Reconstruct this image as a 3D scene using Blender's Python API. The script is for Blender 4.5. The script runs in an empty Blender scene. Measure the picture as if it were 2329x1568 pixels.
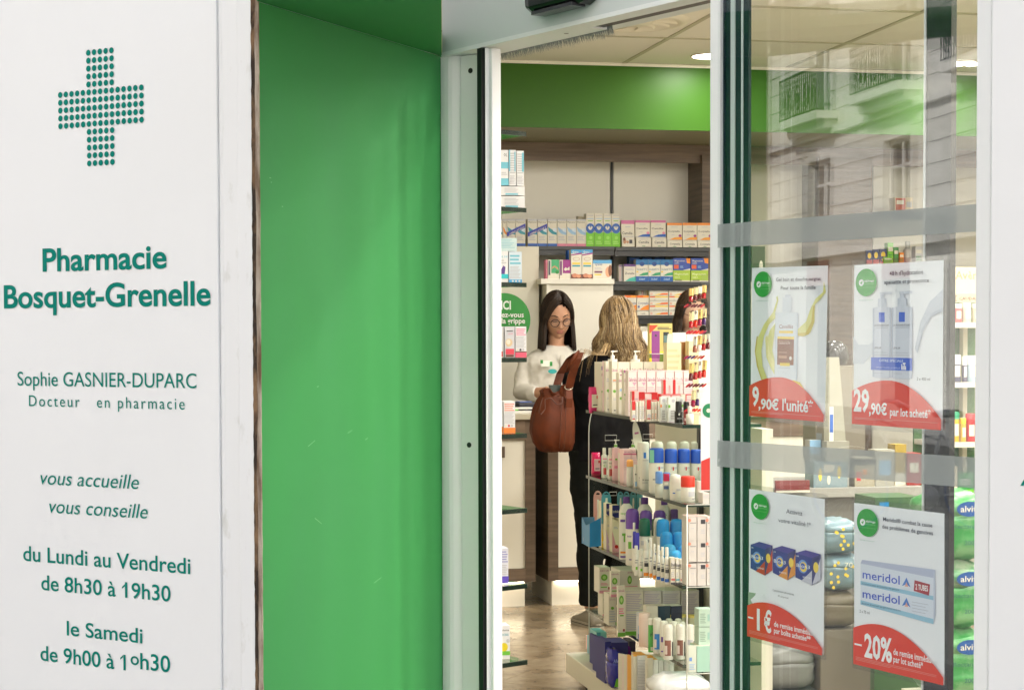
import bpy, bmesh, math, random
from math import sin, cos, pi, radians, sqrt, atan2
from mathutils import Vector, Matrix, noise
SC = bpy.context.scene
COL = SC.collection
random.seed(7)
V = Vector
# ---------------------------------------------------------------- camera
F = 4300.0            # focal length in units of a 2329 px wide picture
PX0, PY0 = 1164.5, 908.0
YAW, PITCH, ROLL = radians(11.5), 0.0325, -0.0024
EYE = V((0, 0, 1.46))
fw0 = V((sin(YAW), cos(YAW), 0)); rt0 = V((cos(YAW), -sin(YAW), 0)); up0 = V((0, 0, 1))
fw = (fw0 * cos(PITCH) - up0 * sin(PITCH)).normalized()
up1 = (up0 * cos(PITCH) + fw0 * sin(PITCH)).normalized()
rt = (rt0 * cos(ROLL) + up1 * sin(ROLL)).normalized()
up = (up1 * cos(ROLL) - rt0 * sin(ROLL)).normalized()
camd = bpy.data.cameras.new('camera'); cam = bpy.data.objects.new('camera', camd); COL.objects.link(cam)
camd.sensor_width = 36; camd.lens = F / 2329 * 36; camd.shift_y = (PY0 - 784) / 2329
camd.clip_start = 0.05; camd.clip_end = 400
cam.matrix_world = Matrix(((rt.x, up.x, -fw.x, EYE.x), (rt.y, up.y, -fw.y, EYE.y), (rt.z, up.z, -fw.z, EYE.z), (0, 0, 0, 1)))
SC.camera = cam
# ---------------------------------------------------------------- sky, sun, exposure
world = bpy.data.worlds.new("World"); SC.world = world; world.use_nodes = True
wn = world.node_tree; bg = wn.nodes['Background']
sky = wn.nodes.new('ShaderNodeTexSky'); sky.sky_type = 'NISHITA'; sky.sun_disc = False
SUN_EL, SUN_AZ = radians(42), radians(72)      # azimuth clockwise from +Y
sky.sun_elevation = SUN_EL; sky.sun_rotation = SUN_AZ
sky.air_density = 1.0; sky.dust_density = 3.0; sky.ozone_density = 2.0
hs = wn.nodes.new('ShaderNodeHueSaturation'); hs.inputs['Saturation'].default_value = .5
wn.links.new(sky.outputs[0], hs.inputs['Color']); wn.links.new(hs.outputs[0], bg.inputs[0]); bg.inputs[1].default_value = 0.15
sund = bpy.data.lights.new('sun', 'SUN'); sund.energy = 3.2; sund.angle = radians(.6); sund.color = (1, .97, .94)
sun = bpy.data.objects.new('sun', sund); COL.objects.link(sun)
sd = V((sin(SUN_AZ) * cos(SUN_EL), cos(SUN_AZ) * cos(SUN_EL), sin(SUN_EL)))
sun.rotation_euler = sd.to_track_quat('Z', 'Y').to_euler(); sun.location = (0, -3, 12)
SC.view_settings.view_transform = 'Standard'; SC.view_settings.look = 'None'
SC.view_settings.gamma = 1; SC.view_settings.use_curve_mapping = False
SC.view_settings.exposure = 1.42
SC.render.engine = 'CYCLES'
SC.cycles.max_bounces = 10; SC.cycles.diffuse_bounces = 5; SC.cycles.glossy_bounces = 5
SC.cycles.transparent_max_bounces = 24; SC.cycles.transmission_bounces = 8
SC.cycles.caustics_reflective = False; SC.cycles.caustics_refractive = False
SC.cycles.use_denoising = True

# ---------------------------------------------------------------- picture -> place
def ray(x, y):
    return (fw + rt * ((x - PX0) / F) - up * ((y - PY0) / F)).normalized()
def at_z(x, y, z):
    r = ray(x, y); return EYE + r * ((z - EYE.z) / r.z)
def at_y(x, y, Y):
    r = ray(x, y); return EYE + r * (Y / r.y)
def at_x(x, y, X):
    r = ray(x, y); return EYE + r * (X / r.x)

class Frame:
    """vertical plane through o, running along d (towards the right seen from outside); local x along d, y inwards, z up"""
    def __init__(s, o, d):
        s.o = V((o[0], o[1], 0)); s.d = V((d[0], d[1], 0)).normalized(); s.n = V((-s.d.y, s.d.x, 0))
        s.rz = atan2(s.d.y, s.d.x)
    def uv(s, x, y, off=0.0):
        r = ray(x, y); o = s.o + s.n * off
        t = (o - EYE).dot(s.n) / r.dot(s.n); p = EYE + r * t
        return ((p - s.o).dot(s.d), p.z)
    def w(s, u, n, z=0):
        return s.o + s.d * u + s.n * n + V((0, 0, z))

def S(r, g, b):
    f = lambda c: (c / 255 / 12.92) if c <= 10 else ((c / 255 + .055) / 1.055) ** 2.4
    return (f(r), f(g), f(b))

# ---------------------------------------------------------------- materials
MATS = {}
def mat(name, col, rough=.5, metal=0, spec=.5, coat=0, bump=None, vary=None, trans=0, emit=None, alpha=None, ior=None):
    if name in MATS: return MATS[name]
    m = bpy.data.materials.new(name); m.use_nodes = True; nt = m.node_tree; b = nt.nodes['Principled BSDF']
    b.inputs['Base Color'].default_value = (*col, 1); b.inputs['Roughness'].default_value = rough
    b.inputs['Metallic'].default_value = metal; b.inputs['Specular IOR Level'].default_value = spec
    b.inputs['Coat Weight'].default_value = coat
    if trans: b.inputs['Transmission Weight'].default_value = trans
    if ior: b.inputs['IOR'].default_value = ior
    if alpha is not None: b.inputs['Alpha'].default_value = alpha
    if emit: b.inputs['Emission Color'].default_value = (*emit[0], 1); b.inputs['Emission Strength'].default_value = emit[1]
    tc = None
    if bump or vary:
        tc = nt.nodes.new('ShaderNodeTexCoord')
    if bump:   # (scale, strength, distance)
        n = nt.nodes.new('ShaderNodeTexNoise'); n.inputs['Scale'].default_value = bump[0]; n.inputs['Detail'].default_value = 5
        nt.links.new(tc.outputs['Object'], n.inputs['Vector'])
        bp = nt.nodes.new('ShaderNodeBump'); bp.inputs['Strength'].default_value = bump[1]; bp.inputs['Distance'].default_value = bump[2]
        nt.links.new(n.outputs['Fac'], bp.inputs['Height']); nt.links.new(bp.outputs[0], b.inputs['Normal'])
    if vary:   # (scale xyz, colour2, low, high)
        mp = nt.nodes.new('ShaderNodeMapping'); mp.inputs['Scale'].default_value = vary[0]
        nt.links.new(tc.outputs['Object'], mp.inputs['Vector'])
        n = nt.nodes.new('ShaderNodeTexNoise'); n.inputs['Scale'].default_value = 1; n.inputs['Detail'].default_value = 6; n.inputs['Roughness'].default_value = .6
        nt.links.new(mp.outputs[0], n.inputs['Vector'])
        rp = nt.nodes.new('ShaderNodeValToRGB'); rp.color_ramp.elements[0].position = vary[2]; rp.color_ramp.elements[1].position = vary[3]
        rp.color_ramp.elements[0].color = (*col, 1); rp.color_ramp.elements[1].color = (*vary[1], 1)
        nt.links.new(n.outputs['Fac'], rp.inputs[0]); nt.links.new(rp.outputs[0], b.inputs['Base Color'])
    MATS[name] = m; return m

def flat(r, g, b, rough=.45, k=1.0):
    """a print or plastic colour from 0-255 values"""
    c = S(r, g, b); c = tuple(min(.92, x * k) for x in c)
    return mat('print_%d_%d_%d_%d' % (r, g, b, int(rough * 100)), c, rough)

def glass_mat(name, tint=(1, 1, 1), refl=1.0, wav=0.0, F0=.055):
    if name in MATS: return MATS[name]
    m = bpy.data.materials.new(name); m.use_nodes = True; nt = m.node_tree; nt.nodes.clear()
    o = nt.nodes.new('ShaderNodeOutputMaterial'); mx = nt.nodes.new('ShaderNodeMixShader')
    t = nt.nodes.new('ShaderNodeBsdfTransparent'); t.inputs[0].default_value = (*tint, 1)
    g = nt.nodes.new('ShaderNodeBsdfGlossy'); g.inputs['Roughness'].default_value = 0.0
    lw = nt.nodes.new('ShaderNodeLayerWeight'); lw.inputs[0].default_value = .5      # Facing = 1 - cos
    pw = nt.nodes.new('ShaderNodeMath'); pw.operation = 'POWER'; pw.inputs[1].default_value = 5
    mu = nt.nodes.new('ShaderNodeMath'); mu.operation = 'MULTIPLY_ADD'; mu.inputs[1].default_value = (1 - F0) * refl; mu.inputs[2].default_value = F0 * refl; mu.use_clamp = True
    nt.links.new(lw.outputs['Facing'], pw.inputs[0]); nt.links.new(pw.outputs[0], mu.inputs[0]); nt.links.new(mu.outputs[0], mx.inputs[0])
    nt.links.new(t.outputs[0], mx.inputs[1]); nt.links.new(g.outputs[0], mx.inputs[2]); nt.links.new(mx.outputs[0], o.inputs[0])
    if wav:
        tc = nt.nodes.new('ShaderNodeTexCoord'); n = nt.nodes.new('ShaderNodeTexNoise'); n.inputs['Scale'].default_value = 2.2
        n.inputs['Detail'].default_value = 1
        mp = nt.nodes.new('ShaderNodeMapping'); mp.inputs['Scale'].default_value = (2.5, 1, .7)
        bp = nt.nodes.new('ShaderNodeBump'); bp.inputs['Strength'].default_value = wav; bp.inputs['Distance'].default_value = .004
        nt.links.new(tc.outputs['Object'], mp.inputs[0]); nt.links.new(mp.outputs[0], n.inputs['Vector'])
        nt.links.new(n.outputs[0], bp.inputs['Height']); nt.links.new(bp.outputs[0], g.inputs['Normal'])
    MATS[name] = m; return m

# ---------------------------------------------------------------- lettering
TXT = {}
def text_geo(s, bold=0.0, shear=0.0, res=3, space=1.0):
    k = (s, bold, shear, res, space)
    if k in TXT: return TXT[k]
    cu = bpy.data.curves.new('lettering', 'FONT'); cu.body = s; cu.offset = bold; cu.shear = shear; cu.resolution_u = res; cu.space_character = space
    o = bpy.data.objects.new('lettering', cu); COL.objects.link(o)
    dg = bpy.context.evaluated_depsgraph_get(); me = o.evaluated_get(dg).to_mesh()
    vs = [(v.co.x / .7, v.co.y / .7) for v in me.vertices]; fs = [tuple(p.vertices) for p in me.polygons]
    o.evaluated_get(dg).to_mesh_clear(); bpy.data.objects.remove(o); bpy.data.curves.remove(cu)
    if not vs: vs = [(0, 0)]
    x0 = min(v[0] for v in vs); x1 = max(v[0] for v in vs)
    TXT[k] = (vs, fs, x0, x1); return TXT[k]

# ---------------------------------------------------------------- mesh building
class MB:
    def __init__(s):
        s.v = []; s.f = []; s.m = []; s.sm = []; s.mats = []
    def mi(s, m):
        if m not in s.mats: s.mats.append(m)
        return s.mats.index(m)
    def add(s, vs, fs, m, smooth=False, mx=None):
        b = len(s.v); i = s.mi(m)
        s.v.extend([tuple(mx @ V(v)) if mx else tuple(v) for v in vs])
        for f in fs: s.f.append(tuple(b + j for j in f)); s.m.append(i); s.sm.append(smooth)
        return s
    def box(s, x0, x1, y0, y1, z0, z1, m, mx=None):
        vs = [(x0, y0, z0), (x1, y0, z0), (x1, y1, z0), (x0, y1, z0), (x0, y0, z1), (x1, y0, z1), (x1, y1, z1), (x0, y1, z1)]
        return s.add(vs, [(0, 3, 2, 1), (4, 5, 6, 7), (0, 1, 5, 4), (1, 2, 6, 5), (2, 3, 7, 6), (3, 0, 4, 7)], m, mx=mx)
    def poly(s, pts, m, mx=None):
        return s.add(pts, [tuple(range(len(pts)))], m, mx=mx)
    def prism(s, pts, z0, z1, m, mx=None, smooth=False):
        """polygon pts in x,y raised from z0 to z1"""
        n = len(pts); vs = [(p[0], p[1], z0) for p in pts] + [(p[0], p[1], z1) for p in pts]
        s.add(vs, [tuple(range(n))[::-1], tuple(range(n, 2 * n))], m, mx=mx)
        return s.add(vs, [(i, (i + 1) % n, n + (i + 1) % n, n + i) for i in range(n)], m, smooth, mx=mx)
    def lathe(s, prof, m, seg=14, c=(0, 0, 0), mx=None, ex=1.0, ey=1.0, smooth=True, cap=True):
        """prof: (radius, z) from bottom to top"""
        vs = []; fs = []
        for r, z in prof:
            for k in range(seg):
                a = 2 * pi * k / seg; vs.append((c[0] + r * ex * cos(a), c[1] + r * ey * sin(a), c[2] + z))
        n = len(prof)
        for i in range(n - 1):
            for k in range(seg):
                k2 = (k + 1) % seg; fs.append((i * seg + k, i * seg + k2, (i + 1) * seg + k2, (i + 1) * seg + k))
        s.add(vs, fs, m, smooth, mx)
        if cap and prof[0][0] > 1e-5: s.add(vs[:seg], [tuple(range(seg))[::-1]], m, False, mx)
        if cap and prof[-1][0] > 1e-5: s.add(vs[-seg:], [tuple(range(seg))], m, False, mx)
        return s
    def tube(s, pts, rad, m, seg=6, flat_=1.0, smooth=True, closed=False, cap=True):
        """rad: number or list"""
        pts = [V(p) for p in pts]; n = len(pts); vs = []; fs = []; prev = None
        for i, p in enumerate(pts):
            if closed: t = pts[(i + 1) % n] - pts[i - 1]
            else: t = pts[min(i + 1, n - 1)] - pts[max(i - 1, 0)]
            t = t.normalized() if t.length > 1e-9 else V((0, 0, 1))
            if prev is None:
                a = V((0, 0, 1)) if abs(t.z) < .9 else V((1, 0, 0)); nx = t.cross(a).normalized()
            else:
                nx = (prev - t * prev.dot(t)); nx = nx.normalized() if nx.length > 1e-6 else t.orthogonal().normalized()
            prev = nx; ny = t.cross(nx); r = rad[i] if isinstance(rad, (list, tuple)) else rad
            for k in range(seg):
                a = 2 * pi * k / seg; vs.append(p + nx * (r * cos(a)) + ny * (r * flat_ * sin(a)))
        for i in range(n if closed else n - 1):
            for k in range(seg):
                k2 = (k + 1) % seg; j = (i + 1) % n
                fs.append((i * seg + k, i * seg + k2, j * seg + k2, j * seg + k))
        if cap and not closed: fs += [tuple(range(seg))[::-1], tuple(range((n - 1) * seg, n * seg))]
        return s.add(vs, fs, m, smooth)
    def loft(s, rings, m, smooth=True, cap=True, mx=None):
        n = len(rings[0]); vs = [p for r in rings for p in r]; fs = []
        for i in range(len(rings) - 1):
            for k in range(n):
                k2 = (k + 1) % n; fs.append((i * n + k, i * n + k2, (i + 1) * n + k2, (i + 1) * n + k))
        if cap: fs += [tuple(range(n))[::-1], tuple(range((len(rings) - 1) * n, len(rings) * n))]
        return s.add(vs, fs, m, smooth, mx)
    def text(s, st, u0, u1, z, h, m, y=0.0, slope=0.0, bold=0, shear=0, res=3, space=1.0, mx=None, side='f'):
        vs, fs, x0, x1 = text_geo(st, bold, shear, res, space); k = (u1 - u0) / max(1e-6, x1 - x0)
        out = []
        for a, b in vs:
            u = u0 + (a - x0) * k; zz = z + b * h + slope * (u - u0)
            out.append((u, y, zz) if side == 'f' else (y, -u, zz))
        return s.add(out, fs, m, mx=mx)
    def build(s, name, parent=None, loc=(0, 0, 0), rz=0.0, label=None, cat=None, group=None, kind=None, bevel=0, mods=None):
        me = bpy.data.meshes.new(name); me.from_pydata(s.v, [], s.f)
        for m in s.mats: me.materials.append(m)
        me.polygons.foreach_set('material_index', s.m); me.polygons.foreach_set('use_smooth', s.sm); me.update()
        o = bpy.data.objects.new(name, me); COL.objects.link(o); o.location = loc; o.rotation_euler = (0, 0, rz)
        if parent: o.parent = parent
        tag(o, label, cat, group, kind)
        if bevel:
            b = o.modifiers.new('bevel', 'BEVEL'); b.width = bevel; b.segments = 2; b.limit_method = 'ANGLE'; b.angle_limit = radians(40)
        return o
def tag(o, label=None, cat=None, group=None, kind=None):
    if label: o['label'] = label
    if cat: o['category'] = cat
    if group: o['group'] = group
    if kind: o['kind'] = kind
    return o
def empty(name, loc, rz=0.0, label=None, cat=None, group=None, kind=None):
    o = bpy.data.objects.new(name, None); COL.objects.link(o); o.location = loc; o.rotation_euler = (0, 0, rz)
    o.empty_display_size = .05
    return tag(o, label, cat, group, kind)
def bx(name, dims, m, parent=None, bevel=0, **k):
    return MB().box(*dims, m).build(name, parent, bevel=bevel, **k)
def circ(cx, cz, r, n=24, rx=None):
    rx = rx or r
    return [(cx + rx * cos(2 * pi * i / n), cz + r * sin(2 * pi * i / n)) for i in range(n)]
def disc(mb, cx, cz, r, m, y=0.0, n=24, rx=None, side='f'):
    pts = [((a, y, b) if side == 'f' else (y, -a, b)) for a, b in circ(cx, cz, r, n, rx)]
    return mb.poly(pts, m)
ORD = ['leftmost', 'second from left', 'third from left', 'fourth from left', 'fifth from left', 'sixth from left', 'seventh from left', 'eighth from left', 'ninth from left', 'tenth from left', 'eleventh from left', 'twelfth from left']
def nth(i, n):
    if n == 1: return ''
    if i == n - 1: return 'rightmost'
    if i == n - 2 and n > 4: return 'second from right'
    if i == n - 3 and n > 6: return 'third from right'
    return ORD[i]

# frames of the place
St = Frame((.273, 4.02), (.737, -.676))                       # street facade line
En = Frame((.776, 4.71), (cos(radians(67.5)), -sin(radians(67.5))))   # slanted entrance
Gr = Frame((.273, 4.02), (.503, .69))                         # green return wall
HTOP = 2.168
# ================================================================ large structure
white_paint = mat('white_paint', (.80, .81, .83), .38, bump=(9, .06, .002), vary=((2, 2, 1.2), (.775, .785, .805), .4, .8))
white_trim = mat('white_trim', (.78, .79, .81), .35, bump=(30, .05, .001), vary=((22, 22, 9), (.60, .60, .58), .58, .74))
teal = mat('teal_lettering', (0.0, .205, .16), .6, spec=.1)
green_paint = mat('green_paint', (.052, .30, .085), .7, spec=.15, bump=(14, .05, .002), vary=((2, 2, 1.2), (.058, .285, .095), .4, .7))
dark_green = mat('soffit_green', (.018, .10, .035), .4)
grey_paint = mat('grey_header_paint', (.70, .73, .74), .45, bump=(160, .08, .0006))
black = mat('black_rubber', (.012, .013, .015), .45)
alu = mat('white_aluminium', (.88, .885, .90), .55, spec=.25, bump=(40, .03, .0006))
alu_grey = mat('grey_aluminium', (.62, .70, .69), .35)
dark_alu = mat('dark_green_aluminium', (.004, .024, .028), .5, spec=.2)
navy_rub = mat('navy_gasket', (.01, .015, .05), .4)
ply = mat('weathered_plywood', (.22, .13, .07), .9, bump=(120, .6, .003), vary=((30, 30, 9), (.03, .018, .012), .40, .55))
ply2 = mat('weathered_plywood_pale', (.45, .38, .31), .9, bump=(120, .6, .003), vary=((40, 40, 6), (.14, .08, .045), .42, .62))
cream_wall = mat('cream_wall', (.68, .65, .55), .6, vary=((.6, .6, .6), (.63, .60, .50), .4, .7))
cream_panel = mat('cream_laminate', (.74, .71, .62), .32)
wood = mat('grey_brown_wood_laminate', (.15, .105, .07), .5, bump=(60, .05, .001), vary=((2.5, 2.5, 42), (.085, .058, .038), .35, .65))
woodh = mat('wood_laminate_horizontal', (.20, .14, .095), .5, vary=((2.0, 40, 40), (.115, .078, .052), .35, .65))
bulk_green = mat('bulkhead_green', (.035, .125, .005), .42, spec=.25)
dark_shelf = mat('dark_grey_metal', (.035, .038, .04), .4)
black_metal = mat('black_metal', (.015, .015, .016), .35)
plaster = mat('ceiling_tile', (.84, .82, .74), .8, bump=(220, .12, .0006))
tbar = mat('ceiling_grid_bar', (.50, .47, .36), .5)

# ---- ground outside and shop floor
gm = mat('pavement_grey', (.33, .325, .31), .8, bump=(30, .2, .003), vary=((1.2, 1.2, 1.2), (.25, .245, .235), .4, .65))
MB().box(-90, 60, -70, 70, -.30, -.262, mat('street_asphalt', (.055, .055, .057), .85, bump=(60, .4, .004))).build('road', kind='structure')
mb = MB()
def stbox(mb_, u0, u1, y0, y1, z0, z1, m):
    P = [St.w(u0, y0), St.w(u1, y0), St.w(u1, y1), St.w(u0, y1)]
    return mb_.prism([(p.x, p.y) for p in P], z0, z1, m)
pv = MB(); stbox(pv, -70, 25, -5.6, .1, -.26, -.125, gm); pavement = pv.build('pavement', kind='structure')
k = MB(); stbox(k, -70, 25, -5.78, -5.602, -.26, -.12, mat('kerb_granite', (.32, .31, .30), .7)); k.build('kerb', kind='structure')
pv = MB(); stbox(pv, -70, 25, -13.2, -10.0, -.26, -.125, gm); pv.build('pavement', kind='structure')

mfloor = bpy.data.materials.new('marble_terrazzo'); mfloor.use_nodes = True
nt = mfloor.node_tree; b = nt.nodes['Principled BSDF']; b.inputs['Roughness'].default_value = .22
tc = nt.nodes.new('ShaderNodeTexCoord'); mp = nt.nodes.new('ShaderNodeMapping'); mp.inputs['Rotation'].default_value = (0, 0, .5)
vo = nt.nodes.new('ShaderNodeTexVoronoi'); vo.inputs['Scale'].default_value = 9; vo.distance = 'CHEBYCHEV'
n1 = nt.nodes.new('ShaderNodeTexNoise'); n1.inputs['Scale'].default_value = 7; n1.inputs['Detail'].default_value = 8; n1.inputs['Roughness'].default_value = .72
nd = nt.nodes.new('ShaderNodeMix'); nd.data_type = 'RGBA'; nd.inputs[0].default_value = .12
nt.links.new(tc.outputs['Object'], mp.inputs[0]); nt.links.new(mp.outputs[0], n1.inputs['Vector'])
nt.links.new(mp.outputs[0], nd.inputs[6]); nt.links.new(n1.outputs['Color'], nd.inputs[7]); nt.links.new(nd.outputs[2], vo.inputs['Vector'])
r1 = nt.nodes.new('ShaderNodeValToRGB'); e = r1.color_ramp.elements
e[0].position = .3; e[0].color = (.085, .055, .03, 1); e[1].position = .72; e[1].color = (.44, .36, .25, 1)
x = e.new(.5); x.color = (.27, .205, .13, 1)
nt.links.new(n1.outputs['Fac'], r1.inputs[0])
r2 = nt.nodes.new('ShaderNodeValToRGB'); e = r2.color_ramp.elements; e[0].color = (.42, .35, .25, 1); e[1].color = (.19, .135, .08, 1)
nt.links.new(vo.outputs['Color'], r2.inputs[0])
mm = nt.nodes.new('ShaderNodeMix'); mm.data_type = 'RGBA'; mm.inputs[0].default_value = .4
nt.links.new(r1.outputs[0], mm.inputs[6]); nt.links.new(r2.outputs[0], mm.inputs[7]); nt.links.new(mm.outputs[2], b.inputs['Base Color'])
grout = mat('floor_joint', (.10, .075, .05), .7)
fl = MB()
a1 = St.w(0, .12); a2 = St.w(8.6, .12)
fl.prism([(.35, 4.6), (a1.x, a1.y), (a2.x, a2.y), (6.5, 12.6), (.35, 12.6)], -.3, -.004, grout)
shop_floor = fl.build('shop_floor', kind='structure')
# tiles in the strip that can be seen, laid on the diagonal
T = .45; tme = None; cnt = 0
R = Matrix.Rotation(radians(52), 3, 'Z')
for i in range(-26, 30):
    for j in range(-26, 30):
        c = R @ V((i * T, j * T, 0)) + V((2.2, 7.6, 0))
        if 0.75 < c.x < 5.9 and 4.95 < c.y < 12.2 and (c.x + .35) > .9 and c.y < 12.1:
            if tme is None:
                h = T / 2 - .0012
                o = MB().box(-h, h, -h, h, -.02, 0, mfloor).build('floor_tile', shop_floor, loc=c, rz=radians(52)); tme = o.data
            else:
                o = bpy.data.objects.new('floor_tile', tme); COL.objects.link(o); o.parent = shop_floor; o.location = c; o.rotation_euler = (0, 0, radians(52) + (pi / 2) * random.randrange(4))
            cnt += 1
# the material above uses object coordinates: shift per tile
oi = nt.nodes.new('ShaderNodeObjectInfo'); va = nt.nodes.new('ShaderNodeVectorMath'); va.operation = 'ADD'
vs_ = nt.nodes.new('ShaderNodeVectorMath'); vs_.operation = 'SCALE'; vs_.inputs[3].default_value = 3.7
nt.links.new(oi.outputs['Location'], vs_.inputs[0]); nt.links.new(tc.outputs['Object'], va.inputs[0]); nt.links.new(vs_.outputs[0], va.inputs[1])
nt.links.new(va.outputs[0], mp.inputs[0])

# ---- shop shell
CEIL = 3.13
sh = MB()
def wall(mbb, p, q, z0, z1, m, t=.12):
    p = V((*p, 0)); q = V((*q, 0)); d = (q - p).normalized(); n = V((-d.y, d.x, 0)) * t
    mbb.prism([(p.x, p.y), (q.x, q.y), (q.x + n.x, q.y + n.y), (p.x + n.x, p.y + n.y)], z0, z1, m)
w_ = MB(); wall(w_, (.45, 12.4), (.45, 4.85), -.1, 3.3, cream_wall, -.12); w_.build('wall_left', kind='structure')
w_ = MB(); wall(w_, (.45, 12.4), (6.4, 12.4), -.1, 3.3, cream_wall); w_.build('wall_back', kind='structure')
w_ = MB(); wall(w_, (6.3, 12.4), (6.3, -1.9), -.1, 3.3, cream_wall); w_.build('wall_right', kind='structure')
w_ = MB(); wall(w_, (.33, 4.86), (.79, 4.79), -.1, 3.3, cream_wall, .08); w_.build('wall_front_left', kind='structure')

# ceiling: slab above, tiles laid in a grid of bars
s_ = MB(); s_.prism([(.33, 4.0), (a1.x, a1.y), (a2.x, a2.y), (6.5, 12.6), (.33, 12.6)], 3.2, 3.34, cream_wall)
ceiling = s_.build('ceiling', kind='structure')
g0 = at_z(1522, 86, CEIL); g1 = at_z(1700, 14, CEIL)
GY = abs(g0.y - g1.y); GX = GY * 1.0
L1 = at_z(1617, 127, CEIL); L2 = at_z(2230, 133, CEIL)
tile = None
def clear_of_front(x, y): return (V((x, y, 0)) - St.o).dot(St.n) > .5 and (V((x, y, 0)) - En.o).dot(En.n) > .35
lights_xy = []
sp = (L2.x - L1.x) / 2
for ix in (-1, 0, 1, 2, 3):
    for iy in (0, 1, 2, 3, 4):
        if (ix % 2 == 0):
            x, y = L1.x + ix * sp, L1.y - iy * 2.15
        else:
            x, y = L1.x + ix * sp, L1.y - iy * 2.15 - 1.07
        if .7 < x < 6.1 and y > 1 and clear_of_front(x, y) and not (ix % 2 and iy == 0): lights_xy.append((x, y))
DIFF = at_z(1440, 47, CEIL)
gap = .011
for i in range(-9, 10):
    for j in range(-14, 6):
        x0 = g0.x + i * GX; y0 = g0.y + j * GY
        cx, cy = x0 + GX / 2, y0 + GY / 2
        if x0 < .3 or x0 + GX > 6.6 or y0 > 11.4 or not clear_of_front(cx, cy): continue
        if tile is None:
            o = MB().box(gap, GX - gap, gap, GY - gap, CEIL, CEIL + .015, plaster).build('ceiling_tile', ceiling); tile = o.data
        else:
            o = bpy.data.objects.new('ceiling_tile', tile); COL.objects.link(o); o.parent = ceiling
        o.location = (x0, y0, random.uniform(0, .002))
bars = MB()
for i in range(-9, 10):
    x0 = g0.x + i * GX
    if .35 < x0 < 6.4: bars.box(x0 - .014, x0 + .014, 1, 12, CEIL - .004, CEIL + .006, tbar)
bars.build('ceiling_grid_bar', ceiling)
bars = MB()
for j in range(-14, 6):
    y0 = g0.y + j * GY
    if y0 < 11.3 and y0 > 4.5: bars.box(.8, 6.3, y0 - .014, y0 + .014, CEIL - .0045, CEIL + .004, tbar)
bars.build('ceiling_grid_bar', ceiling)

# ---- street facade, left pilaster with the sign board
def su(x, y=784): return St.uv(x, y)[0]
left = empty('sign_panel', St.w(0, 0), St.rz, 'white painted sign panel with green lettering and a dotted cross left of the green wall', 'sign panel')
u497, u543, u575, u592 = su(497), su(543), su(576), su(590.5)
mb = MB().box(-1.7, u497, 0, .03, -.12, 3.3, white_paint); mb.build('sign_board', left, bevel=.002)
mb = MB()   # cover strip with a shallow hollow face
pts = [(u497 + .0008, .006), (u497 + .005, .0035), (u497 + .012, .006), (u543 - .006, .0075), (u543 - .001, .004), (u543 - .001, .03), (u497 + .0008, .03)]
mb.prism(pts, -.12, 3.3, white_trim); mb.build('cover_strip', left)
mb = MB().box(u543 + .0004, u575, -.001, .006, -.12, 3.3, white_trim); mb.build('edge_strip', left, bevel=.002)
rnd = random.Random(3)
mb = MB(); n = 150; z0 = .5; zt = 2.45
L = []; Rr = []
for i in range(n + 1):
    z = z0 + (zt - z0) * i / n
    L.append((u575 + rnd.uniform(-.0012, .0008), z)); Rr.append((u592 + rnd.uniform(-.0006, .0004), z))
mid = [u575 + (u592 - u575) * (.5 + .25 * noise.noise(V((3, 0, z_ * 8)))) for _, z_ in L]
vs = []; fs = []; fs2 = []
for i in range(n + 1):
    z = L[i][1]; vs += [(L[i][0], -.0008, z), (mid[i], .001 + rnd.uniform(-.0006, .0006), z), (Rr[i][0], .003, z), (Rr[i][0], .006, z)]
for i in range(n):
    a = i * 4; b_ = a + 4
    fs.append((a, a + 1, b_ + 1, b_)); fs2 += [(a + 1, a + 2, b_ + 2, b_ + 1), (a + 2, a + 3, b_ + 3, b_ + 2)]
mb.add(vs, fs, ply); mb.add(vs, fs2, ply2); mb.box(u575, u592, .003, .006, -.12, z0, ply); mb.box(u575, u592, .003, .006, zt, 3.3, ply)
mb.build('plywood_edge', left)

def stline(name, s, x0, x1, yb0, yb1, capy, bold=0, shear=0, space=1.0, pieces=None):
    """lettering on the board: left/right ends in the picture, baseline at both ends, cap top at the left end"""
    a = St.uv(x0, yb0); c = St.uv(x1, yb1); t = St.uv(x0, capy)
    z = (a[1] + c[1]) / 2; h = t[1] - a[1]
    MB().text(s, a[0], c[0], z, h, teal, y=-.0015, bold=bold, shear=shear, res=6, space=space).build(name, left)
stline('lettering', 'Pharmacie', 98, 380, 616, 609, 565, bold=.022)
stline('lettering', 'Bosquet-Grenelle', 10, 480, 700, 692.5, 649, bold=.022)
stline('lettering', 'Sophie GASNIER-DUPARC', 41, 448, 877, 881, 845, bold=.001)
stline('lettering', 'Docteur   en pharmacie', 67, 421, 923, 930, 898, space=1.25)
stline('lettering', 'vous accueille', 93, 317, 1102, 1109, 1070, shear=.22)
stline('lettering', 'vous conseille', 113, 337, 1167, 1176, 1135, shear=.22)
stline('lettering', 'du Lundi au Vendredi', 54, 434, 1276, 1301, 1242, bold=.010)
stline('lettering', 'de 8h30 à 19h30', 95, 389, 1342, 1364, 1308, bold=.010)
stline('lettering', 'le Samedi', 153, 325, 1445, 1459, 1412, bold=.010)
a = 1503; stline('lettering', 'de 9h00 à 1', 93, 287, 1504, 1518, 1470, bold=.010)
stline('lettering', 'o', 298, 317, 1509, 1511, 1480, bold=.010)
stline('lettering', 'h30', 320, 388, 1521, 1526, 1484, bold=.010)
mb = MB()      # flags of the two figure ones
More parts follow.
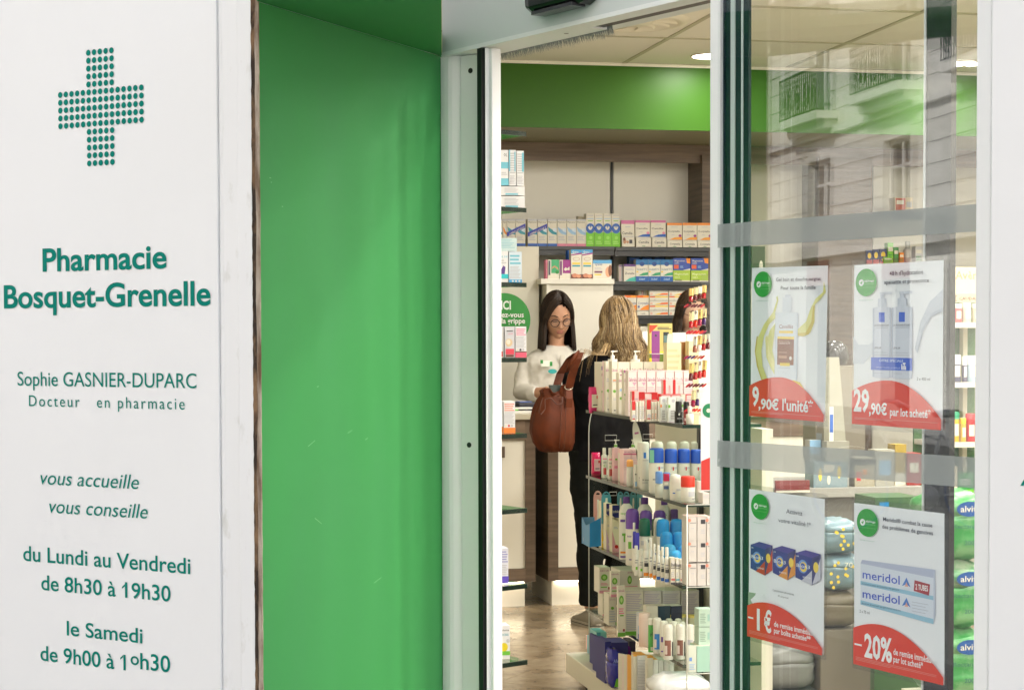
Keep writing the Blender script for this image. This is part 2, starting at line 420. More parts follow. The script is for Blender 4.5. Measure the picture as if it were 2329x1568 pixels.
for (x, y) in ((285, 1327), (281, 1488)):
    q = [St.uv(x + a, y + b) for a, b in ((0, 0), (-6.5, 6), (-6.5, 10.5), (0, 5))]; mb.poly([(a, -.0015, b) for a, b in q], teal)
mb.build('lettering', left)
cu, cz = St.uv(229, 244); ct = St.uv(229, 244 - 18.05)[1] - cz; rr = ct * .385
mb = MB()
for i in range(15):
    for j in range(15):
        if 5 <= i <= 9 or 5 <= j <= 9: disc(mb, cu + (i - 7) * ct * .985, cz + (j - 7) * ct, rr, teal, y=-.0015, n=14)
mb.build('dotted_cross', left)

# ---- green return wall and its soffit
green = empty('green_wall', Gr.w(0, 0), Gr.rz, 'smooth green painted return wall beside the pharmacy door', 'wall')
glen = .90
mb = MB().box(.006, glen, 0, .022, -.12, HTOP - .001, green_paint); mb.build('wall_panel', green)
mb = MB(); rnd = random.Random(5); scuff = mat('scuff', (.16, .45, .2), .5)
for (x, y, l, sl) in ((612, 405, .006, 0), (615, 415, .004, 0), (640, 470, .005, 0), (790, 985, .02, .3), (715, 1178, .03, -.5), (700, 1015, .03, .4), (850, 1325, .035, .25), (830, 1000, .012, .3), (720, 880, .008, .2)):
    u, z = Gr.uv(x, y)
    mb.poly([(u, -.0012, z), (u + l, -.0012, z + l * sl), (u + l, -.0012, z + l * sl + .0012), (u, -.0012, z + .0016)], scuff)
mb.build('scratches', green)
A = at_z(1004.5, 131, HTOP); B = at_z(1003.5, -420, HTOP); C_ = Gr.w(0, 0); D = St.w(-.25, 0)
mb = MB(); o1 = St.w(0, .0); 
Q = at_z(1003.0, -420, HTOP)
mb.prism([(C_.x, C_.y), (Q.x, Q.y), (A.x, A.y), (Gr.w(.84, .0).x, Gr.w(.84, 0).y)], HTOP - .0005, HTOP + .05, green_paint)
soff = mb.build('soffit', label='dark green soffit board above the green return wall', cat='soffit')
# solid behind the green wall and the sign board
mb = MB(); P = [St.w(-1.7, .035), St.w(-.03, .035), Gr.w(.05, .03), Gr.w(.86, .03), V((.34, 4.85, 0)), V((-1.4, 5.2, 0))]
mb.prism([(p.x, p.y) for p in P], -.12, 3.3, white_paint); mb.build('pilaster_wall', kind='structure')

# ---- entrance: header, jamb, sliding door, side light
EL = 1.80
def eu(x, y=784, off=0): return En.uv(x, y, off)[0]
head = empty('door_header', En.w(0, 0), En.rz, 'grey door operator header with white underside above the doorway', 'door header')
uH = En.uv(1005, 130)[0]; uE = En.uv(1350, 55, .06)[0]
MB().box(uH, EL, 0, .10, HTOP + .004, HTOP + .62, grey_paint).build('front_cover', head, bevel=.002)
MB().box(uH, EL, -.002, .012, HTOP - .004, HTOP + .006, alu).build('edge_strip', head)
MB().box(uH, uE, .013, .098, HTOP - .003, HTOP + .003, alu).box(uE, EL, .013, .05, HTOP - .003, HTOP + .003, alu).build('underside_plate', head)
MB().box(uE - .01, EL, .052, .09, HTOP + .001, HTOP + .0038, black).build('track_gap', head)
sc = MB()
for (x, y) in ((1288, 56),):
    u, z = En.uv(x, y, .05)
    disc_pts = [(u + .006 * cos(t * .6), .05 + .006 * sin(t * .6), HTOP - .0045) for t in range(10)]
    sc.poly(disc_pts[::-1], dark_shelf)
sc.build('screw', head)
mb = MB(); rnd = random.Random(9); bris = mat('brush_bristles', (.30, .31, .33), .8)
u = En.uv(1128, 125, .1)[0]
while u < uE + .015:
    L_ = .020 + .005 * noise.noise(V((u * 40, 0, 0))) + rnd.uniform(-.003, .003); dx = rnd.uniform(-.003, .003)
    mb.add([(u, .101, HTOP + .004), (u + .0022, .101, HTOP + .004), (u + dx + .0012, .103 + rnd.uniform(0, .01), HTOP - L_)], [(0, 1, 2)], bris)
    u += .0009
mb.box(En.uv(1128, 125, .1)[0], uE, .099, .104, HTOP - .003, HTOP + .01, bris)
mb.build('brush_seal', head)
sens = empty('door_sensor', En.w(0, 0), En.rz, 'black rounded motion sensor mounted on the grey door header', 'sensor')
x0 = En.uv(1180, 10, -.05)[0]; x1 = En.uv(1330, 10, -.05)[0]; zb = En.uv(1200, 33, -.05)[1]
gloss_black = mat('gloss_black_plastic', (.008, .008, .009), .18)
mb = MB(); prof = []
rings = []
for i in range(13):
    t = i / 12; u = x0 + (x1 - x0) * t; e_ = min(1, sin(pi * t) * 2.6) ** .5 if 0 < t < 1 else .35
    r = []
    for (yy, zz) in ((0, .0), (-.035, .0), (-.052, .012), (-.055, .045), (-.04, .075), (0, .085)):
        r.append((u, yy * (.4 + .6 * e_), zb + .042 + (zz - .042) * e_))
    rings.append(r)
mb.loft(rings, gloss_black, smooth=False); mb.build('housing', sens, bevel=.004)
MB().box(x0 + .05, x1 - .05, -.05, -.012, zb - .004, zb + .004, mat('smoked_plastic', (.03, .03, .035), .25)).build('lens', sens)

door_ = empty('door_gasket', En.w(0, 0), En.rz, 'black rubber gasket strip between the door jamb and the parked leaf', 'gasket')
Ja = Frame((En.w(-.005, .0).x, En.w(-.005, .0).y), (.737, -.676))
jamb = empty('door_jamb', Ja.w(0, 0), Ja.rz, 'white aluminium door jamb with screw holes and black gasket left of the opening', 'door jamb')
j2, j3, j4, j5 = [eu(x, 784) for x in (1090, 1100, 1104, 1142)]
j0, j1, j2b = [Ja.uv(x, 784)[0] for x in (1004, 1049, 1092)]
pts = [(j0, .0)] + [(j0 + (j1 - j0) * .45 * t, -.006 * sin(pi * t * .5)) for t in (.2, .5, 1)] + [(j0 + (j1 - j0) * .62, -.004), (j1 - .0015, .004), (j1 - .0015, .04), (j0, .04)]
MB().prism(pts, -.1, HTOP - .004, alu).build('outer_strip', jamb, bevel=.0015)
MB().box(j1, j2b, 0, .03, -.1, HTOP - .005, alu).build('post', jamb, bevel=.0015)
mb = MB()
for (x, y) in ((1070.5, 161), (1067.5, 1011)):
    u, z = Ja.uv(x, y); disc(mb, u, z, .0068, black, y=-.0012, n=16)
mb.build('screw_hole', jamb)
gk = MB().box(j2, j3, -.004, .02, -.1, HTOP - .006, black).build('gasket', door_)
door = empty('sliding_door_edge', En.w(0, 0), En.rz, 'white vertical stile of the parked door leaf at the left side of the opening', 'door stile')
jr = eu(1141.5, 784, .04)
MB().box(j4 - .002, jr - .012, .002, .02, -.08, HTOP - .006, alu).build('stile', door, bevel=.002)
MB().box(jr - .013, jr, .012, .04, -.08, HTOP - .007, alu).build('stile', door, bevel=.003)

# sliding leaf (open) and fixed side light on the right
leaf = empty('glass_door', En.w(0, 0), En.rz, 'open sliding glass door with white and dark green stile and frosted bands', 'glass door')
a0, a1_, a2_ = eu(1614, 784, -.012), eu(1637, 784, -.012), eu(1644)
MB().box(a0, a1_, -.012, .0, -.08, HTOP - .006, alu).build('stile', leaf, bevel=.002)
bars_ = [(1637.2, 1649, -.004, .004, navy_rub), (1649, 1661, .001, .008, dark_alu), (1661.5, 1671, -.001, .006, alu_grey), (1671.5, 1684, .001, .008, dark_alu), (1684.5, 1689, .0, .006, alu_grey), (1689.5, 1701, .001, .008, dark_alu)]
for (xa, xb, y0, y1, m_) in bars_:
    MB().box(eu(xa), eu(xb) - .0003, y0, y1, -.08, HTOP - .006, m_).build('profile', leaf)
g_end = En.uv(2224, 784)[0] + .02
pane = glass_mat('clear_glass', (.985, .995, .99), 1.0, wav=.025)
pane2 = glass_mat('clear_glass_inner', (.97, .985, .98), 1.0, wav=.05)
mb = MB().add([(eu(1644), -.014, -.05), (g_end, -.014, -.05), (g_end, -.014, HTOP), (eu(1644), -.014, HTOP)], [(0, 1, 2, 3)], pane)
mb.add([(eu(1644), -.008, -.05), (g_end, -.008, -.05), (g_end, -.008, HTOP), (eu(1644), -.008, HTOP)], [(3, 2, 1, 0)], pane)
mb.build('pane', leaf)
frost = bpy.data.materials.new('frosted_film'); frost.use_nodes = True; nt = frost.node_tree; nt.nodes.clear()
o_ = nt.nodes.new('ShaderNodeOutputMaterial'); mx = nt.nodes.new('ShaderNodeMixShader'); mx.inputs[0].default_value = .72
t_ = nt.nodes.new('ShaderNodeBsdfTransparent'); d_ = nt.nodes.new('ShaderNodeBsdfDiffuse'); d_.inputs[0].default_value = (.36, .39, .39, 1)
nt.links.new(t_.outputs[0], mx.inputs[1]); nt.links.new(d_.outputs[0], mx.inputs[2]); nt.links.new(mx.outputs[0], o_.inputs[0])
for (ya, yb) in ((507, 562), (1001, 1059)):
    zt_ = En.uv(1655, ya, -.016)[1]; zb_ = En.uv(1655, yb, -.016)[1]
    zt2 = En.uv(2210, {507: 466, 1001: 1040}[ya], -.016)[1]; zb2 = En.uv(2210, {562: 527, 1059: 1112}[yb], -.016)[1]
    zt_ = (zt_ + zt2) / 2; zb_ = (zb_ + zb2) / 2
    MB().add([(eu(1646), -.0165, zb_), (g_end, -.0165, zb_), (g_end, -.0165, zt_), (eu(1646), -.0165, zt_)], [(0, 1, 2, 3)], frost).build('frosted_band', leaf)
side = empty('side_light', En.w(0, 0), En.rz, 'inner fixed glass pane behind the sliding door with a slim dark post', 'window')
q0, q1 = eu(1704, 784, .07), g_end + .03
MB().add([(q0, .07, 0), (q1, .07, 0), (q1, .07, HTOP), (q0, .07, HTOP)], [(0, 1, 2, 3)], pane2).build('pane', side)
MB().box(eu(2106, 784, .078), eu(2162, 784, .078), .076, .09, -.08, HTOP - .01, mat('dark_post', (.012, .013, .018), .12)).build('post', side)
MB().box(eu(2101.5, 784, .078), eu(2106, 784, .078) - .0005, .074, .09, -.08, HTOP - .01, alu).build('edge_strip', side)
MB().box(uH, EL, .11, .2, HTOP + .02, 3.3, grey_paint).build('wall_above_door', kind='structure').location = En.w(0, 0)
bpy.data.objects['wall_above_door'].rotation_euler = (0, 0, En.rz)

ef0, ef1 = eu(2217, 784, -.02), eu(2250, 784, -.02)
fr_ = empty('end_frame', En.w(0, 0), En.rz, 'white vertical frame profile closing the glass at the far right', 'window frame')
MB().box(ef0, ef1, -.02, .10, -.1, HTOP + .3, alu).build('profile', fr_, bevel=.003)
# right pilaster, part of the street front
right = empty('right_pilaster', St.w(0, 0), St.rz, 'white painted panel right of the glass with the edge of a green letter', 'wall panel')
u2 = St.uv(2251, 784)[0]
MB().box(u2, u2 + 2.2, 0, .16, -.12, 3.3, white_paint).build('panel', right, bevel=.003)
mb = MB()
u, z = St.uv(2321, 1103); u_, z2 = St.uv(2321, 1058)
mb.text('A', u, u + (z2 - z) * .9, z, z2 - z, teal, y=-.0015, bold=.01, shear=.2, res=5); mb.build('lettering', right)
MB().box(u2 + 2.2, 8.6, 0, .3, -.12, 3.3, white_paint).build('street_wall', kind='structure').location = St.w(0, 0)
bpy.data.objects['street_wall'].rotation_euler = (0, 0, St.rz)
MB().box(-9, -1.7, .0, .3, -.12, 3.3, white_paint).build('street_wall', kind='structure').location = St.w(0, 0)
bpy.data.objects['street_wall.001'].rotation_euler = (0, 0, St.rz)
bl = MB(); P = [St.w(-9, .95), St.w(9, .95), St.w(9, 12), St.w(-9, 12)]
bl.prism([(p.x, p.y) for p in P], 3.345, 10.5, mat('stone_upper', (.42, .39, .33), .8))
bl.build('upper_storeys', label='pale stone upper storeys of the building above the pharmacy', cat='building')

# ---- bulkhead, cornice, back panels
BY = 11.2
zb1 = at_y(1380, 293, BY).z
bulk = empty('bulkhead', (0, BY, 0), 0, 'bright green bulkhead with wooden cornice over the back shelves', 'bulkhead')
MB().box(.46, 6.28, 0, .02, zb1, CEIL + .05, bulk_green).build('front_board', bulk)
zs = zb1
MB().box(.46, 6.28, .02, 1.1, zs + .001, zs + .02, mat('soffit_board', (.28, .27, .16), .55)).build('soffit_board', bulk)
zc = at_y(1380, 368, 12.05).z
MB().box(.46, 6.28, .84, .86, zc, zs - .001, woodh).build('cornice', bulk)
MB().box(.46, 6.28, -.012, 0, CEIL - .02, CEIL - .002, plaster).build('trim', bulk)
print('TILE', GY, 'Lights', len(lights_xy), 'zb1', zb1, 'zc', zc, 'tiles', cnt)
LAMP_W = 12
# ================================================================ ceiling lamps and diffuser
lamp_em = mat('lamp_diffuser', (1, 1, 1), .5, emit=((1.0, .93, .80), 8))
lamp_ring = mat('lamp_ring', (.7, .66, .55), .4)
proto = None
for i, (x, y) in enumerate(lights_xy):
    o = empty('ceiling_light', (x, y, CEIL), 0, None, 'ceiling light', 'round downlights recessed in the ceiling')
    px_ = 'round white downlight recessed in the shop ceiling'
    if i == 0 or proto is None:
        proto = (MB().lathe([(.112, -.006), (.112, 0.0), (.125, 0), (.125, -.004)], lamp_ring, 28, cap=False), MB().lathe([(.0001, -.003), (.11, -.003)], lamp_em, 28, cap=False))
        r_ = proto[0].build('ring', o); l_ = proto[1].build('diffuser', o); proto = (r_.data, l_.data)
    else:
        for nme, dt in (('ring', proto[0]), ('diffuser', proto[1])):
            c = bpy.data.objects.new(nme, dt); COL.objects.link(c); c.parent = o
    o['label'] = px_
    if abs(x - L1.x) < .01 and abs(y - L1.y) < .01: o['label'] = 'lit downlight near the green bulkhead above the doorway opening'; 
    if abs(x - L2.x) < .01 and abs(y - L2.y) < .01: o['label'] = 'lit downlight seen through the glass at the far right of the ceiling'
    ld = bpy.data.lights.new('lamp', 'AREA'); ld.shape = 'DISK'; ld.size = .2; ld.energy = LAMP_W * (.35 if abs(y - L1.y) < .01 else 1.0); ld.color = (1.0, .955, .885); ld.spread = pi
    lo = bpy.data.objects.new('lamp', ld); COL.objects.link(lo); lo.parent = o; lo.location = (0, 0, -.008)
# swirl air diffuser
dcol = mat('diffuser_plastic', (.80, .77, .66), .5)
ad = empty('air_diffuser', DIFF, 0, 'round swirl air diffuser in the ceiling tile behind the brush seal', 'air diffuser')
MB().lathe([(.0005, -.016), (.085, -.02), (.10, -.008), (.115, -.005), (.235, -.005), (.245, -.018), (.275, -.02), (.305, -.001)], dcol, 48, cap=False).build('plate', ad)
mb = MB()
for k_ in range(14):
    a = 2 * pi * k_ / 14
    pts = []
    for t in range(7):
        r = .11 + .14 * t / 6; aa = a + .35 * t / 6; pts.append((r * cos(aa), r * sin(aa), -.004)); 
    q = [(p[0] * 1.0 + .02 * cos(a + 1.6), p[1] + .02 * sin(a + 1.6), -.014) for p in pts]
    mb.add(pts + q, [(i, i + 1, 8 + i, 7 + i) for i in range(6)], dcol)
mb.build('blades', ad)
# ================================================================ across the street (seen in the glass)
stone = mat('limestone', (.84, .81, .74), .8, bump=(8, .3, .01), vary=((.5, .5, 1.5), (.70, .67, .60), .4, .65))
stone_d = mat('limestone_joint', (.22, .20, .17), .9)
win_w = mat('white_window_frame', (.75, .74, .70), .5)
win_g = mat('dark_window_glass', (.05, .06, .07), .08)
iron = mat('cast_iron', (.02, .03, .028), .5)
zinc = mat('zinc_roof', (.20, .22, .25), .5)
OP = empty('opposite_building', St.w(0, -13), St.rz, 'limestone building with iron balconies across the street, seen reflected in the glass', 'building')
wl = MB(); HB = 13.2; PW = 1.75
nb = 15; BW = 5.2; u00 = -62.5
# piers and spandrels around real openings, three storeys
for i in range(nb + 1):
    u = u00 + i * BW; wl.box(u - PW, u + PW, -.5, 0, -.25, HB, stone)
for i in range(nb):
    u = u00 + i * BW
    for (za, zb) in ((3.3, 3.9), (5.7, 6.75), (9.5, 10.4), (12.6, HB)): wl.box(u + PW, u + BW - PW, -.5, -.01, za, zb, stone)
wl.build('wall', OP)
jt = MB()
for i in range(nb + 1):
    u = u00 + i * BW
    for zz in [3.6 + .45 * q for q in range(17)]: jt.box(u - PW, u + PW, 0, .004, zz, zz + .02, stone_d)
jt.build('stone_joints', OP)['kind'] = 'stuff'
cn = MB()
for zz, d_, hh in ((3.35, .25, .28), (6.2, .12, .18), (9.9, .3, .3), (12.7, .45, .4)): cn.box(u00 - 1, u00 + nb * BW + 1, 0.0, d_, zz, zz + hh, stone)
cn.build('cornice', OP)
MB().box(u00 - 1, u00 + nb * BW + 1, -6, .1, HB, HB + .5, zinc).build('roof', OP)
wme = None
def fr_mesh(w, h):
    m_ = MB(); m_.box(0, w, -.02, 0, 0, h, win_g)
    for (a, b_, c, d_) in ((0, .08, 0, h), (w - .08, w, 0, h), (w / 2 - .07, w / 2 + .07, 0, h), (0, w, 0, .1), (0, w, h - .1, h), (0, w, h * .66, h * .66 + .06)): m_.box(a, b_, 0.001, .05, c, d_, win_w)
    return m_
cache = {}
for i in range(nb):
    for (z, h) in ((3.9, 1.8), (6.75, 2.75), (10.4, 2.2)):
        k_ = h
        if k_ not in cache: o = fr_mesh(BW - 2 * PW, h).build('window', OP); cache[k_] = o.data
        else: o = bpy.data.objects.new('window', cache[k_]); COL.objects.link(o); o.parent = OP
        o.location = (u00 + i * BW + PW, -.2, z)
    if 'g' not in cache:
        m_ = MB(); m_.box(0, BW - 2 * PW, -.02, 0, 0, 2.7, win_g).box(0, BW - 2 * PW, 0, .3, 2.7, 3.3, mat('awning_red', (.25, .03, .03), .6)); o = m_.build('shop_window', OP); cache['g'] = o.data
    else: o = bpy.data.objects.new('shop_window', cache['g']); COL.objects.link(o); o.parent = OP
    o.location = (u00 + i * BW + PW, -.3, 0)
bal = None
for i in range(nb):
    for z in (6.75,):
        if bal is None:
            m_ = MB(); w_b = BW - 2.3
            m_.box(0, w_b, 0, .55, -.22, -.04, stone).box(.1, w_b - .1, .0, .35, -.42, -.22, stone)
            slab = m_.build('balcony_slab', OP); m2 = MB()
            m2.box(0, w_b, .5, .54, .95, 1.0, iron).box(0, w_b, .5, .54, 0.0, .03, iron).box(0, w_b, .51, .53, .8, .82, iron)
            for q in range(22): m2.box(q * w_b / 22, q * w_b / 22 + .015, .51, .53, 0, .95, iron)
            for q in range(5):
                cx = (q + .5) * w_b / 5; m2.tube([(cx + .16 * cos(t), .52, .42 + .3 * sin(t)) for t in [j * pi / 8 for j in range(16)]], .014, iron, 5, closed=True)
                m2.tube([(cx + .08 * cos(t), .52, .42 + .13 * sin(t)) for t in [j * pi / 6 for j in range(12)]], .012, iron, 5, closed=True)
            rail = m2.build('balcony_railing', OP); bal = (slab.data, rail.data); os_ = (slab, rail)
        else:
            os_ = []
            for nme, dt in (('balcony_slab', bal[0]), ('balcony_railing', bal[1])):
                c = bpy.data.objects.new(nme, dt); COL.objects.link(c); c.parent = OP; os_.append(c)
        for o in os_: o.location = (u00 + i * BW + 1.15, 0, z)
# bicycle parked in the street, seen as a faint reflection
def mirror_en(p):
    n = En.n; d_ = (p - En.o).dot(n); return p - n * (2 * d_)
r_ = ray(1940, 1115); vp = EYE + r_ * 15.6
bp = mirror_en(vp)
chrome = mat('bike_metal', (.9, .9, .9), .5); tyre = mat('bike_tyre', (.40, .40, .42), .7); rim_b = mat('blue_rim', (.12, .2, .6), .4)
dirx = mirror_en(vp + V((1, -.25, 0))) - bp; dirx.z = 0
bike = empty('bicycle', (bp.x, bp.y, -.125), atan2(dirx.y, dirx.x), 'grey city bicycle parked on the pavement, seen reflected in the glass', 'bicycle')
def wheel(cx):
    w = empty('wheel', (cx, 0, .335)); w.parent = bike
    m_ = MB(); m_.tube([(.325 * cos(t), 0, .325 * sin(t)) for t in [j * pi / 20 for j in range(40)]], .018, tyre, 6, closed=True); m_.build('tyre', w)
    m_ = MB(); m_.tube([(.298 * cos(t), 0, .298 * sin(t)) for t in [j * pi / 20 for j in range(40)]], .010, rim_b, 6, closed=True)
    m_.build('rim', w)
    m_ = MB()
    for j in range(28):
        a = 2 * pi * j / 28; m_.tube([(.02 * cos(a + 1), .02 * (-1) ** j, .02 * sin(a + 1)), (.295 * cos(a), 0, .295 * sin(a))], .0022, chrome, 3)
    m_.tube([(0, -.05, 0), (0, .05, 0)], .022, chrome, 8); m_.build('spokes', w)['kind'] = 'stuff'
wheel(0); wheel(1.05)
m_ = MB(); R_ = .335
for a, b_, r in (((0, .0, R_), (.22, 0, .95), .013), ((.22, 0, .95), (.26, 0, 1.05), .013), ((.24, 0, .82), (.60, 0, .30), .018), ((.23, 0, .92), (.72, 0, .75), .014), ((.60, 0, .30), (.74, 0, .92), .015), ((.60, 0, .30), (1.05, .0, R_), .011), ((.73, 0, .8), (1.05, 0, R_), .009)):
    m_.tube([a, b_], r, chrome, 7)
m_.build('frame', bike)
m_ = MB(); m_.tube([(.42, -.28, 1.03), (.33, -.24, 1.08), (.26, 0, 1.06), (.33, .24, 1.08), (.42, .28, 1.03)], .012, chrome, 7); m_.build('handlebar', bike)
m_ = MB(); m_.lathe([(.0, .93), (.09, .94), (.11, .97), (.05, 1.0), (0, 1.0)], tyre, 12, c=(.78, 0, 0), ex=1.3); m_.build('saddle', bike)
m_ = MB(); m_.tube([(.37 * cos(t), 0, .335 + .37 * sin(t)) for t in [j * pi / 16 for j in range(0, 17)]], .02, chrome, 4, flat_=.3); m_.build('mudguard', bike)
m_ = MB(); m_.lathe([(.0, -.01), (.1, -.01), (.1, .01), (0, .01)], chrome, 20, mx=Matrix.Translation((.6, .04, .3)) @ Matrix.Rotation(pi / 2, 4, 'X')); m_.build('chainring', bike)
# ================================================================ shop furniture
glass_edge = mat('glass_edge_dark', (.008, .03, .022), .15)
shelf_glass = glass_mat('shelf_glass', (.86, .95, .90), 1.2)
acryl = glass_mat('acrylic', (.96, .965, .96), .3)
acr_edge = mat('acrylic_edge', (.75, .76, .72), .2)
cream_metal = mat('cream_metal', (.72, .69, .58), .4)
paper = mat('white_card', (.80, .79, .76), .5)

def hz(x, y, Y): return at_y(x, y, Y).z
def hx(x, y, Y): return at_y(x, y, Y).x
# --- wall shelving behind the counter
SY = 11.95
wallu = empty('wall_shelving', (0, SY, 0), 0, 'wall shelving with cream back panels and dark metal shelves behind the counter', 'shelving')
PYB = 12.32
def panel(xa, xb, ya, yb, m_=cream_panel, nm='back_panel'):
    MB().box(hx(xa, 450, PYB) + .004, hx(xb, 450, PYB) - .004, PYB - SY, PYB - SY + .02, hz(1300, yb, PYB), hz(1300, ya, PYB), m_).build(nm, wallu)
panel(1140, 1389, 360, 900); panel(1394, 1590, 360, 900)
panel(1705, 1861, 320, 1080, cream_wall); panel(1616, 1704, 300, 1080, cream_wall); panel(1985, 2100, 320, 1080, cream_panel); panel(2100, 2330, 320, 1080, cream_wall)
for xx, ww in ((1391.5, 3.4), (1592, 5)):
    MB().box(hx(xx - ww / 2, 450, PYB - .01), hx(xx + ww / 2, 450, PYB - .01), PYB - SY - .012, PYB - SY - .001, .3, hz(1390, 366, PYB), black_metal).build('slotted_upright', wallu)
MB().box(hx(1597, 450, 12.0), hx(1616, 450, 12.0), .05, .38, .1, zc + .05, wood).build('side_panel', wallu)
MB().box(hx(1862, 450, 12.0), hx(1984, 450, 12.0), .05, .38, .1, zc + .05, wood).build('side_panel', wallu)
def wshelf(xa, xb, yt, y0=SY, y1=PYB, th=.022, nm='shelf'):
    z = hz((xa + xb) / 2, yt, y0)
    MB().box(hx(xa, yt, y0), hx(xb, yt, y0), y0 - SY, y1 - SY - .002, z - th, z, dark_shelf).build(nm, wallu)
    MB().box(hx(xa, yt, y0), hx(xb, yt, y0), y0 - SY + .02, y0 - SY + .03, z - th - .035, z - th, black_metal).build('shelf_rail', wallu)
    return z
Z1 = wshelf(1130, 1398, 559.5); wshelf(1400, 1614, 562.5)
Z2 = wshelf(1398, 1614, 640); Z3 = wshelf(1398, 1614, 716.5); Z4 = wshelf(1398, 1614, 780)
# lower and right-hand shelves seen through the glass
ZR1 = wshelf(1965, 2100, 600)
ZR0 = wshelf(2030, 2100, 480)
for yy in (600,): pass
# white cabinet
cab = empty('white_cabinet', (0, 11.7, 0), 0, 'tall white cabinet behind the pharmacist with packs standing on it', 'cabinet')
cx0, cx1 = hx(1228, 800, 11.7), hx(1395, 800, 11.7); ct_ = hz(1310, 634, 11.7)
wcab = mat('cabinet_white', (.78, .75, .66), .4)
MB().box(cx0 + .06, cx1, 0, .5, 0, ct_ - .035, wcab).build('body', cab, bevel=.002)
MB().box(cx0, cx1, -.03, .52, ct_ - .034, ct_, wcab).build('top', cab, bevel=.003)
MB().box(cx0 + .04, cx0 + .058, -.02, .5, 0, ct_ - .035, wcab).build('side_board', cab)
# cream wall unit at left, with the round green notice
MB().box(hx(1120, 800, 11.8), hx(1226, 800, 11.8), 0, .3, 0, hz(1180, 560, 11.8), cream_wall).build('wall_unit', loc=(0, 11.8, 0), label='plain cream wall unit behind the round green notice', cat='wall unit')
NX = 1146.5; NY = 727; NYY = 11.75
c0 = at_y(NX, NY, NYY); rad = (at_y(NX, NY - 61, NYY).z - c0.z)
notice = empty('round_notice', (c0.x, NYY, c0.z), 0, 'round green notice about flu vaccination on the wall left of the pharmacist', 'sign')
mb = MB().lathe([(rad, -.004), (rad, .004)], mat('notice_green', S(0, 140, 30), .35), 48, mx=Matrix.Rotation(pi / 2, 4, 'X')); mb.build('disc', notice)
wtx = mat('notice_white', (.85, .85, .82), .4); cbx = mat('notice_text', (.80, .88, .80), .4)
pxm = rad / 61
def ntext(s, xa, xb, y, cap, m_, bold=.02):
    MB().text(s, (xa - NX) * pxm, (xb - NX) * pxm, (NY - y) * pxm, cap * pxm, m_, y=-.006, bold=bold).build('lettering', notice)
ntext('ICI', 1139, 1162, 703, 19, cbx, .03); ntext('vaccinez-vous', 1098, 1192, 721, 12, wtx); ntext('contre la grippe', 1092, 1195, 735, 12, wtx)
# --- counters
CY = 10.0
def zat(x, y, Y): return at_y(x, y, Y).z
ctz = 1.05
cnt1 = empty('counter', (0, CY, 0), 0, 'left sales counter with cream door panel in grey-brown wood frame', 'counter')
xL, xR = .9, hx(1218, 1200, CY)
def counter(root, xL, xR, st):
    y0 = 0
    MB().box(xL, xR, .025, .62, .14, ctz - .03, wood).build('carcass', root)
    MB().box(xR - st, xR, 0, .024, .14, ctz - .03, wood).build('stile', root)
    if xL > 1.5: MB().box(xL, xL + st, 0, .024, .14, ctz - .03, wood).build('stile', root)
    a = xL + (st if xL > 1.5 else 0)
    MB().box(a, xR - st, 0, .024, ctz - .14, ctz - .03, woodh).build('rail', root)
    MB().box(a, xR - st, 0, .024, .14, .21, woodh).build('rail', root)
    MB().box(a, xR - st, .012, .024, .212, ctz - .142, cream_panel).build('door_panel', root)
    MB().box(xL - .0, xR + .0, -.02, .64, ctz - .03, ctz, mat('counter_top', (.50, .46, .36), .3)).build('top', root, bevel=.002)
    MB().box(xL + .03, xR - .05, .05, .58, 0.0, .139, mat('plinth_white', (.82, .80, .72), .4)).build('plinth', root)
st_ = hx(1218, 1200, CY) - hx(1195, 1200, CY)
counter(cnt1, xL, xR, st_)
MB().box(hx(1139, 1015, CY), hx(1148, 1015, CY), -.004, .011, zat(1143, 1040, CY), zat(1143, 1015, CY), wood).build('handle', cnt1)
cnt2 = empty('counter', (0, CY, 0), 0, 'right sales counter with cream door panel in front of the customer', 'counter')
xL2 = hx(1247, 1200, CY)
counter(cnt2, xL2, 3.9, st_)
led = mat('under_counter_light', (1, 1, 1), .5, emit=((1.0, .86, .62), 5))
for c_, a_, b_ in ((cnt1, xL + .05, xR - .06), (cnt2, xL2 + .05, 3.8)):
    MB().box(a_, b_, .03, .045, .128, .138, led).build('light_strip', c_)
# things on the left counter
tray = empty('leaflet_holder', (hx(1170, 930, 10.15), 10.12, ctz), .1, 'small clear holder with green and white leaflets on the left counter', 'leaflet holder')
MB().box(-.14, .10, 0, .12, 0, .012, paper).build('leaflet', tray)
MB().box(-.13, .02, .01, .11, .0125, .02, flat(120, 190, 90)).build('leaflet', tray)
MB().box(-.02, .12, .02, .13, .0205, .028, paper).build('leaflet', tray)
pay = empty('card_terminal', (hx(1198, 905, 10.3), 10.3, ctz), .3, 'black and blue card terminal on the left counter near the pharmacist', 'card terminal')
MB().box(-.05, .07, 0, .16, 0, .05, flat(28, 30, 48)).build('body', pay, bevel=.008)
MB().box(-.03, .05, .03, .09, .051, .056, flat(90, 110, 170)).build('screen', pay)
# white back screen on right counter
scr = empty('counter_screen', (0, 10.28, ctz), 0, 'white low screen panels standing on the right counter', 'screen')
for xa, xb, yt in ((1461, 1478, 753), (1530, 1561, 756), (1562, 1612, 760)):
    MB().box(hx(xa, 800, 10.28), hx(xb, 800, 10.28), 0, .02, 0, hz(1500, yt, 10.28) - ctz, paper).build('panel', scr)
MB().box(hx(1452, 800, 10.3), hx(1620, 800, 10.3), .022, .03, 0, hz(1500, 772, 10.3) - ctz, paper).build('panel', scr)

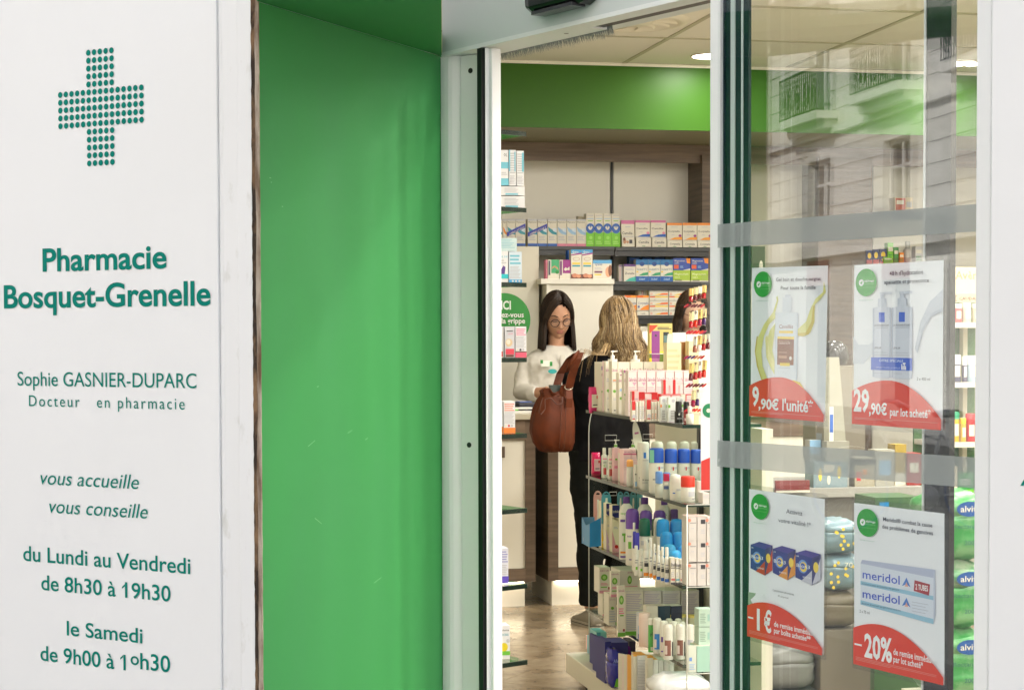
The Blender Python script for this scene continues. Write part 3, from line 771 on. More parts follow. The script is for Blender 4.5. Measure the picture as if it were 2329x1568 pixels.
# --- gondola
GX0, GY0, GY1 = 1.86, 6.21, 7.60
XR = 2.14
GZ = dict(a=1.163, b=.893, c=.612, d=.340, e=.143)
gon = empty('display_gondola', (GX0, GY0, 0), 0, 'glass shelf display gondola full of hygiene products inside the door', 'display shelving')
def G(x0, x1, y0, y1): return (x0 - GX0, x1 - GX0, y0 - GY0, y1 - GY0)
sx = {'a': GX0, 'b': GX0, 'c': GX0, 'd': GX0}
for k_ in 'abcd':
    z = GZ[k_]; x1 = XR if k_ == 'a' else 2.14
    pts = [(0, 0), (x1 - GX0, -.0), (x1 - GX0, GY1 - GY0), (0, GY1 - GY0)]
    sgl = MB().prism(pts, z - .012, z - .0005, shelf_glass).build('shelf', gon)
    e = MB(); e.box(-.002, 0, -.002, GY1 - GY0, z - .0125, z - .0002, glass_edge).box(0, x1 - GX0, -.002, 0, z - .0125, z - .0002, glass_edge)
    e.build('shelf_edge', gon)
MB().box(*G(2.15, 2.19, GY0 + .02, GY1 - .02), .1, GZ['a'] - .02, cream_metal).build('spine_panel', gon)
MB().box(*G(2.13, 2.148, 6.9, 6.93), .1, GZ['a'] - .02, dark_shelf).build('upright', gon)
MB().box(*G(1.79, 2.55, GY0 - .02, GY1 + .08), .06, GZ['e'] - .0, cream_metal).build('base_shelf', gon, bevel=.004)
MB().box(*G(1.86, 2.5, GY0 + .05, GY1), .0, .06, cream_metal).build('plinth', gon)
mb = MB(); mb.lathe([(.0, 0), (.025, .0), (.025, .06)], black, 10, c=(.02, GY1 - GY0 + .0, 0)); mb.build('foot', gon)
# clear end panel with a bright rounded edge
yE = GY1 + .012
zt_ = hz(1400, 874, yE); x_l = hx(1339.5, 1200, yE); x_c = hx(1405, 880, yE)
pr = [(x_l, .10)]; rc = x_c - x_l
arc = [(x_l + rc * (1 - cos(t)), zt_ - (zt_ - hz(1340, 985, yE)) * (1 - sin(t))) for t in [i * pi / 2 / 10 for i in range(11)]]
pr += arc + [(2.25, zt_), (2.25, .1)]
ep = empty('clear_side_panel', (0, yE, 0), 0, 'clear acrylic side panel with rounded corner at the far end of the gondola', 'acrylic panel')
MB().add([(p[0], 0, p[1]) for p in pr], [tuple(range(len(pr)))], acryl).build('sheet', ep)
MB().tube([(x_l, 0, .1)] + [(a, 0, b_) for a, b_ in arc] + [(2.1, 0, zt_)], .0022, acr_edge, 5).build('edge', ep)
m_ = MB()
for (xa, xb, ya, yb) in ((1376, 1402, 989, 1001), (1462, 1484, 987, 998), (1386, 1402, 1118, 1126)):
    X0, X1, z0, z1 = hx(xa, ya, yE), hx(xb, ya, yE), hz(xa, yb, yE), hz(xa, ya, yE)
    m_.tube([(X0, -.003, z0), (X1, -.003, z0), (X1, -.003, z1), (X0, -.003, z1)], .0012, acr_edge, 4, closed=True)
m_.build('label_frame', ep)
# clear end shelves at the near end
yN = 6.16
cx_ = hx(1562.5, 1300, 5.9)
es = empty('clear_end_stand', (0, 5.9, 0), 0, 'clear acrylic stand with boxes at the near end of the gondola', 'acrylic stand')
MB().add([(cx_, 0, .1), (cx_, .26, .1), (cx_, .26, hz(1562, 1148, 5.9)), (cx_, 0, hz(1562, 1148, 5.9))], [(0, 1, 2, 3)], acryl).build('sheet', es)
MB().tube([(cx_, 0, .1), (cx_, 0, hz(1562, 1148, 5.9))], .0022, acr_edge, 5).build('edge', es)
ESZ = [hz(1590, y, 5.9) for y in (1147, 1334, 1531)]
for z in ESZ:
    MB().add([(cx_, 0, z), (cx_ + .17, 0, z), (cx_ + .17, .26, z), (cx_, .26, z)], [(0, 1, 2, 3)], acryl).build('shelf', es)
    MB().tube([(cx_, 0, z), (cx_ + .17, 0, z)], .0018, acr_edge, 4).build('edge', es)

# --- glass display shelves just inside the door on the left
LC = at_y(1198, 768, 5.77)
lu = empty('corner_glass_shelves', (LC.x, LC.y, 0), 0, 'stack of clear glass corner shelves with packs just inside the door on the left', 'glass shelves')
dn = V((-.879, -.478, 0)); df = V((-.383, .924, 0))
LZ = []
for i, y in enumerate((300, 473, 643, 813, 985, 1155, 1327, 1500)):
    z = at_y(1198, y, LC.y).z; LZ.append(z)
    P = [V((0, 0, 0)), df * .34, df * .34 + dn * .4, dn * .4]
    MB().prism([(p.x, p.y) for p in P], z - .011, z, glass_mat('corner_shelf_glass', (.90, .95, .92), 1.0)).build('shelf', lu)
    e = MB(); q = dn * .4; 
    e.prism([(0, 0), (q.x, q.y), (q.x + .004, q.y + .009), (.002, .009)], z - .0135, z + .0003, glass_edge); e.add([(0, 0, z - .0135), (q.x, q.y, z - .0135), (q.x, q.y, z + .0004), (0, 0, z + .0004)], [(0, 1, 2, 3)], glass_edge)
    q2 = df * .34
    e.build('shelf_edge', lu)
LUP = MB().box(-.36, -.33, .02, .05, 0, 2.9, alu); LUP.build('upright', lu)

# --- shelving at the right, seen through the glass
RY = 9.6
rs = empty('side_shelving', (0, RY, 0), 0, 'cream side shelving with green back panel seen through the glass at the far right', 'shelving')
RX0, RX1 = hx(2148, 900, RY), hx(2290, 900, RY)
MB().box(RX0, RX1, .40, .42, .3, hz(2190, 600, RY), mat('back_green', (.06, .16, .04), .5)).build('back_panel', rs)
RZ = []
for y in (733, 869, 1005, 1130, 1290, 1430):
    z = hz(2190, y, RY); RZ.append(z); MB().box(RX0, RX1, 0, .4, z - .028, z, cream_metal).build('shelf', rs)
MB().box(hx(2197, 900, RY + .3), hx(2207, 900, RY + .3), .34, .39, .2, hz(2190, 640, RY), cream_metal).build('upright', rs)
# low display table in the middle of the right-hand view
TY = 7.2
tb = empty('display_table', (0, TY, 0), 0, 'low grey display table with packs behind the glass door', 'display table')
tx0, tx1 = hx(1722, 1100, TY), hx(2098, 1100, TY); tz = hz(1900, 1108, TY)
MB().box(tx0, tx1, 0, .6, tz - .04, tz, mat('table_top', (.34, .33, .30), .4)).build('top', tb, bevel=.003)
MB().box(tx0 + .05, tx1 - .05, .05, .55, 0, tz - .041, mat('table_body', (.16, .15, .13), .5)).build('body', tb)
t2 = empty('white_cupboard', (0, 10.9, 0), 0, 'tall cream cupboard behind the left posters', 'cupboard')
MB().box(hx(1700, 900, 10.9), hx(1742, 900, 10.9), 0, .4, 0, hz(1720, 640, 10.9), cream_wall).build('body', t2)
# ================================================================ products
def carton(x0, x1, Y, zb, zt, depth, base, art=(), name='carton', label=None, cat='box', group=None, lart=(), tcol=None, rz=0.0, parent=None, inner_lines=None):
    """box whose front faces -y at depth Y. art: (u0,u1,v0,v1,material) or ('t',text,u0,u1,v,h,material); v from the bottom"""
    w = x1 - x0; h = zt - zb; mb = MB(); g = .0008
    mb.box(g, w - g, 0, depth, 0, h, base)
    if tcol: mb.poly([(g, 0, h + .0003), (w - g, 0, h + .0003), (w - g, depth, h + .0003), (g, depth, h + .0003)], tcol)
    n = 0
    for a in art:
        n += 1; y = -.0003 - .00012 * n
        if a[0] == 't': mb.text(a[1], a[2] * w, a[3] * w, a[4] * h, a[5] * h, a[6], y=y, bold=.012, res=1)
        elif a[0] == 'c': disc(mb, a[1] * w, a[2] * h, a[3] * h, a[4], y=y, n=16, rx=(a[5] * w if len(a) > 5 else None))
        elif a[0] == 'p': mb.poly([(p[0] * w, y, p[1] * h) for p in a[1]], a[2])
        elif a[0] == 'l':
            u0_, u1_, v0, v1, k_, m_ = a[1:]
            for i in range(k_):
                vv = v0 + (v1 - v0) * i / k_; e_ = u1_ - (u1_ - u0_) * .25 * ((i * 37) % 10) / 10
                mb.poly([(u0_ * w, y, vv * h), (e_ * w, y, vv * h), (e_ * w, y, (vv + (v1 - v0) / k_ * .5) * h), (u0_ * w, y, (vv + (v1 - v0) / k_ * .5) * h)], m_)
        else: mb.poly([(a[0] * w, y, a[2] * h), (a[1] * w, y, a[2] * h), (a[1] * w, y, a[3] * h), (a[0] * w, y, a[3] * h)], a[4])
    n = 0
    for a in lart:       # side facing -x, u from far to near
        n += 1; xx = g - .0004 - .00012 * n
        if a[0] == 't':
            mb.add([(xx, depth - (p[1]), p[2]) for p in [(0, a[2] * depth + (q[0] - text_geo(a[1], .012, 0, 1)[2]) * (a[3] - a[2]) * depth / (text_geo(a[1], .012, 0, 1)[3] - text_geo(a[1], .012, 0, 1)[2]), a[4] * h + q[1] * a[5] * h) for q in text_geo(a[1], .012, 0, 1)[0]]], text_geo(a[1], .012, 0, 1)[1], a[6])
        elif a[0] == 'c': mb.poly([(xx, depth * (1 - a[1]) - a[3] * h * cos(t), a[2] * h + a[3] * h * sin(t)) for t in [i * pi / 7 for i in range(14)]], a[4])
        else: mb.poly([(xx, depth * (1 - a[0]), a[2] * h), (xx, depth * (1 - a[1]), a[2] * h), (xx, depth * (1 - a[1]), a[3] * h), (xx, depth * (1 - a[0]), a[3] * h)], a[4])
    return mb.build(name, parent, (x0, Y, zb), rz, label, cat, group)

def bottle(x0, x1, Y, zb, zt, body, cap, capf=.25, shape='round', label=None, cat='bottle', group=None, name='bottle', art=(), neck=.4, shoulder=.1, capr=1.0, ey=1.0, pump=False, ring=None, domed=False):
    """body and cap are parts; capf is the cap's share of the height"""
    r = (x1 - x0) / 2 * .98; h = zt - zb; cx = (x0 + x1) / 2; hb = h * (1 - capf)
    root = empty(name, (cx, Y + r * ey, zb), 0, label, cat, group)
    mb = MB()
    if shape == 'round':
        sh = shoulder * hb; rn = r * neck if not capr >= .98 else r * .98
        mb.lathe([(r * .9, 0), (r, r * .12), (r, hb - sh), (r * .96 if capr > .97 else (r + rn) / 2 * 1.1, hb - sh * .4), (rn, hb)], body, 16, ey=ey)
    else:
        mb.lathe([(r * .9, 0), (r, r * .1), (r * .95, hb - shoulder * hb), (r * neck, hb)], body, 16, ey=ey)
    k_ = .0006
    for a in art:   # (u0,u1,v0,v1,mat) wrapped on the front, u in -1..1 across
        vs = []; n = 6
        if a[0] == 't':
            vv, ff, xa, xb = text_geo(a[1], .012, 0, 1)
            out = [(((a[2] + (p[0] - xa) / (xb - xa) * (a[3] - a[2])) * r), 0, a[4] * h + p[1] * a[5] * h) for p in vv]
            out = [(p[0], -ey * sqrt(max(0, r * r - p[0] * p[0])) - k_, p[2]) for p in out]
            mb.add(out, ff, a[6])
        else:
            for i in range(n + 1):
                s_ = a[0] + (a[1] - a[0]) * i / n; px__ = s_ * r * 1.004; yy = -ey * sqrt(max(0, r * r - (s_ * r) ** 2)) - k_
                vs += [(px__, yy, a[2] * h), (px__, yy, a[3] * h)]
            mb.add(vs, [(2 * i, 2 * i + 2, 2 * i + 3, 2 * i + 1) for i in range(n)], a[4], True)
        k_ += .00015
    mb.build('body', root)
    c = MB(); rc_ = r * (capr if capr < .98 else .99)
    hc = h - hb
    if pump:
        c.lathe([(r * .42, hb), (r * .42, hb + hc * .45), (r * .16, hb + hc * .47), (r * .16, hb + hc * .8)], cap, 12)
        c.box(-r * .35, r * .3, -r * .28, r * .28, hb + hc * .8, h, cap); c.box(r * .3, r * 1.05, -r * .13, r * .13, hb + hc * .84, h - hc * .03, cap)
        c.build('pump', root, bevel=.0015)
        if ring: MB().lathe([(r * .44, hb + hc * .1), (r * .44, hb + hc * .35)], ring, 12).build('ring', root)
    else:
        if domed: c.lathe([(rc_, hb + .0005), (rc_, hb + hc * .6), (rc_ * .93, hb + hc * .82), (rc_ * .7, hb + hc * .95), (0, h)], cap, 16, ey=ey)
        else: c.lathe([(rc_, hb + .0005), (rc_, hb + hc * .86), (rc_ * .92, h - hc * .03), (rc_ * .8, h), (0, h)], cap, 16, ey=ey)
        c.build('cap', root)
    return root
W = flat(222, 217, 202); Wc = flat(226, 223, 213); CR = flat(215, 205, 180)
G1 = flat(150, 150, 150); GD = flat(60, 60, 66); NAVY = flat(28, 36, 110); BLU = flat(30, 95, 190); CY1 = flat(30, 140, 205); TEALc = flat(40, 150, 170)
RED = flat(200, 30, 35); PNK = flat(225, 130, 160); HOT = flat(215, 40, 110); MAG = flat(150, 40, 130); PUR = flat(96, 62, 150); LIM = flat(110, 190, 40); GRN = flat(40, 140, 60); DGR = flat(0, 70, 60)
YEL = flat(240, 205, 60); ORG = flat(235, 140, 40); LPK = flat(238, 200, 200); LGY = flat(190, 190, 195); BRN = flat(110, 60, 45); MINT = flat(150, 205, 190); LBL = flat(150, 190, 225); BLK = flat(18, 18, 20, .25)
GOLD = mat('gold_cap', (.75, .55, .22), .2, metal=1.0)
SKINT = flat(190, 140, 105)

# ---- upper back shelf
PX6 = lambda c: 1126 + c / 3.94
PY6 = lambda c: 284.3 + c / 3.94
def bs(c0, c1, ct, z, Y, base, art, label, group, depth=.06, zt=None, **k):
    xa, xb = PX6(c0), PX6(c1); x0 = hx(xa, PY6(ct), Y); x1 = hx(xb, PY6(ct), Y)
    return carton(x0, x1, Y, z, zt or hz((xa + xb) / 2, PY6(ct), Y), depth, base, art, label=label, group=group, **k)
Y1 = SY + .03
sash = flat(35, 50, 170)
def physio(wave, foot): return [(.0, 1, .93, 1, LGY), ('t', 'Physiomer', .08, .92, .86, .055, GD), ('p', [(.03, .72), (.45, .62), (.97, .52), (.97, .42), (.5, .45), (.15, .55)], wave), ('p', [(.5, .66), (.97, .66), (.97, .5), (.6, .56)], flat(215, 225, 235)), (.0, 1, 0, .10, foot), ('l', .12, .8, .22, .4, 3, LGY)]
its = [(-10, 68, TEALc, BLU), (70, 105, ORG, RED), (107, 184, TEALc, BLU), (186, 271, TEALc, BLU), (292, 379, TEALc, BLU), (381, 466, TEALc, BLU), (470, 555, TEALc, BLU), (557, 641, LBL, PNK), (643, 727, LBL, PNK), (729, 815, LBL, PNK)]
labs = ['leftmost half hidden white nasal spray box on the upper back shelf', 'white and orange box left of the sashed nasal spray boxes', 'first box of the left blue sashed nasal spray pair', 'second box of the left blue sashed nasal spray pair', 'first box of the right blue sashed nasal spray pair', 'second box of the right blue sashed nasal spray pair', 'blue footed nasal spray box right of the sashed pairs', 'first of three pink footed baby nasal spray boxes', 'middle of three pink footed baby nasal spray boxes', 'last of three pink footed baby nasal spray boxes beside the green boxes']
for (a, b_, wv, ft), lb in zip(its, labs):
    o = bs(a, b_, 842, Z1, Y1, W, physio(wv, ft), lb, 'nasal spray boxes on the upper back shelf')
for (a, b_), lb in zip(((107, 271), (292, 466)), ('left', 'right')):
    xa, xb = hx(PX6(a), 500, Y1), hx(PX6(b_), 500, Y1); zz0 = hz(1180, PY6(1000), Y1); zz1 = hz(1180, PY6(920), Y1); hh = .028
    m_ = MB(); m_.poly([(xa, -.003, zz0), (xb, -.003, zz1), (xb, -.003, zz1 + hh), (xa, -.003, zz0 + hh)], sash)
    vs, fs, t0, t1 = text_geo('OFFRE LOT DE 2', .02, 0, 1); k_ = (xb - xa) * .84 / (t1 - t0)
    m_.add([(xa + .012 + (p[0] - t0) * k_, -.0036, zz0 + .007 + (p[0] - t0) * k_ * (zz1 - zz0) / (xb - xa) + p[1] * .013) for p in vs], fs, W)
    m_.build('paper_sash', loc=(0, Y1, 0), label='blue diagonal sash wrapped round the %s pair of nasal spray boxes' % lb, cat='paper sash')
green_art = [(.0, 1, 0, .43, flat(120, 205, 30)), ('c', .5, .55, .155, flat(20, 90, 180), .52), ('p', [(.2, .6), (.35, .52), (.5, .5), (.65, .52), (.8, .6), (.66, .6), (.6, .64), (.5, .55), (.4, .64), (.34, .6)], W), (.12, .88, .93, .955, LGY), (.1, .9, .84, .86, LBL), (.2, .8, .77, .79, LIM), ('l', .15, .85, .08, .2, 2, flat(170, 225, 110)), ('c', .55, .27, .05, flat(160, 225, 90), .2)]
for i, (a, b_) in enumerate(((816, 891), (893, 968), (970, 1044), (1046, 1121))):
    bs(a, b_, 793, Z1, Y1 - .005, W, green_art, ['leftmost', 'second', 'third', 'rightmost'][i] + ' tall white and lime green box with blue circle', 'tall lime green boxes on the upper back shelf')
bs(745, 815, 815, Z1, Y1 + .12, CR, [('l', .1, .9, .5, .9, 3, LGY)], 'pale box standing behind the pink footed boxes', None)
def camil(t, topc, wv): return [(0, 1, .86, 1, topc), ('t', t, .06, .84, .47, .10, GD), ('p', [(.15, .03), (.5, .16), (1, .2), (1, .03)], wv), ('c', .86, .26, .075, PNK if topc != ORG else MAG, .1), (.3, .7, .74, .77, LGY), (.3, .5, .3, .33, LGY), (0, 1, 0, .02, LGY)]
zcam = hz(1480, PY6(1005), Y1)
for i, (a, b_) in enumerate(((1130, 1250), (1256, 1388), (1393, 1530))):
    n_ = ['left', 'middle', 'right'][i]
    bs(a, b_, 853, zcam if i else Z1, Y1, W, camil('Camilia', flat(205, 110, 160), BLU) if i else camil('Camilia', flat(205, 110, 160), W), '%s upper white box with pink top band on the back shelf' % n_, 'pink banded boxes on the upper back shelf')
for i, (a, b_) in enumerate(((1264, 1400), (1408, 1537))):
    bs(a, b_, 1005, Z1, Y1 - .012, W, [('t', 'Camilia', .15, .85, .38, .26, GD), (.2, .8, .78, .84, LGY), (.4, .6, .06, .12, GRN)], '%s flat white box under the pink banded boxes' % ['left', 'right'][i], 'flat white boxes on the upper back shelf', zt=zcam - .002)
bs(1137, 1250, 985, Z1, Y1 - .02, W, [('c', .22, .45, .2, SKINT, .13), ('c', .18, .65, .14, BRN, .1), ('c', .45, .4, .12, SKINT, .1), (.58, .82, .28, .6, GD), (.05, .95, .84, .9, LGY)], 'small white box with a family picture in front of the pink banded box', None)
zcor = hz(1480, PY6(1030), Y1)
for i, (a, b_) in enumerate(((1541, 1676), (1680, 1809), (1812, 1945))):
    n_ = ['left', 'middle', 'right'][i]
    bs(a, b_, 876, zcor, Y1, W, camil('Coryzalia', ORG, flat(240, 160, 40)), '%s upper white box with orange band on the back shelf' % n_, 'orange banded boxes on the upper back shelf')
    bs(a + 3, b_ + 1, 1030, Z1, Y1 - .01, W, [('t', 'Coryzalia', .15, .85, .35, .28, GD), (.4, .6, .05, .13, GRN)], '%s flat white box under the orange banded boxes' % n_, 'flat white boxes under the orange banded boxes', zt=zcor - .002)
# ---- on the white cabinet
YC = 11.72
def rows(n): return ('l', .1, .9, .05, .25, n, LGY)
bs(473, 573, 1205, ct_, YC, W, [(.3, 1, .3, 1, flat(60, 165, 110)), ('p', [(.35, .5), (.6, .62), (.95, .45), (.9, .58), (.6, .7), (.4, .62)], SKINT), (.05, .22, .2, .95, flat(70, 70, 90)), ('c', .82, .35, .09, GRN)], 'white and green pack at the left end of the white cabinet top', None)
bs(455, 471, 1207, ct_, YC + .01, PNK, [], 'thin pink pack edge left of the green pack on the cabinet', None)
bs(577, 677, 1207, ct_, YC, W, [(.3, 1, .3, 1, MAG), ('p', [(.38, .5), (.55, .62), (.68, .55), (.9, .65), (.9, .45), (.68, .48), (.55, .42)], W), (.05, .22, .2, .95, flat(110, 50, 110))], 'white and purple pack second on the white cabinet top', None)
bs(650, 690, 1120, ct_, YC + .1, BLU, [], 'dark blue pack standing behind the two tall packs on the cabinet', None)
tall = [(0, 1, .87, 1, flat(60, 150, 205)), ('t', 'Quies', .12, .7, .89, .07, W), ('p', [(0, .83), (1, .9), (1, .85), (0, .79)], MAG), ('c', .5, .68, .06, flat(190, 150, 140), .33), ('c', .5, .68, .048, W, .28), (.12, .85, .5, .56, YEL), (.12, .85, .42, .47, TEALc), (.0, 1, .02, .16, BRN), ('c', .35, .12, .07, flat(200, 130, 100), .25), ('c', .72, .10, .06, flat(215, 150, 115), .22)]
for i, (a, b_) in enumerate(((680, 776), (779, 874))): bs(a, b_, 1115, ct_, YC - .005, W, tall, '%s tall white pack with blue top on the white cabinet' % ['left', 'right'][i], 'tall packs on the white cabinet')
bs(877, 1044, 1209, ct_, YC - .005, W, [(0, 1, .82, 1, flat(90, 165, 215)), ('t', 'Quies', .1, .5, .72, .15, flat(60, 110, 170)), ('l', .08, .5, .5, .64, 2, LGY), (.08, .5, .33, .42, flat(120, 60, 90)), (.08, .45, .2, .27, YEL), ('c', .82, .38, .28, flat(220, 165, 130), .16), ('c', .92, .45, .3, flat(130, 80, 55), .1)], 'wide white pack with a sleeping face at the right end of the cabinet top', None)
# ---- second right shelf
Y2 = SY + .03
for i in range(5): bs(1108 + i * 9, 1116 + i * 9, 1252, Z2, Y2 + .01 + .004 * i, [W, LPK, W, LGY, W][i], [(.1, .9, .9, .97, PUR)], nth(i, 5) + ' thin white box edge left of the purple banded box', 'thin boxes on the second back shelf')
bs(1153, 1260, 1246, Z2, Y2, W, [(.0, 1, .87, 1, flat(100, 60, 130)), ('t', 'Zenalia', .1, .9, .42, .12, GD), ('p', [(.1, .02), (.5, .2), (1, .3), (1, .02)], flat(60, 185, 170)), ('l', .15, .85, .66, .78, 2, LGY)], 'white box with purple band left of the blue boxes', None)
for i, (a, b_) in enumerate(((1262, 1371), (1373, 1481), (1483, 1593))):
    n_ = ['left', 'middle', 'right'][i]
    bs(a, b_, 1205, Z2, Y2 + .002, W, [(0, 1, .76, 1, flat(25, 110, 170)), ('c', .5, .8, .1, flat(20, 70, 140), .2), ('t', 'Sédatif PC', .08, .92, .52, .09, flat(90, 130, 150)), (.05, .2, .42, .48, YEL), ('p', [(.2, .27), (.6, .4), (1, .43), (1, .3), (.5, .27)], flat(50, 160, 110)), (0, 1, 0, .24, flat(25, 95, 175)), ('t', 'Sédatif', .25, .75, .08, .08, flat(190, 220, 240))], '%s white box with blue top and foot on the second back shelf' % n_, 'blue and white boxes on the second back shelf')
    bs(a - 62, b_ - 66, 1180, Z2, Y2 + .13, flat(20, 70, 110), [(.1, .9, .85, .95, BLU)], '%s dark blue box behind the blue and white boxes' % n_, 'dark blue boxes at the back of the second shelf')
zmg = hz(1550, PY6(1300), Y2)
for i, (a, b_) in enumerate(((1596, 1750), (1755, 1910))):
    n_ = ['left', 'right'][i]
    bs(a, b_, 1303, Z2, Y2 - .002, flat(165, 195, 60), [('t', 'Magnesium', .08, .88, .6, .2, flat(225, 235, 180)), ('t', '300+', .08, .4, .3, .18, flat(225, 235, 180)), (0, 1, .0, .12, W), (.1, .5, .08, .16, GD)], '%s lime green box at the right end of the second shelf' % n_, 'lime boxes on the second back shelf', zt=zmg - .001)
    bs(a, b_, 1193, zmg, Y2, flat(45, 75, 165), [('t', 'Magnesium', .08, .7, .72, .14, W), ('t', '300+', .08, .35, .52, .13, W), ('p', [(.74, 1), (1, 1), (1, .55), (.8, .6)], ORG), (.04, .32, .12, .45, flat(215, 90, 40)), ('p', [(.6, .02), (1, .15), (1, .0), (.6, 0)], W), ('l', .4, .6, .2, .4, 3, LBL)], '%s blue box with orange corner stacked on the lime box' % n_, 'blue boxes on the lime boxes')
# ---- third right shelf
PX7 = lambda c: 1126 + c / 3.94
PY7 = lambda c: 625.5 + c / 3.94
def b7(c0, c1, ct, cb, Y, base, art, label, group, z=None, depth=.08):
    x0, x1 = hx(PX7(c0), 700, Y), hx(PX7(c1), 700, Y); yb = z if z else hz(1500, PY7(cb), Y)
    return carton(x0, x1, Y, yb, hz(PX7((c0 + c1) / 2), PY7(ct), Y), depth, base, art, label=label, group=group)
osc = [(.02, .98, .84, .97, YEL), (.02, .3, .84, .97, flat(225, 100, 40)), ('t', 'oscillococcinum', .02, .98, .42, .22, G1), ('p', [(.3, .08), (.65, .26), (.97, .3), (.97, .1)], flat(235, 110, 40)), ('p', [(.25, .08), (.5, .22), (.62, .22), (.5, .08)], YEL), ('t', '30', .05, .16, .08, .22, flat(225, 90, 50))]
zz = [(270, 354), (186, 268), (100, 184)]
for c_i, (a, b_) in enumerate(((1383, 1553), (1558, 1728))):
    for r_i, (t_, bt) in enumerate(zz):
        b7(a, b_, t_, bt, Y2, W, osc, '%s yellow and orange striped white box in the %s stack of the third shelf' % (['bottom', 'middle', 'top'][r_i], ['left', 'right'][c_i]), 'striped flu remedy boxes on the third back shelf', z=Z3 if r_i == 0 else None)
for i, (a, b_) in enumerate(((1160, 1268), (1272, 1378))):
    zq = hz(1450, PY7(318), Y2)
    b7(a, b_, 320, 354, Y2, W, [('t', 'Coryzalia', .3, .7, .3, .3, GD)], '%s flat white box below the orange topped box on the third shelf' % ['left', 'right'][i], 'flat boxes on the third back shelf', z=Z3)
    b7(a, b_, 180, 316, Y2, W, [(0, 1, .84, 1, flat(240, 150, 40)), (0, .5, .84, 1, flat(230, 110, 40)), ('t', 'Coryzalia', .05, .97, .42, .14, flat(90, 100, 150)), ('p', [(.2, .03), (.55, .25), (1, .4), (1, .03)], flat(240, 140, 40)), ('c', .15, .25, .09, flat(90, 110, 160), .08)], '%s orange topped white box on the third back shelf' % ['left', 'right'][i], 'orange topped boxes on the third back shelf')
for i in range(6): b7(1283 + i * 16, 1297 + i * 16, 108 + (i * 5) % 9, 180, Y2 + .05, [CR, W, LPK, W, CR, YEL][i], [], nth(i, 6) + ' thin upright pack left of the striped boxes', 'thin packs behind the orange topped boxes')
# fourth shelf remnants
b7(1300, 1385, 458, 495, Y2, W, [(0, 1, .1, .35, RED), ('t', 'Actifed', .1, .8, .5, .3, G1)], 'white box with red stripe low on the back shelving behind the blonde customer', None, z=Z4)
# ---- corner glass shelves by the door, left
def ls(xa, xb, yt, k, art, base=W, lab=None, depth=.07, yb=None, Yo=.03, zb=None, grp=None):
    Y = LC.y + Yo; x0, x1 = hx(xa, yt, Y), hx(xb, yt, Y); z0 = LZ[k] + .0005 if zb is None else zb
    return carton(x0, x1, Y, z0, hz((xa + xb) / 2, yt, Y), depth, base, art, label=lab, group=grp)
LBT = flat(110, 185, 205); tx = lambda n=6, a=.3, b_=.9: ('l', .12, .88, a, b_, n, LGY)
gW = flat(225, 225, 228)
zq = hz(1165, 422, LC.y + .03)
ls(1124, 1156.5, 341, 1, [('t', 'OL', .66, .92, .82, .09, GD), (0, 1, .48, .66, LBT), (0, 1, 0, .2, LBT), ('l', .5, .9, .3, .4, 2, LGY)], gW, 'white and light blue box with dark lettering on the second glass shelf', zb=zq)
ls(1157.5, 1174, 341, 1, [tx(9, .35, .95), (.0, .18, 0.4, 1, LBT), (.75, .9, .4, .95, LBT), ('l', .1, .9, .05, .3, 6, LGY)], gW, 'narrow white box in clear wrap beside the lettered box', zb=zq)
ls(1174.5, 1192, 343, 1, [tx(9, .35, .95), (.7, .95, .4, .95, LBT), ('l', .1, .9, .05, .3, 6, LGY)], gW, 'rightmost narrow white box in clear wrap on the second glass shelf', zb=zq)
for i, (ya, yb) in enumerate(((424, 444), (446, 468))):
    z0 = hz(1165, yb, LC.y + .02); ls(1122, 1194, ya, 1, [('l', .35, .8, .3, .9, 5, LGY), (.38, .78, .05, .22, LBT), ('l', .02, .2, .3, .8, 4, LGY)], gW, '%s flat white box lying under the clear wrapped boxes' % ['upper', 'lower'][i], zb=(LZ[1] + .0005 if i == 1 else z0), Yo=.02)
zq = hz(1165, 571, LC.y + .03)
ls(1110, 1176, 541, 2, [('l', .1, .92, .25, .95, 6, flat(150, 195, 205))], flat(195, 215, 218), 'flat pale blue box on top of the packs of the third glass shelf', zb=zq)
ls(1112, 1156, 571, 2, [('t', 'JAMBE DE', .3, .97, .8, .06, LBT), ('p', [(.5, .3), (.75, .55), (.85, .5), (.8, .2)], flat(90, 60, 140)), (.55, 1, .14, .28, flat(40, 190, 200)), ('l', .2, .9, .62, .76, 2, LGY)], gW, 'white and turquoise box with a purple flower on the third glass shelf')
ls(1157, 1187, 572, 2, [('l', .1, .9, .6, .95, 3, LBT), ('l', .1, .9, .15, .55, 9, LGY), (0, 1, 0, .11, flat(70, 160, 215)), ('c', .3, .06, .03, W), ('c', .55, .06, .03, W), ('c', .8, .06, .03, W)], flat(205, 218, 230), 'light blue box with small print on the third glass shelf')
ls(1120, 1146, 742, 3, [('c', .45, .4, .15, flat(225, 190, 160), .3), (.1, .9, .03, .2, RED)], gW, 'white box with a red corner at the left edge of the fourth glass shelf', Yo=.035)
ls(1147.5, 1171, 742, 3, [('t', 'LOOK', .35, .8, .74, .05, PNK), ('c', .42, .48, .13, flat(215, 190, 150), .34), ('c', .36, .5, .08, W, .2), (.1, .92, .1, .28, flat(225, 70, 90)), (.12, .9, .02, .09, BRN), ('l', .2, .8, .84, .9, 1, GD)], flat(200, 200, 208), 'grey box with a nut picture and red label on the fourth glass shelf')
ls(1172, 1197.5, 742, 3, [('l', .08, .92, .72, .96, 4, PNK), ('l', .08, .92, .32, .7, 9, LGY), (0, 1, 0, .16, flat(230, 90, 120)), (0, 1, .165, .2, BRN), ('c', .2, .25, .035, W), ('c', .45, .25, .035, GD), ('c', .7, .25, .035, LGY)], flat(222, 222, 228), 'white box with pink foot and small print on the fourth glass shelf')
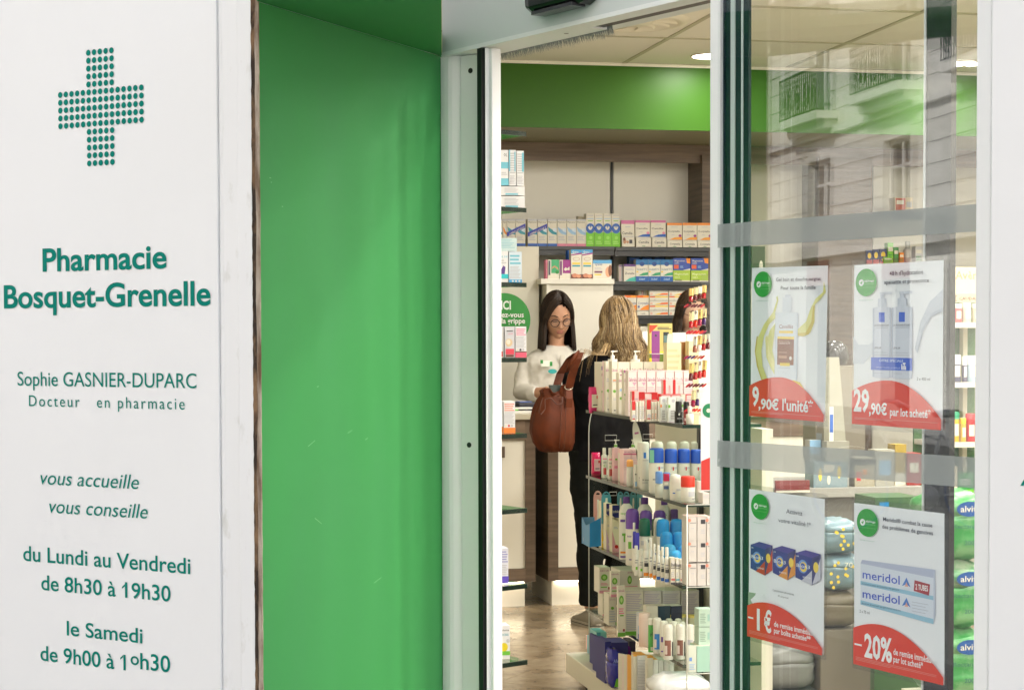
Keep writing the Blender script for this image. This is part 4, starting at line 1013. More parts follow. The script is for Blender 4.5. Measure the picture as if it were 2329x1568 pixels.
ls(1128, 1144, 912, 4, [(0, 1, 0, .2, ORG)], gW, 'orange footed white box partly hidden by the door frame', Yo=.035)
ls(1145, 1172, 912, 4, [('l', .08, .92, .7, .96, 4, flat(225, 140, 120)), ('l', .08, .92, .3, .68, 10, LGY), (0, 1, 0, .17, flat(240, 130, 50)), ('c', .2, .23, .035, W), ('c', .45, .23, .035, RED), ('c', .7, .23, .035, LGY)], flat(222, 222, 225), 'white box with orange foot and small print on the fifth glass shelf')
ls(1125, 1156.5, 1246, 6, [('l', .4, .95, .6, .95, 5, flat(150, 150, 200)), ('l', .4, .95, .25, .55, 6, LGY), (0, 1, 0, .2, flat(95, 75, 190))], flat(215, 215, 228), 'white box with violet foot on the seventh glass shelf')
ls(1118, 1160, 1422, 7, [('t', 'arkopharma', .3, .95, .84, .06, GD), ('t', 'GARCINIA', .45, .92, .7, .07, TEALc), ('c', .68, .36, .13, flat(220, 200, 30), .2), (.0, 1, .12, .24, flat(110, 190, 60)), ('c', .9, .55, .06, LGY)], gW, 'white and green box with a yellow fruit on the lowest glass shelf')
# ================================================================ gondola stock
def Yx(px, X=1.875, py=1100): return at_x(px, py, X).y
def gc(px0, px1, py, Y, z, base, art, label, group=None, depth=.05, lart=(), name='carton', cat='box', tcol=None, zb=None):
    x0, x1 = hx(px0, py, Y), hx(px1, py, Y); z = z if zb is None else zb
    return carton(x0, x1, Y, z + .0004, hz((px0 + px1) / 2, py, Y), depth, base, art, name, label, cat, group, lart, tcol)
def gbot(px0, px1, py, Y, z, body, cap, label, group=None, **k):
    x0, x1 = hx(px0, py, Y), hx(px1, py, Y)
    return bottle(x0, x1, Y, z + .0004, hz((px0 + px1) / 2, py, Y), body, cap, label=label, group=group, **k)
def wipes(px0, px1, py, Y, z, col, label, lcol=W):
    x0, x1 = hx(px0, py, Y), hx(px1, py, Y); h = hz(px0, py, Y) - z; w = x1 - x0
    mb = MB(); rings = []; rnd = random.Random(int(px0)); D = .05
    for i in range(9):
        t = i / 8; e = (1 - abs(2 * t - 1) ** 3); r = []
        for j in range(14):
            a = 2 * pi * j / 14; q = .5 * w * (1 + .08 * noise.noise(V((i * .9, j * .7, px0)))); d_ = D * .5 * (.25 + .75 * e)
            sg = lambda v: math.copysign(abs(v) ** .6, v)
            r.append((q * sg(cos(a)) + .5 * w, D / 2 + d_ * sg(sin(a)) + .006 * rnd.uniform(-1, 1) * e, h * t + .003 * rnd.uniform(-1, 1) * e))
        rings.append(r)
    mb.loft(rings, col); y = -.006
    root = empty('wipes_pack', (x0, Y, z), 0, label, 'wipes pack')
    mb.build('pouch', root)
    m2 = MB(); m2.box(w * .12, w * .78, -.009, -.002, h * .22, h * .72, lcol); m2.poly([(w * .2, -.0095, h * .3), (w * .7, -.0095, h * .3), (w * .7, -.0095, h * .34), (w * .2, -.0095, h * .34)], GD)
    m2.poly([(w * .55, -.0095, h * .56), (w * .75, -.0095, h * .56), (w * .75, -.0095, h * .68), (w * .55, -.0095, h * .68)], RED)
    m2.build('label', root); return root
SAF = flat(170, 95, 135); SG = flat(110, 175, 60); LP2 = flat(232, 205, 212)
za = GZ['a']; gloss_pink = mat('pink_film', S(225, 60, 130), .2)
wipes(1343, 1366, 880, 7.48, za - .01, gloss_pink, 'bright pink wipes pack hanging over the far corner of the top shelf')
def tallart(t=True): return [('t', 'Saforelle', .05, .95, .80, .06, SAF), ('l', .2, .8, .6, .68, 2, LGY), ('c', .45, .42, .03, SG), ('l', .25, .75, .25, .3, 2, LGY), (.35, .65, .04, .06, GD)]
gc(1368, 1376.5, 823, Yx(1368.5) , za, W, [(0, 1, .84, .92, PUR), ('t', 'aforel', 0, 1, .72, .07, SAF), (.0, .9, .38, .42, SG), ('l', .1, .9, .5, .62, 3, LGY)], 'slim white box with purple patch at the far left of the top shelf', depth=.12)
gc(1377, 1391, 821, Yx(1377.5), za, W, tallart(), 'first tall white and pink intimate care box on the top shelf', 'tall white and pink boxes at the left edge of the top shelf', lart=[(0, .5, 0, 1, LP2)])
gc(1391.5, 1405, 821, Yx(1393), za, W, tallart() + [(.2, .8, .62, .64, ORG), (.86, 1, .1, .6, PNK)], 'second tall white and pink intimate care box with orange line on the top shelf', 'tall white and pink boxes at the left edge of the top shelf')
gc(1407, 1419, 847, Yx(1408), za, W, [('t', 'Saforelle', .05, .95, .78, .07, SAF), (.3, .7, .93, .96, MAG), (.25, .75, .55, .61, LBL), ('c', .45, .38, .035, SG)], 'slim white box with blue lines left of the repeated cartons', depth=.04)
gc(1419.5, 1428, 841, Yx(1419.5), za, W, [(0, .9, .94, 1, MAG), ('t', 'Saforelle', .05, .95, .74, .07, SAF), (.2, .8, .6, .615, MAG), ('c', .45, .45, .035, SG), (.2, .8, .33, .36, SG)], 'slim white box with magenta corner left of the repeated cartons', depth=.04)
rear = [(1406, 1432.5), (1434, 1463), (1463.6, 1491.5), (1492, 1511), (1511.5, 1540)]
for i, (a, b_) in enumerate(rear):
    gc(a, b_, 823, 7.28, za, W, [('t', 'Saforelle', .1, .93, .80, .075, SAF), ('l', .1, .9, .3, .6, 6, LP2)], '%s large white carton in the back row of the top shelf' % nth(i, 5), 'large white cartons in the back row of the top shelf', depth=.07, tcol=CR)
for i, (a, b_) in enumerate(((1385, 1407), (1437, 1459))):
    gbot(a, b_, 797, 7.40, za, Wc, Wc, ['left', 'right'][i] + ' white pump bottle standing behind the cartons of the top shelf', 'white pump bottles behind the cartons', pump=True, capf=.14, neck=.5)
row2 = [(1428.6, 1449.2), (1450, 1470.4), (1471, 1491.8), (1492.5, 1513.2), (1514, 1534), (1534.8, 1554), (1554.8, 1576)]
for i, (a, b_) in enumerate(row2):
    gc(a, b_, 842, 6.93, za, flat(228, 215, 210), [('t', 'Saforelle', .1, .93, .76, .085, SAF), ('p', [(.45, .74), (.7, .66), (.93, .74)], flat(205, 160, 185)), ('l', .08, .92, .1, .66, 12, flat(205, 175, 185)), (.94, 1, 0, 1, flat(200, 140, 150)), (0, 1, .97, 1, LPK)], '%s medium pinkish carton in the long row of the top shelf' % nth(i, 7), 'medium pinkish cartons in the long row of the top shelf', depth=.045)
# upright red and pink boxes
zr4 = hz(1500, 889, 6.66)
for i, (a, b_) in enumerate(((1508.5, 1530.6), (1531.2, 1551.5))):
    gc(a, b_, 863, 6.72, za, LPK, [(0, .26, 0, 1, RED), ('p', [(.45, .1), (.52, .1), (.65, .85), (.6, .85)], flat(200, 140, 140)), ('p', [(.85, .1), (.9, .1), (.7, .85), (.65, .85)], flat(200, 140, 140)), (.5, .82, .35, .38, flat(200, 140, 140))], ['left', 'right'][i] + ' upright red and pale pink box standing on the red boxes', 'upright red and pale pink boxes', zb=za + (zr4 - za) * .0 , depth=.03)
r4 = [(1437, 1453, 889, 0), (1453, 1459.5, 891, 1), (1459.5, 1466, 891, 1), (1466, 1482, 893, 2), (1482, 1495.5, 892, 3), (1496, 1503, 895, 1), (1503.5, 1524.5, 896, 2), (1527, 1548, 896, 2), (1548.5, 1560, 896, 4), (1560.5, 1577, 896, 2)]
for i, (a, b_, t_, k_) in enumerate(r4):
    art = {0: [(0, .38, .35, 1, RED), ('l', .45, .95, .3, .8, 5, flat(200, 170, 180))], 1: [(0, 1, .5, 1, RED), ('t', 'akil', .1, .9, .65, .1, W)], 2: [('l', .1, .9, .25, .85, 6, flat(200, 170, 180)), (0, .05, .3, 1, RED), (0, 1, .97, 1, RED)], 3: [(0, 1, .5, 1, RED), ('l', .1, .9, .7, .75, 1, W)], 4: [('l', .1, .9, .3, .8, 4, LGY), (.92, 1, 0, 1, RED)]}[k_]
    gc(a, b_, t_, 6.60, za, LPK if k_ in (0, 2) else W, art, '%s red and pale pink foot care box on the top shelf' % nth(i, 10), 'red and pale pink foot care boxes', depth=.03, tcol=flat(215, 70, 60))
r5 = [(1437.5, 1446, 911, 0), (1446.3, 1452, 913, 1), (1454, 1460, 912, 1), (1460.3, 1466, 912, 1), (1471, 1481.5, 908, 0), (1482, 1487.5, 913, 2), (1488, 1494.5, 913, 2), (1496, 1502, 912, 1)]
for i, (a, b_, t_, k_) in enumerate(r5):
    art = {0: [(0, .9, .55, 1, RED), ('c', .5, .25, .09, LGY), ('l', .1, .8, .1, .2, 1, RED)], 1: [('l', .2, .8, .15, .8, 6, LGY)], 2: [('p', [(.4, .6), (.6, .6), (.5, .9)], RED), ('l', .2, .8, .15, .45, 3, flat(215, 150, 120))]}[k_]
    gc(a, b_, t_, 6.47, za, W, art, '%s tiny white foot care box in the front row of the top shelf' % nth(i, 8), 'tiny white foot care boxes in the front row', depth=.02)
gl_w = flat(222, 226, 222)
for i, (a, b_, t_, y_) in enumerate(((1502, 1514.6, 902, 6.41), (1514.9, 1519.6, 903, 6.42), (1520, 1538.6, 903, 6.38), (1539, 1556, 903, 6.48))):
    gc(a, b_, t_, y_, za, gl_w, [(0, .25 if i != 3 else .9, .58, .7, ORG if i == 0 else SG), ('c', .6, .86, .07, LGY), ('l', .3, .9, .1, .5, 6, G1), (.0, .9, .0, .05, LGY)], '%s white and green nail remedy box on the top shelf' % nth(i, 4), 'white and green nail remedy boxes', depth=.02)
ysp = 6.30
gbot(1537, 1555.5, 912, ysp, za, BLK, BLK, 'black nail varnish bottle with tall black cap on the top shelf', capf=.46, neck=.9, capr=.8, art=[(-.3, .0, .36, .46, W), ('t', 'MAVALA', -.6, .6, .2, .05, LGY)])
gbot(1556, 1569.5, 913, 6.34, za, flat(150, 10, 15, .2), BLK, 'dark red nail varnish bottle with black cap on the top shelf', capf=.5, neck=.8, art=[(-.8, .9, .08, .22, flat(235, 190, 190))])
gbot(1563, 1580, 923, 6.26, za, Wc, mat('silver_cap', (.7, .7, .68), .2, metal=1), 'white varnish jar with short silver cap at the right front of the top shelf', capf=.44, capr=.62, neck=.6)

# cards, toothbrushes and cream boxes standing behind
yb_ = 7.52
dsp = gc(1477, 1529.6, 735, 7.50, za, flat(200, 185, 110), [('p', [(0, .98), (0, .88), (.38, .98)], flat(200, 70, 40)), ('l', .35, .95, .93, .965, 2, GD), ('p', [(.6, .68), (.84, .68), (.84, .9), (.6, .9)], flat(40, 50, 52)), (.62, .82, .78, .86, flat(90, 120, 120)), (0, 1, .655, .68, YEL), (0, 1, .2, .65, flat(95, 120, 35)), (0, .13, .15, .6, flat(240, 210, 30))], 'yellow and green cardboard display with a picture of a black device', None, depth=.03, name='cardboard_display', cat='display')
x0 = hx(1483, 800, 7.38); x1 = hx(1500, 800, 7.38); zt1 = hz(1490, 752, 7.38)
tb_ = empty('toothbrush_pack', (x0, 7.38, za), 0, 'purple blister pack hanging in the clear tray behind the cartons', 'blister pack')
w = x1 - x0; h = zt1 - za
MB().box(0, w, 0, .003, h * .1, h * .66, flat(170, 110, 160)).box(-.001, w + .001, 0, .0035, h * .66, h, flat(135, 60, 135)).build('card', tb_)
m_ = MB(); m_.tube([(w * .5, -.008, h * (.15 + .06 * i)) for i in range(8)], [w * .2 + .0, w * .3, w * .32, w * .32, w * .3, w * .28, w * .22, w * .1], flat(205, 160, 200, .2), 8); m_.build('blister', tb_)
m_ = MB(); m_.poly([(w * .35, -.0008, h * .93), (w * .65, -.0008, h * .93), (w * .6, -.0008, h * .955), (w * .4, -.0008, h * .955)], GD); m_.build('hang_hole', tb_)
xb = hx(1500, 820, 7.36)
cp = empty('clear_pack', (xb, 7.36, za), 0, 'long clear pack leaning to the right behind the cartons', 'blister pack')
hh = hz(1520, 759, 7.36) - za; lean = hx(1521, 759, 7.36) - xb - .0
m_ = MB(); m_.add([(0, 0, .02), (.02, 0, .02), (lean + .02, 0, hh), (lean - .004, 0, hh)], [(0, 1, 2, 3)], flat(205, 200, 190, .15)); m_.build('card', cp)
m_ = MB(); m_.tube([(.008 + lean * t, -.006, .04 + (hh - .05) * t) for t in (0, .25, .5, .75, .9)], [.004, .008, .008, .006, .003], flat(225, 222, 215, .12), 6); m_.build('blister', cp)
tr = empty('clear_tray', (hx(1475, 820, 7.33), 7.33, za), 0, 'clear acrylic tray holding the blister packs', 'acrylic tray')
tw = hx(1517, 820, 7.33) - hx(1475, 820, 7.33); th = hz(1490, 804, 7.33) - za
MB().add([(0, 0, 0), (tw, 0, 0), (tw, 0, th), (0, 0, th)], [(0, 1, 2, 3)], acryl).build('front', tr); MB().tube([(0, 0, th), (tw, 0, th)], .001, acr_edge, 4).build('edge', tr)
crb = flat(226, 212, 170)
gc(1516.5, 1550, 779, 7.12, za, crb, [('l', .06, .9, .55, .95, 5, flat(208, 192, 150)), ('l', .06, .9, .15, .4, 3, flat(208, 192, 150))], 'open cream cardboard box standing behind the carton rows', depth=.05, lart=())
gc(1551, 1566, 777, 7.16, za, flat(140, 95, 45), [], 'brown inside flap of the open cream box', depth=.03)
gc(1566.5, 1590, 775, 7.10, za, crb, [('l', .06, .9, .4, .95, 6, flat(208, 192, 150))], 'second cream cardboard box partly behind the nail varnish rack', depth=.05)
gc(1602 - 62, 1602 - 40, 790, 7.3, za, W, [], 'white pack behind the brown flap', depth=.02)

# nail varnish rack
RYY = 6.36
rack = empty('nail_varnish_rack', (1.90, RYY, za), 0, 'clear tiered rack of nail varnish at the near end of the top shelf', 'cosmetics rack')
MB().box(.10, .24, .07, .10, 0, .52, acryl).build('back', rack)
cols = [flat(150, 10, 25, .12), flat(90, 5, 25, .12), flat(80, 10, 20, .12), flat(165, 15, 25, .12), flat(175, 20, 35, .12), flat(200, 40, 20, .12), flat(140, 10, 60, .12), flat(60, 30, 90, .12), flat(150, 90, 70, .12), flat(225, 205, 190, .12)]
capA = mat('gold_cap_b', (.72, .62, .38), .15, metal=1); capB = mat('silver_gold_cap', (.8, .78, .7), .12, metal=1)
tiers = [(655, 686, 695, 1567), (708, 746, 755, 1567), (765, 801, 812, 1576), (826, 865, 876, 1567), (888, 925, 932, 1572)]
tn = ['top', 'second', 'middle', 'fourth', 'lowest']
ci = 0
for ti, (yc, yb, ys, xs) in enumerate(tiers):
    z_s = hz(1590, yb + 4, RYY)
    MB().box(.0, .24, -.03, .075, z_s - za - .006, z_s - za - .003, acryl).build('tier', rack)
    fl_ = MB(); 
    for q in range(3):   # colour chips on a sloping clear lip
        xx = hx(1560 + q * 15 + ti % 2 * 4, ys, RYY - .03) - 1.90; zz = hz(1570, ys, RYY - .03) - za
        for r_ in range(2):
            cc = cols[(ti * 3 + q + r_) % 9]
            pts = [(xx + r_ * .011 + .006 * cos(t) + .012 * sin(t) * .6, -.034, zz + .013 * sin(t) * .55) for t in [k_ * pi / 5 for k_ in range(10)]]
            fl_.poly(pts, cc)
    fl_.build('colour_chips', rack)
    MB().add([(-.005, -.032, z_s - za - .035), (.24, -.032, z_s - za - .035), (.24, -.03, z_s - za - .004), (-.005, -.03, z_s - za - .004)], [(0, 1, 2, 3)], acryl).build('lip', rack)
    nn = 4 if ti < 4 else 2
    for q in range(nn):
        px_ = xs + q * 12.2; X0 = hx(px_, yc, RYY); X1 = hx(px_ + 12.5, yc, RYY); r = (X1 - X0) / 2 * .92
        rise = q * 2.4
        z1 = hz(px_, yc - rise, RYY + q * .012); hh = hz(px_, yc - rise, RYY) - hz(px_, yb - rise, RYY)
        cc = cols[ci % 10]; ci += 1
        cname = {0: 'bright red', 1: 'deep burgundy', 2: 'dark red', 3: 'red', 4: 'cherry red', 5: 'orange red', 6: 'magenta', 7: 'violet', 8: 'brown', 9: 'pale nude'}[(ci - 1) % 10]
        b_ = empty('nail_varnish', (X0 + r, RYY + q * .012 + r, z1 - hh), 0, '%s nail varnish bottle, gold cap, %s on the %s tier of the rack' % (cname, ['first', 'second', 'third', 'last'][q], tn[ti]), 'nail varnish', 'nail varnish bottles in the rack')
        b_.rotation_euler = (radians(-8), radians(6), 0)
        MB().lathe([(r * .8, 0), (r * .85, .002), (r * .85, hh * .36), (r * .5, hh * .42)], cc, 8).build('bottle', b_)
        MB().lathe([(r * .85, hh * .42), (r * .92, hh * .45), (r * .92, hh * .97), (r * .8, hh)], [GOLD, capA, capB][(ti + q) % 3], 8, smooth=False).build('cap', b_)
# poster strip on the near end
pstr = empty('shelf_poster', (hx(1594, 1000, 6.05), 6.05, 0), 0, 'white card with green circle and red field hanging at the near end of the gondola', 'poster')
zt_, zb_ = hz(1600, 905, 6.05), hz(1600, 1116, 6.05); wp = .10
zm = lambda y: hz(1600, y, 6.05)
MB().box(0, wp, 0, .002, zb_, zt_, flat(215, 215, 222)).build('card', pstr)
m_ = MB(); m_.add([(.001, -.0006, zb_ + .004), (wp, -.0006, zb_ + .004), (wp, -.0006, zm(1036)), (.03, -.0006, zm(1040)), (.001, -.0006, zm(1048))], [(0, 1, 2, 3, 4)], flat(190, 45, 40)); m_.build('red_field', pstr)
m_ = MB(); disc(m_, hx(1613, 933, 6.05) - hx(1594, 1000, 6.05), zm(933), zm(917) - zm(933), flat(0, 120, 75), y=-.0008, n=24); m_.build('green_circle', pstr)
m_ = MB(); disc(m_, hx(1611, 933, 6.05) - hx(1594, 1000, 6.05), zm(933), .007, W, y=-.0011, n=12); m_.build('emblem', pstr)

# ---- shelf b
zb2 = GZ['b']
wipes(1349, 1368, 1029, Yx(1350) , zb2, mat('hot_pink_film', S(215, 30, 95), .2), 'hot pink wipes pack at the far end of the second shelf', flat(235, 190, 200))
for i, (a, b_) in enumerate(((1369.5, 1382), (1383, 1395.5))):
    gbot(a, b_, 1018, Yx(a + 1.5, 1.88), zb2, Wc, Wc, '%s white bottle with red cherry print on the second shelf' % ['left', 'right'][i], 'white bottles with red print', capf=.2, neck=.5, capr=.62, art=[(-.7, .8, .62, .66, PNK), ('t', 'lotion', -.6, .6, .5, .06, GD), (-.5, -.1, .12, .34, RED), (0, .5, .12, .34, RED), (-.5, 0, .4, .43, LIM)])
gbot(1394, 1411, 999, Yx(1396, 1.89), zb2, flat(232, 190, 195), Wc, 'pale pink pump bottle with green collar on the second shelf', capf=.2, pump=True, ring=SG, art=[(-.4, .2, .5, .54, SG), (-.6, .6, .3, .36, PNK)])
gbot(1433, 1450, 999, 7.25, zb2, Wc, flat(200, 195, 180), 'white pump bottle with green collar at the back of the second shelf', capf=.2, pump=True, ring=SG)
gc(1409, 1414, 1020, Yx(1409, 1.90), zb2, LPK, [(0, 1, .6, 1, PNK), (0, 1, 0, .25, flat(200, 100, 150)), (.2, .8, .42, .46, SG)], 'narrow pink box beside the pink pump bottle on the second shelf', depth=.03)
gc(1414.5, 1426.5, 1031, Yx(1415, 1.90), zb2, W, [('t', 'Saforelle', .05, .9, .85, .05, SAF), ('c', .4, .42, .05, SG), ('l', .1, .8, .5, .8, 4, LGY), ('l', .1, .8, .12, .3, 3, PNK)], 'white carton with green emblem on the second shelf', depth=.06, lart=[])
for i, (a, b_) in enumerate(((1418, 1435), (1435.5, 1455))):
    gc(a, b_, 1021, 7.1, zb2, LPK, [('t', 'Saforelle', .1, .9, .9, .05, SAF), (0, 1, .84, .88, flat(200, 90, 130)), ('l', .1, .9, .4, .8, 6, flat(225, 190, 195))], '%s pink topped white carton at the back of the second shelf' % ['left', 'right'][i], 'pink topped cartons at the back of the second shelf', depth=.06)
gbot(1427, 1442.5, 1044, 6.98, zb2, Wc, flat(240, 170, 95), 'roll-on bottle with domed orange cap on the second shelf', capf=.28, domed=True)
gbot(1442.5, 1451, 1056, 6.92, zb2, Wc, Wc, 'short white cream bottle between the orange cap and the tall spray cans', capf=.12, art=[(-.5, .5, .05, .25, LBL), (-.6, .2, .55, .6, GD)])
lrp = [(-.8, -.1, .70, .80, flat(70, 130, 200)), ('l_', 0)]
for i, (a, b_, y_) in enumerate(((1451.5, 1465, 6.90), (1458, 1479.5, 6.78))):
    gbot(a, b_, 1004, y_, zb2, Wc, Wc, '%s tall white spray can with blue square on the second shelf' % ['left', 'right'][i], 'tall white spray cans with blue square', capf=.16, domed=True, art=[(-.45, .05, .66, .78, flat(50, 120, 205)), (-.6, .6, .61, .62, G1), ('t', '24h efficacité', -.7, .8, .2, .03, GD), (-.7, .5, .15, .16, G1)])
for i, (a, b_) in enumerate(((1484, 1513), (1518, 1543), (1548, 1572), (1573, 1590))):
    gbot(a, b_, 1003, 6.86, zb2, flat(200, 198, 180), flat(205, 203, 188), '%s pale capped can in the back row of the second shelf' % nth(i, 4), 'pale capped cans in the back row of the second shelf', capf=.3, domed=True)
for i, (a, b_, t_) in enumerate(((1480.5, 1514.5, 1019.5), (1515.5, 1544.3, 1021), (1545, 1573.5, 1021), (1574, 1600, 1022))):
    gbot(a, b_, t_, 6.62, zb2, Wc, flat(35, 85, 190), '%s white deodorant can with tall blue cap on the second shelf' % nth(i, 4), 'white deodorant cans with tall blue caps', capf=.32, art=[(-.98, -.55, .69, .97, flat(130, 205, 180))] * (i == 0) + [(-.2, .8, .55, .60, LGY), (.0, .2, .52, .6, RED), (-.7, -.2, .3, .33, G1)])
gbot(1492.5, 1510, 1072, 6.44, zb2, flat(190, 190, 178), flat(105, 150, 215), 'short roll-on with pale blue cap at the front of the second shelf', capf=.45, capr=.95)
gbot(1510, 1527, 1074, 6.38, zb2, flat(185, 188, 180), flat(110, 140, 200), 'short roll-on with red and white label at the front of the second shelf', capf=.3, art=[(-.95, .5, .68, .96, flat(190, 30, 80)), (-.8, .1, .54, .64, Wc), (-.9, .3, .38, .5, flat(70, 90, 140))])
gbot(1527, 1552, 1078, 6.33, zb2, Wc, Wc, 'short wide white roll-on beside the red capped one', capf=.4, domed=True, art=[(-.7, -.3, .26, .3, BLU), (-.1, .8, .36, .44, LGY)])
gbot(1553, 1585, 1083, 6.26, zb2, Wc, flat(215, 50, 30), 'white roll-on with bright red cap at the near corner of the second shelf', capf=.43, art=[(-.2, .8, .2, .4, LGY), (.3, .8, .08, .14, G1)])
gbot(1586, 1603, 1094, 6.3, zb2, Wc, Wc, 'white deodorant beside the red capped roll-on near the door frame', capf=.4)

tc0 = hx(1466, 1000, 7.0)
fan = empty('tester_card', (tc0, 7.0, zb2), 0, 'white oval tester card with dark nail pictures leaning on the second shelf', 'card')
fan.rotation_euler = (0, radians(-9), 0)
hh = hz(1466, 955, 7.0) - zb2; ww = .018
m_ = MB(); m_.poly([(ww * cos(t) * (1 if sin(t) > 0 else .8), 0, hh * .62 + hh * .38 * sin(t)) if sin(t) > -.2 else (ww * .8 * cos(t) * 1.0, 0, max(0, hh * .62 + hh * .62 * sin(t))) for t in [-k_ * pi / 16 for k_ in range(32)]], W); m_.build('card', fan)
m_ = MB()
for q in range(3): m_.poly([(-.014 + q * .0095, -.001, .02), (-.007 + q * .0095, -.001, .02), (-.007 + q * .0095, -.001, hh * .52), (-.0105 + q * .0095, -.001, hh * .58), (-.014 + q * .0095, -.001, hh * .52)], flat(70, 50, 45))
m_.poly([(-.008, -.001, hh * .8), (.008, -.001, hh * .8), (.008, -.001, hh * .83), (-.008, -.001, hh * .83)], SAF)
m_.build('pictures', fan)
# ---- shelf c
zc2 = GZ['c']
def tbrush(px0, px1, py, pyb, Y, col, label, group=None):
    x0, x1 = hx(px0, py, Y), hx(px1, py, Y); w = x1 - x0; z1 = hz(px0, py, Y); z0 = hz(px0, pyb, Y); h = z1 - z0
    root = empty('toothbrush_pack', (x0, Y, z0), 0, label, 'toothbrush pack', group)
    pts = [(0, 0), (w, 0)] + [(w / 2 + w / 2 * cos(t), h - w / 2 * 1.6 + w / 2 * 1.6 * sin(t)) for t in [k_ * pi / 8 for k_ in range(9)]]
    m_ = MB(); m_.add([(p[0], 0, p[1]) for p in pts], [tuple(range(len(pts)))], col); m_.add([(p[0], .003, p[1]) for p in pts], [tuple(range(len(pts)))[::-1]], col); m_.build('card', root)
    m_ = MB(); m_.add([(w * .3, -.0006, h * .91), (w * .7, -.0006, h * .91), (w * .7, -.0006, h * .94), (w * .58, -.0006, h * .94), (w * .5, -.0006, h * .96), (w * .42, -.0006, h * .94), (w * .3, -.0006, h * .94)], [tuple(range(7))], BLK); m_.build('hang_hole', root)
    m_ = MB(); m_.tube([(w * .5, -.004, h * t) for t in (.2, .35, .5, .65, .8)], [w * .12, w * .16, w * .1, w * .16, w * .1], Wc, 6); m_.build('toothbrush', root)
    return root
tbrush(1350, 1369.5, 1115, 1215, Yx(1351, 1.865), flat(225, 170, 165), 'pink toothbrush pack standing in the blue tray')
tbrush(1368, 1390, 1117, 1190, 7.38, flat(90, 165, 185), 'teal toothbrush pack behind the boxes with dark blue tops')
for i, a in enumerate((1404, 1418, 1433, 1448)):
    tbrush(a, a + 14, 1117, 1190, 7.30 + i * .01, flat(95, 160, 175), '%s translucent teal pack in the row at the back of the third shelf' % nth(i, 4), 'translucent teal packs')
# blue tray hanging at the far end
yt_ = 7.20; xa, xm, xb_ = hx(1324, 1200, yt_ + .08), hx(1341, 1200, yt_ - .02), hx(1367, 1200, yt_ - .02)
zt_, zb_ = hz(1340, 1180, yt_), hz(1340, 1240, yt_)
tray = empty('blue_tray', (xa, yt_, zb_), 0, 'bright blue cardboard tray with notched side clipped to the far end of the third shelf', 'cardboard tray')
H_ = zt_ - zb_; bl1 = flat(95, 150, 195); bl2 = flat(30, 130, 190)
xm -= xa; xb_ -= xa
m_ = MB(); m_.add([(0, .08, .002), (xm, -.02, -.004), (xm, -.02, H_ * .85), (xm * .55, .03, H_ * .75), (0, .08, H_)], [(0, 1, 2, 3, 4)], bl1); m_.add([(0.001, .081, .002), (xm + .001, -.019, -.004), (xm + .001, -.019, H_ * .85), (xm * .55, .031, H_ * .75), (0.001, .081, H_)], [(4, 3, 2, 1, 0)], flat(190, 180, 165)); m_.build('side', tray)
m_ = MB(); m_.add([(xm, -.02, -.004), (xb_, -.02, 0), (xb_, -.02, H_ * 1.08), (xm, -.02, H_ * .85)], [(0, 1, 2, 3)], bl2); m_.build('front', tray)
m_ = MB(); m_.text('Lens', xm * .15, xm * .8, H_ * .12, H_ * .2, Wc, y=0, bold=.02); o = m_.build('lettering', tray); o.location = (0, .062, 0); o.rotation_euler = (0, 0, atan2(-.1, xm))
MB().box(.0, xb_, .085, .087, 0, H_, bl1).build('back', tray)
for i, (a, b_, foot) in enumerate(((1368, 1378.5, YEL), (1379, 1392, flat(215, 185, 215)), (1392.5, 1408.5, flat(225, 160, 170)))):
    gc(a, b_, 1140 + i * 4, Yx(a + .5, 1.875), zc2, flat(232, 225, 195), [(0, 1, .72, 1, NAVY), ('t', 'hydralin', .08, .92, .84, .06, W), ('p', [(0, .78), (1, .66), (1, .73), (0, .73)], flat(232, 225, 195)), ('p', [(0, 0), (1, 0), (1, .1), (.5, .16), (0, .45)], foot), ('c', .6, .12, .04, [W, W, RED][i]), ('l', .2, .8, .5, .56, 2, LGY)], '%s cream box with dark blue top on the third shelf' % ['yellow footed', 'lilac footed', 'pink footed'][i], 'cream boxes with dark blue tops', depth=.05)
for i, (a, b_, t_, y_) in enumerate(((1409, 1444, 1129, 6.98), (1450, 1487, 1131, 6.96), (1496, 1530, 1133, 6.94))):
    gbot(a + 1, b_, t_, y_, zc2, Wc, flat(88, 50, 130), '%s large white bottle with narrow purple cap on the third shelf' % ['left', 'middle', 'right'][i], 'large white bottles with narrow purple caps', capf=.11, capr=.46, neck=.42, shoulder=.14, ey=.55, art=[('t', 'saugella', -.85, .2, .72, .04, SG), (-.9, -.3, .6, .64, PUR), (-.7, 0, .38, .42, SG), (-.5, -.3, .28, .38, SG), (-.9, -.1, .1, .13, ORG), (-.9, 0, .03, .06, PUR)])
for i, (a, b_, t_, y_) in enumerate(((1427, 1458, 1156, 6.78), (1458.5, 1487, 1160, 6.76), (1490, 1519, 1160, 6.80))):
    gbot(a, b_, t_, y_, zc2, Wc, flat(105, 68, 155), '%s white bottle with big rounded purple cap on the third shelf' % ['left', 'middle', 'right'][i], 'white bottles with big purple caps', capf=.36, domed=True, art=[('t', 'intimate', -.9, 0, .5, .04, PUR), (-.8, -.4, .3, .42, SG), (-.3, .1, .2, .3, LIM), (-.7, .2, .1, .12, PUR)])
gbot(1525, 1549, 1158, 6.9, zc2, Wc, flat(70, 40, 110), 'white bottle with dark purple cap at the back right of the third shelf', capf=.2, capr=.7)
gbot(1438, 1449.5, 1188, 6.66, zc2, Wc, Wc, 'small white nozzle bottle in front of the purple caps', capf=.22, capr=.5, art=[(-.6, .3, .3, .34, PUR)])
gbot(1440, 1448, 1208, 6.60, zc2, Wc, flat(55, 50, 160), 'left slim tube with violet blue cap on the third shelf', 'slim tubes with violet blue caps', capf=.42)
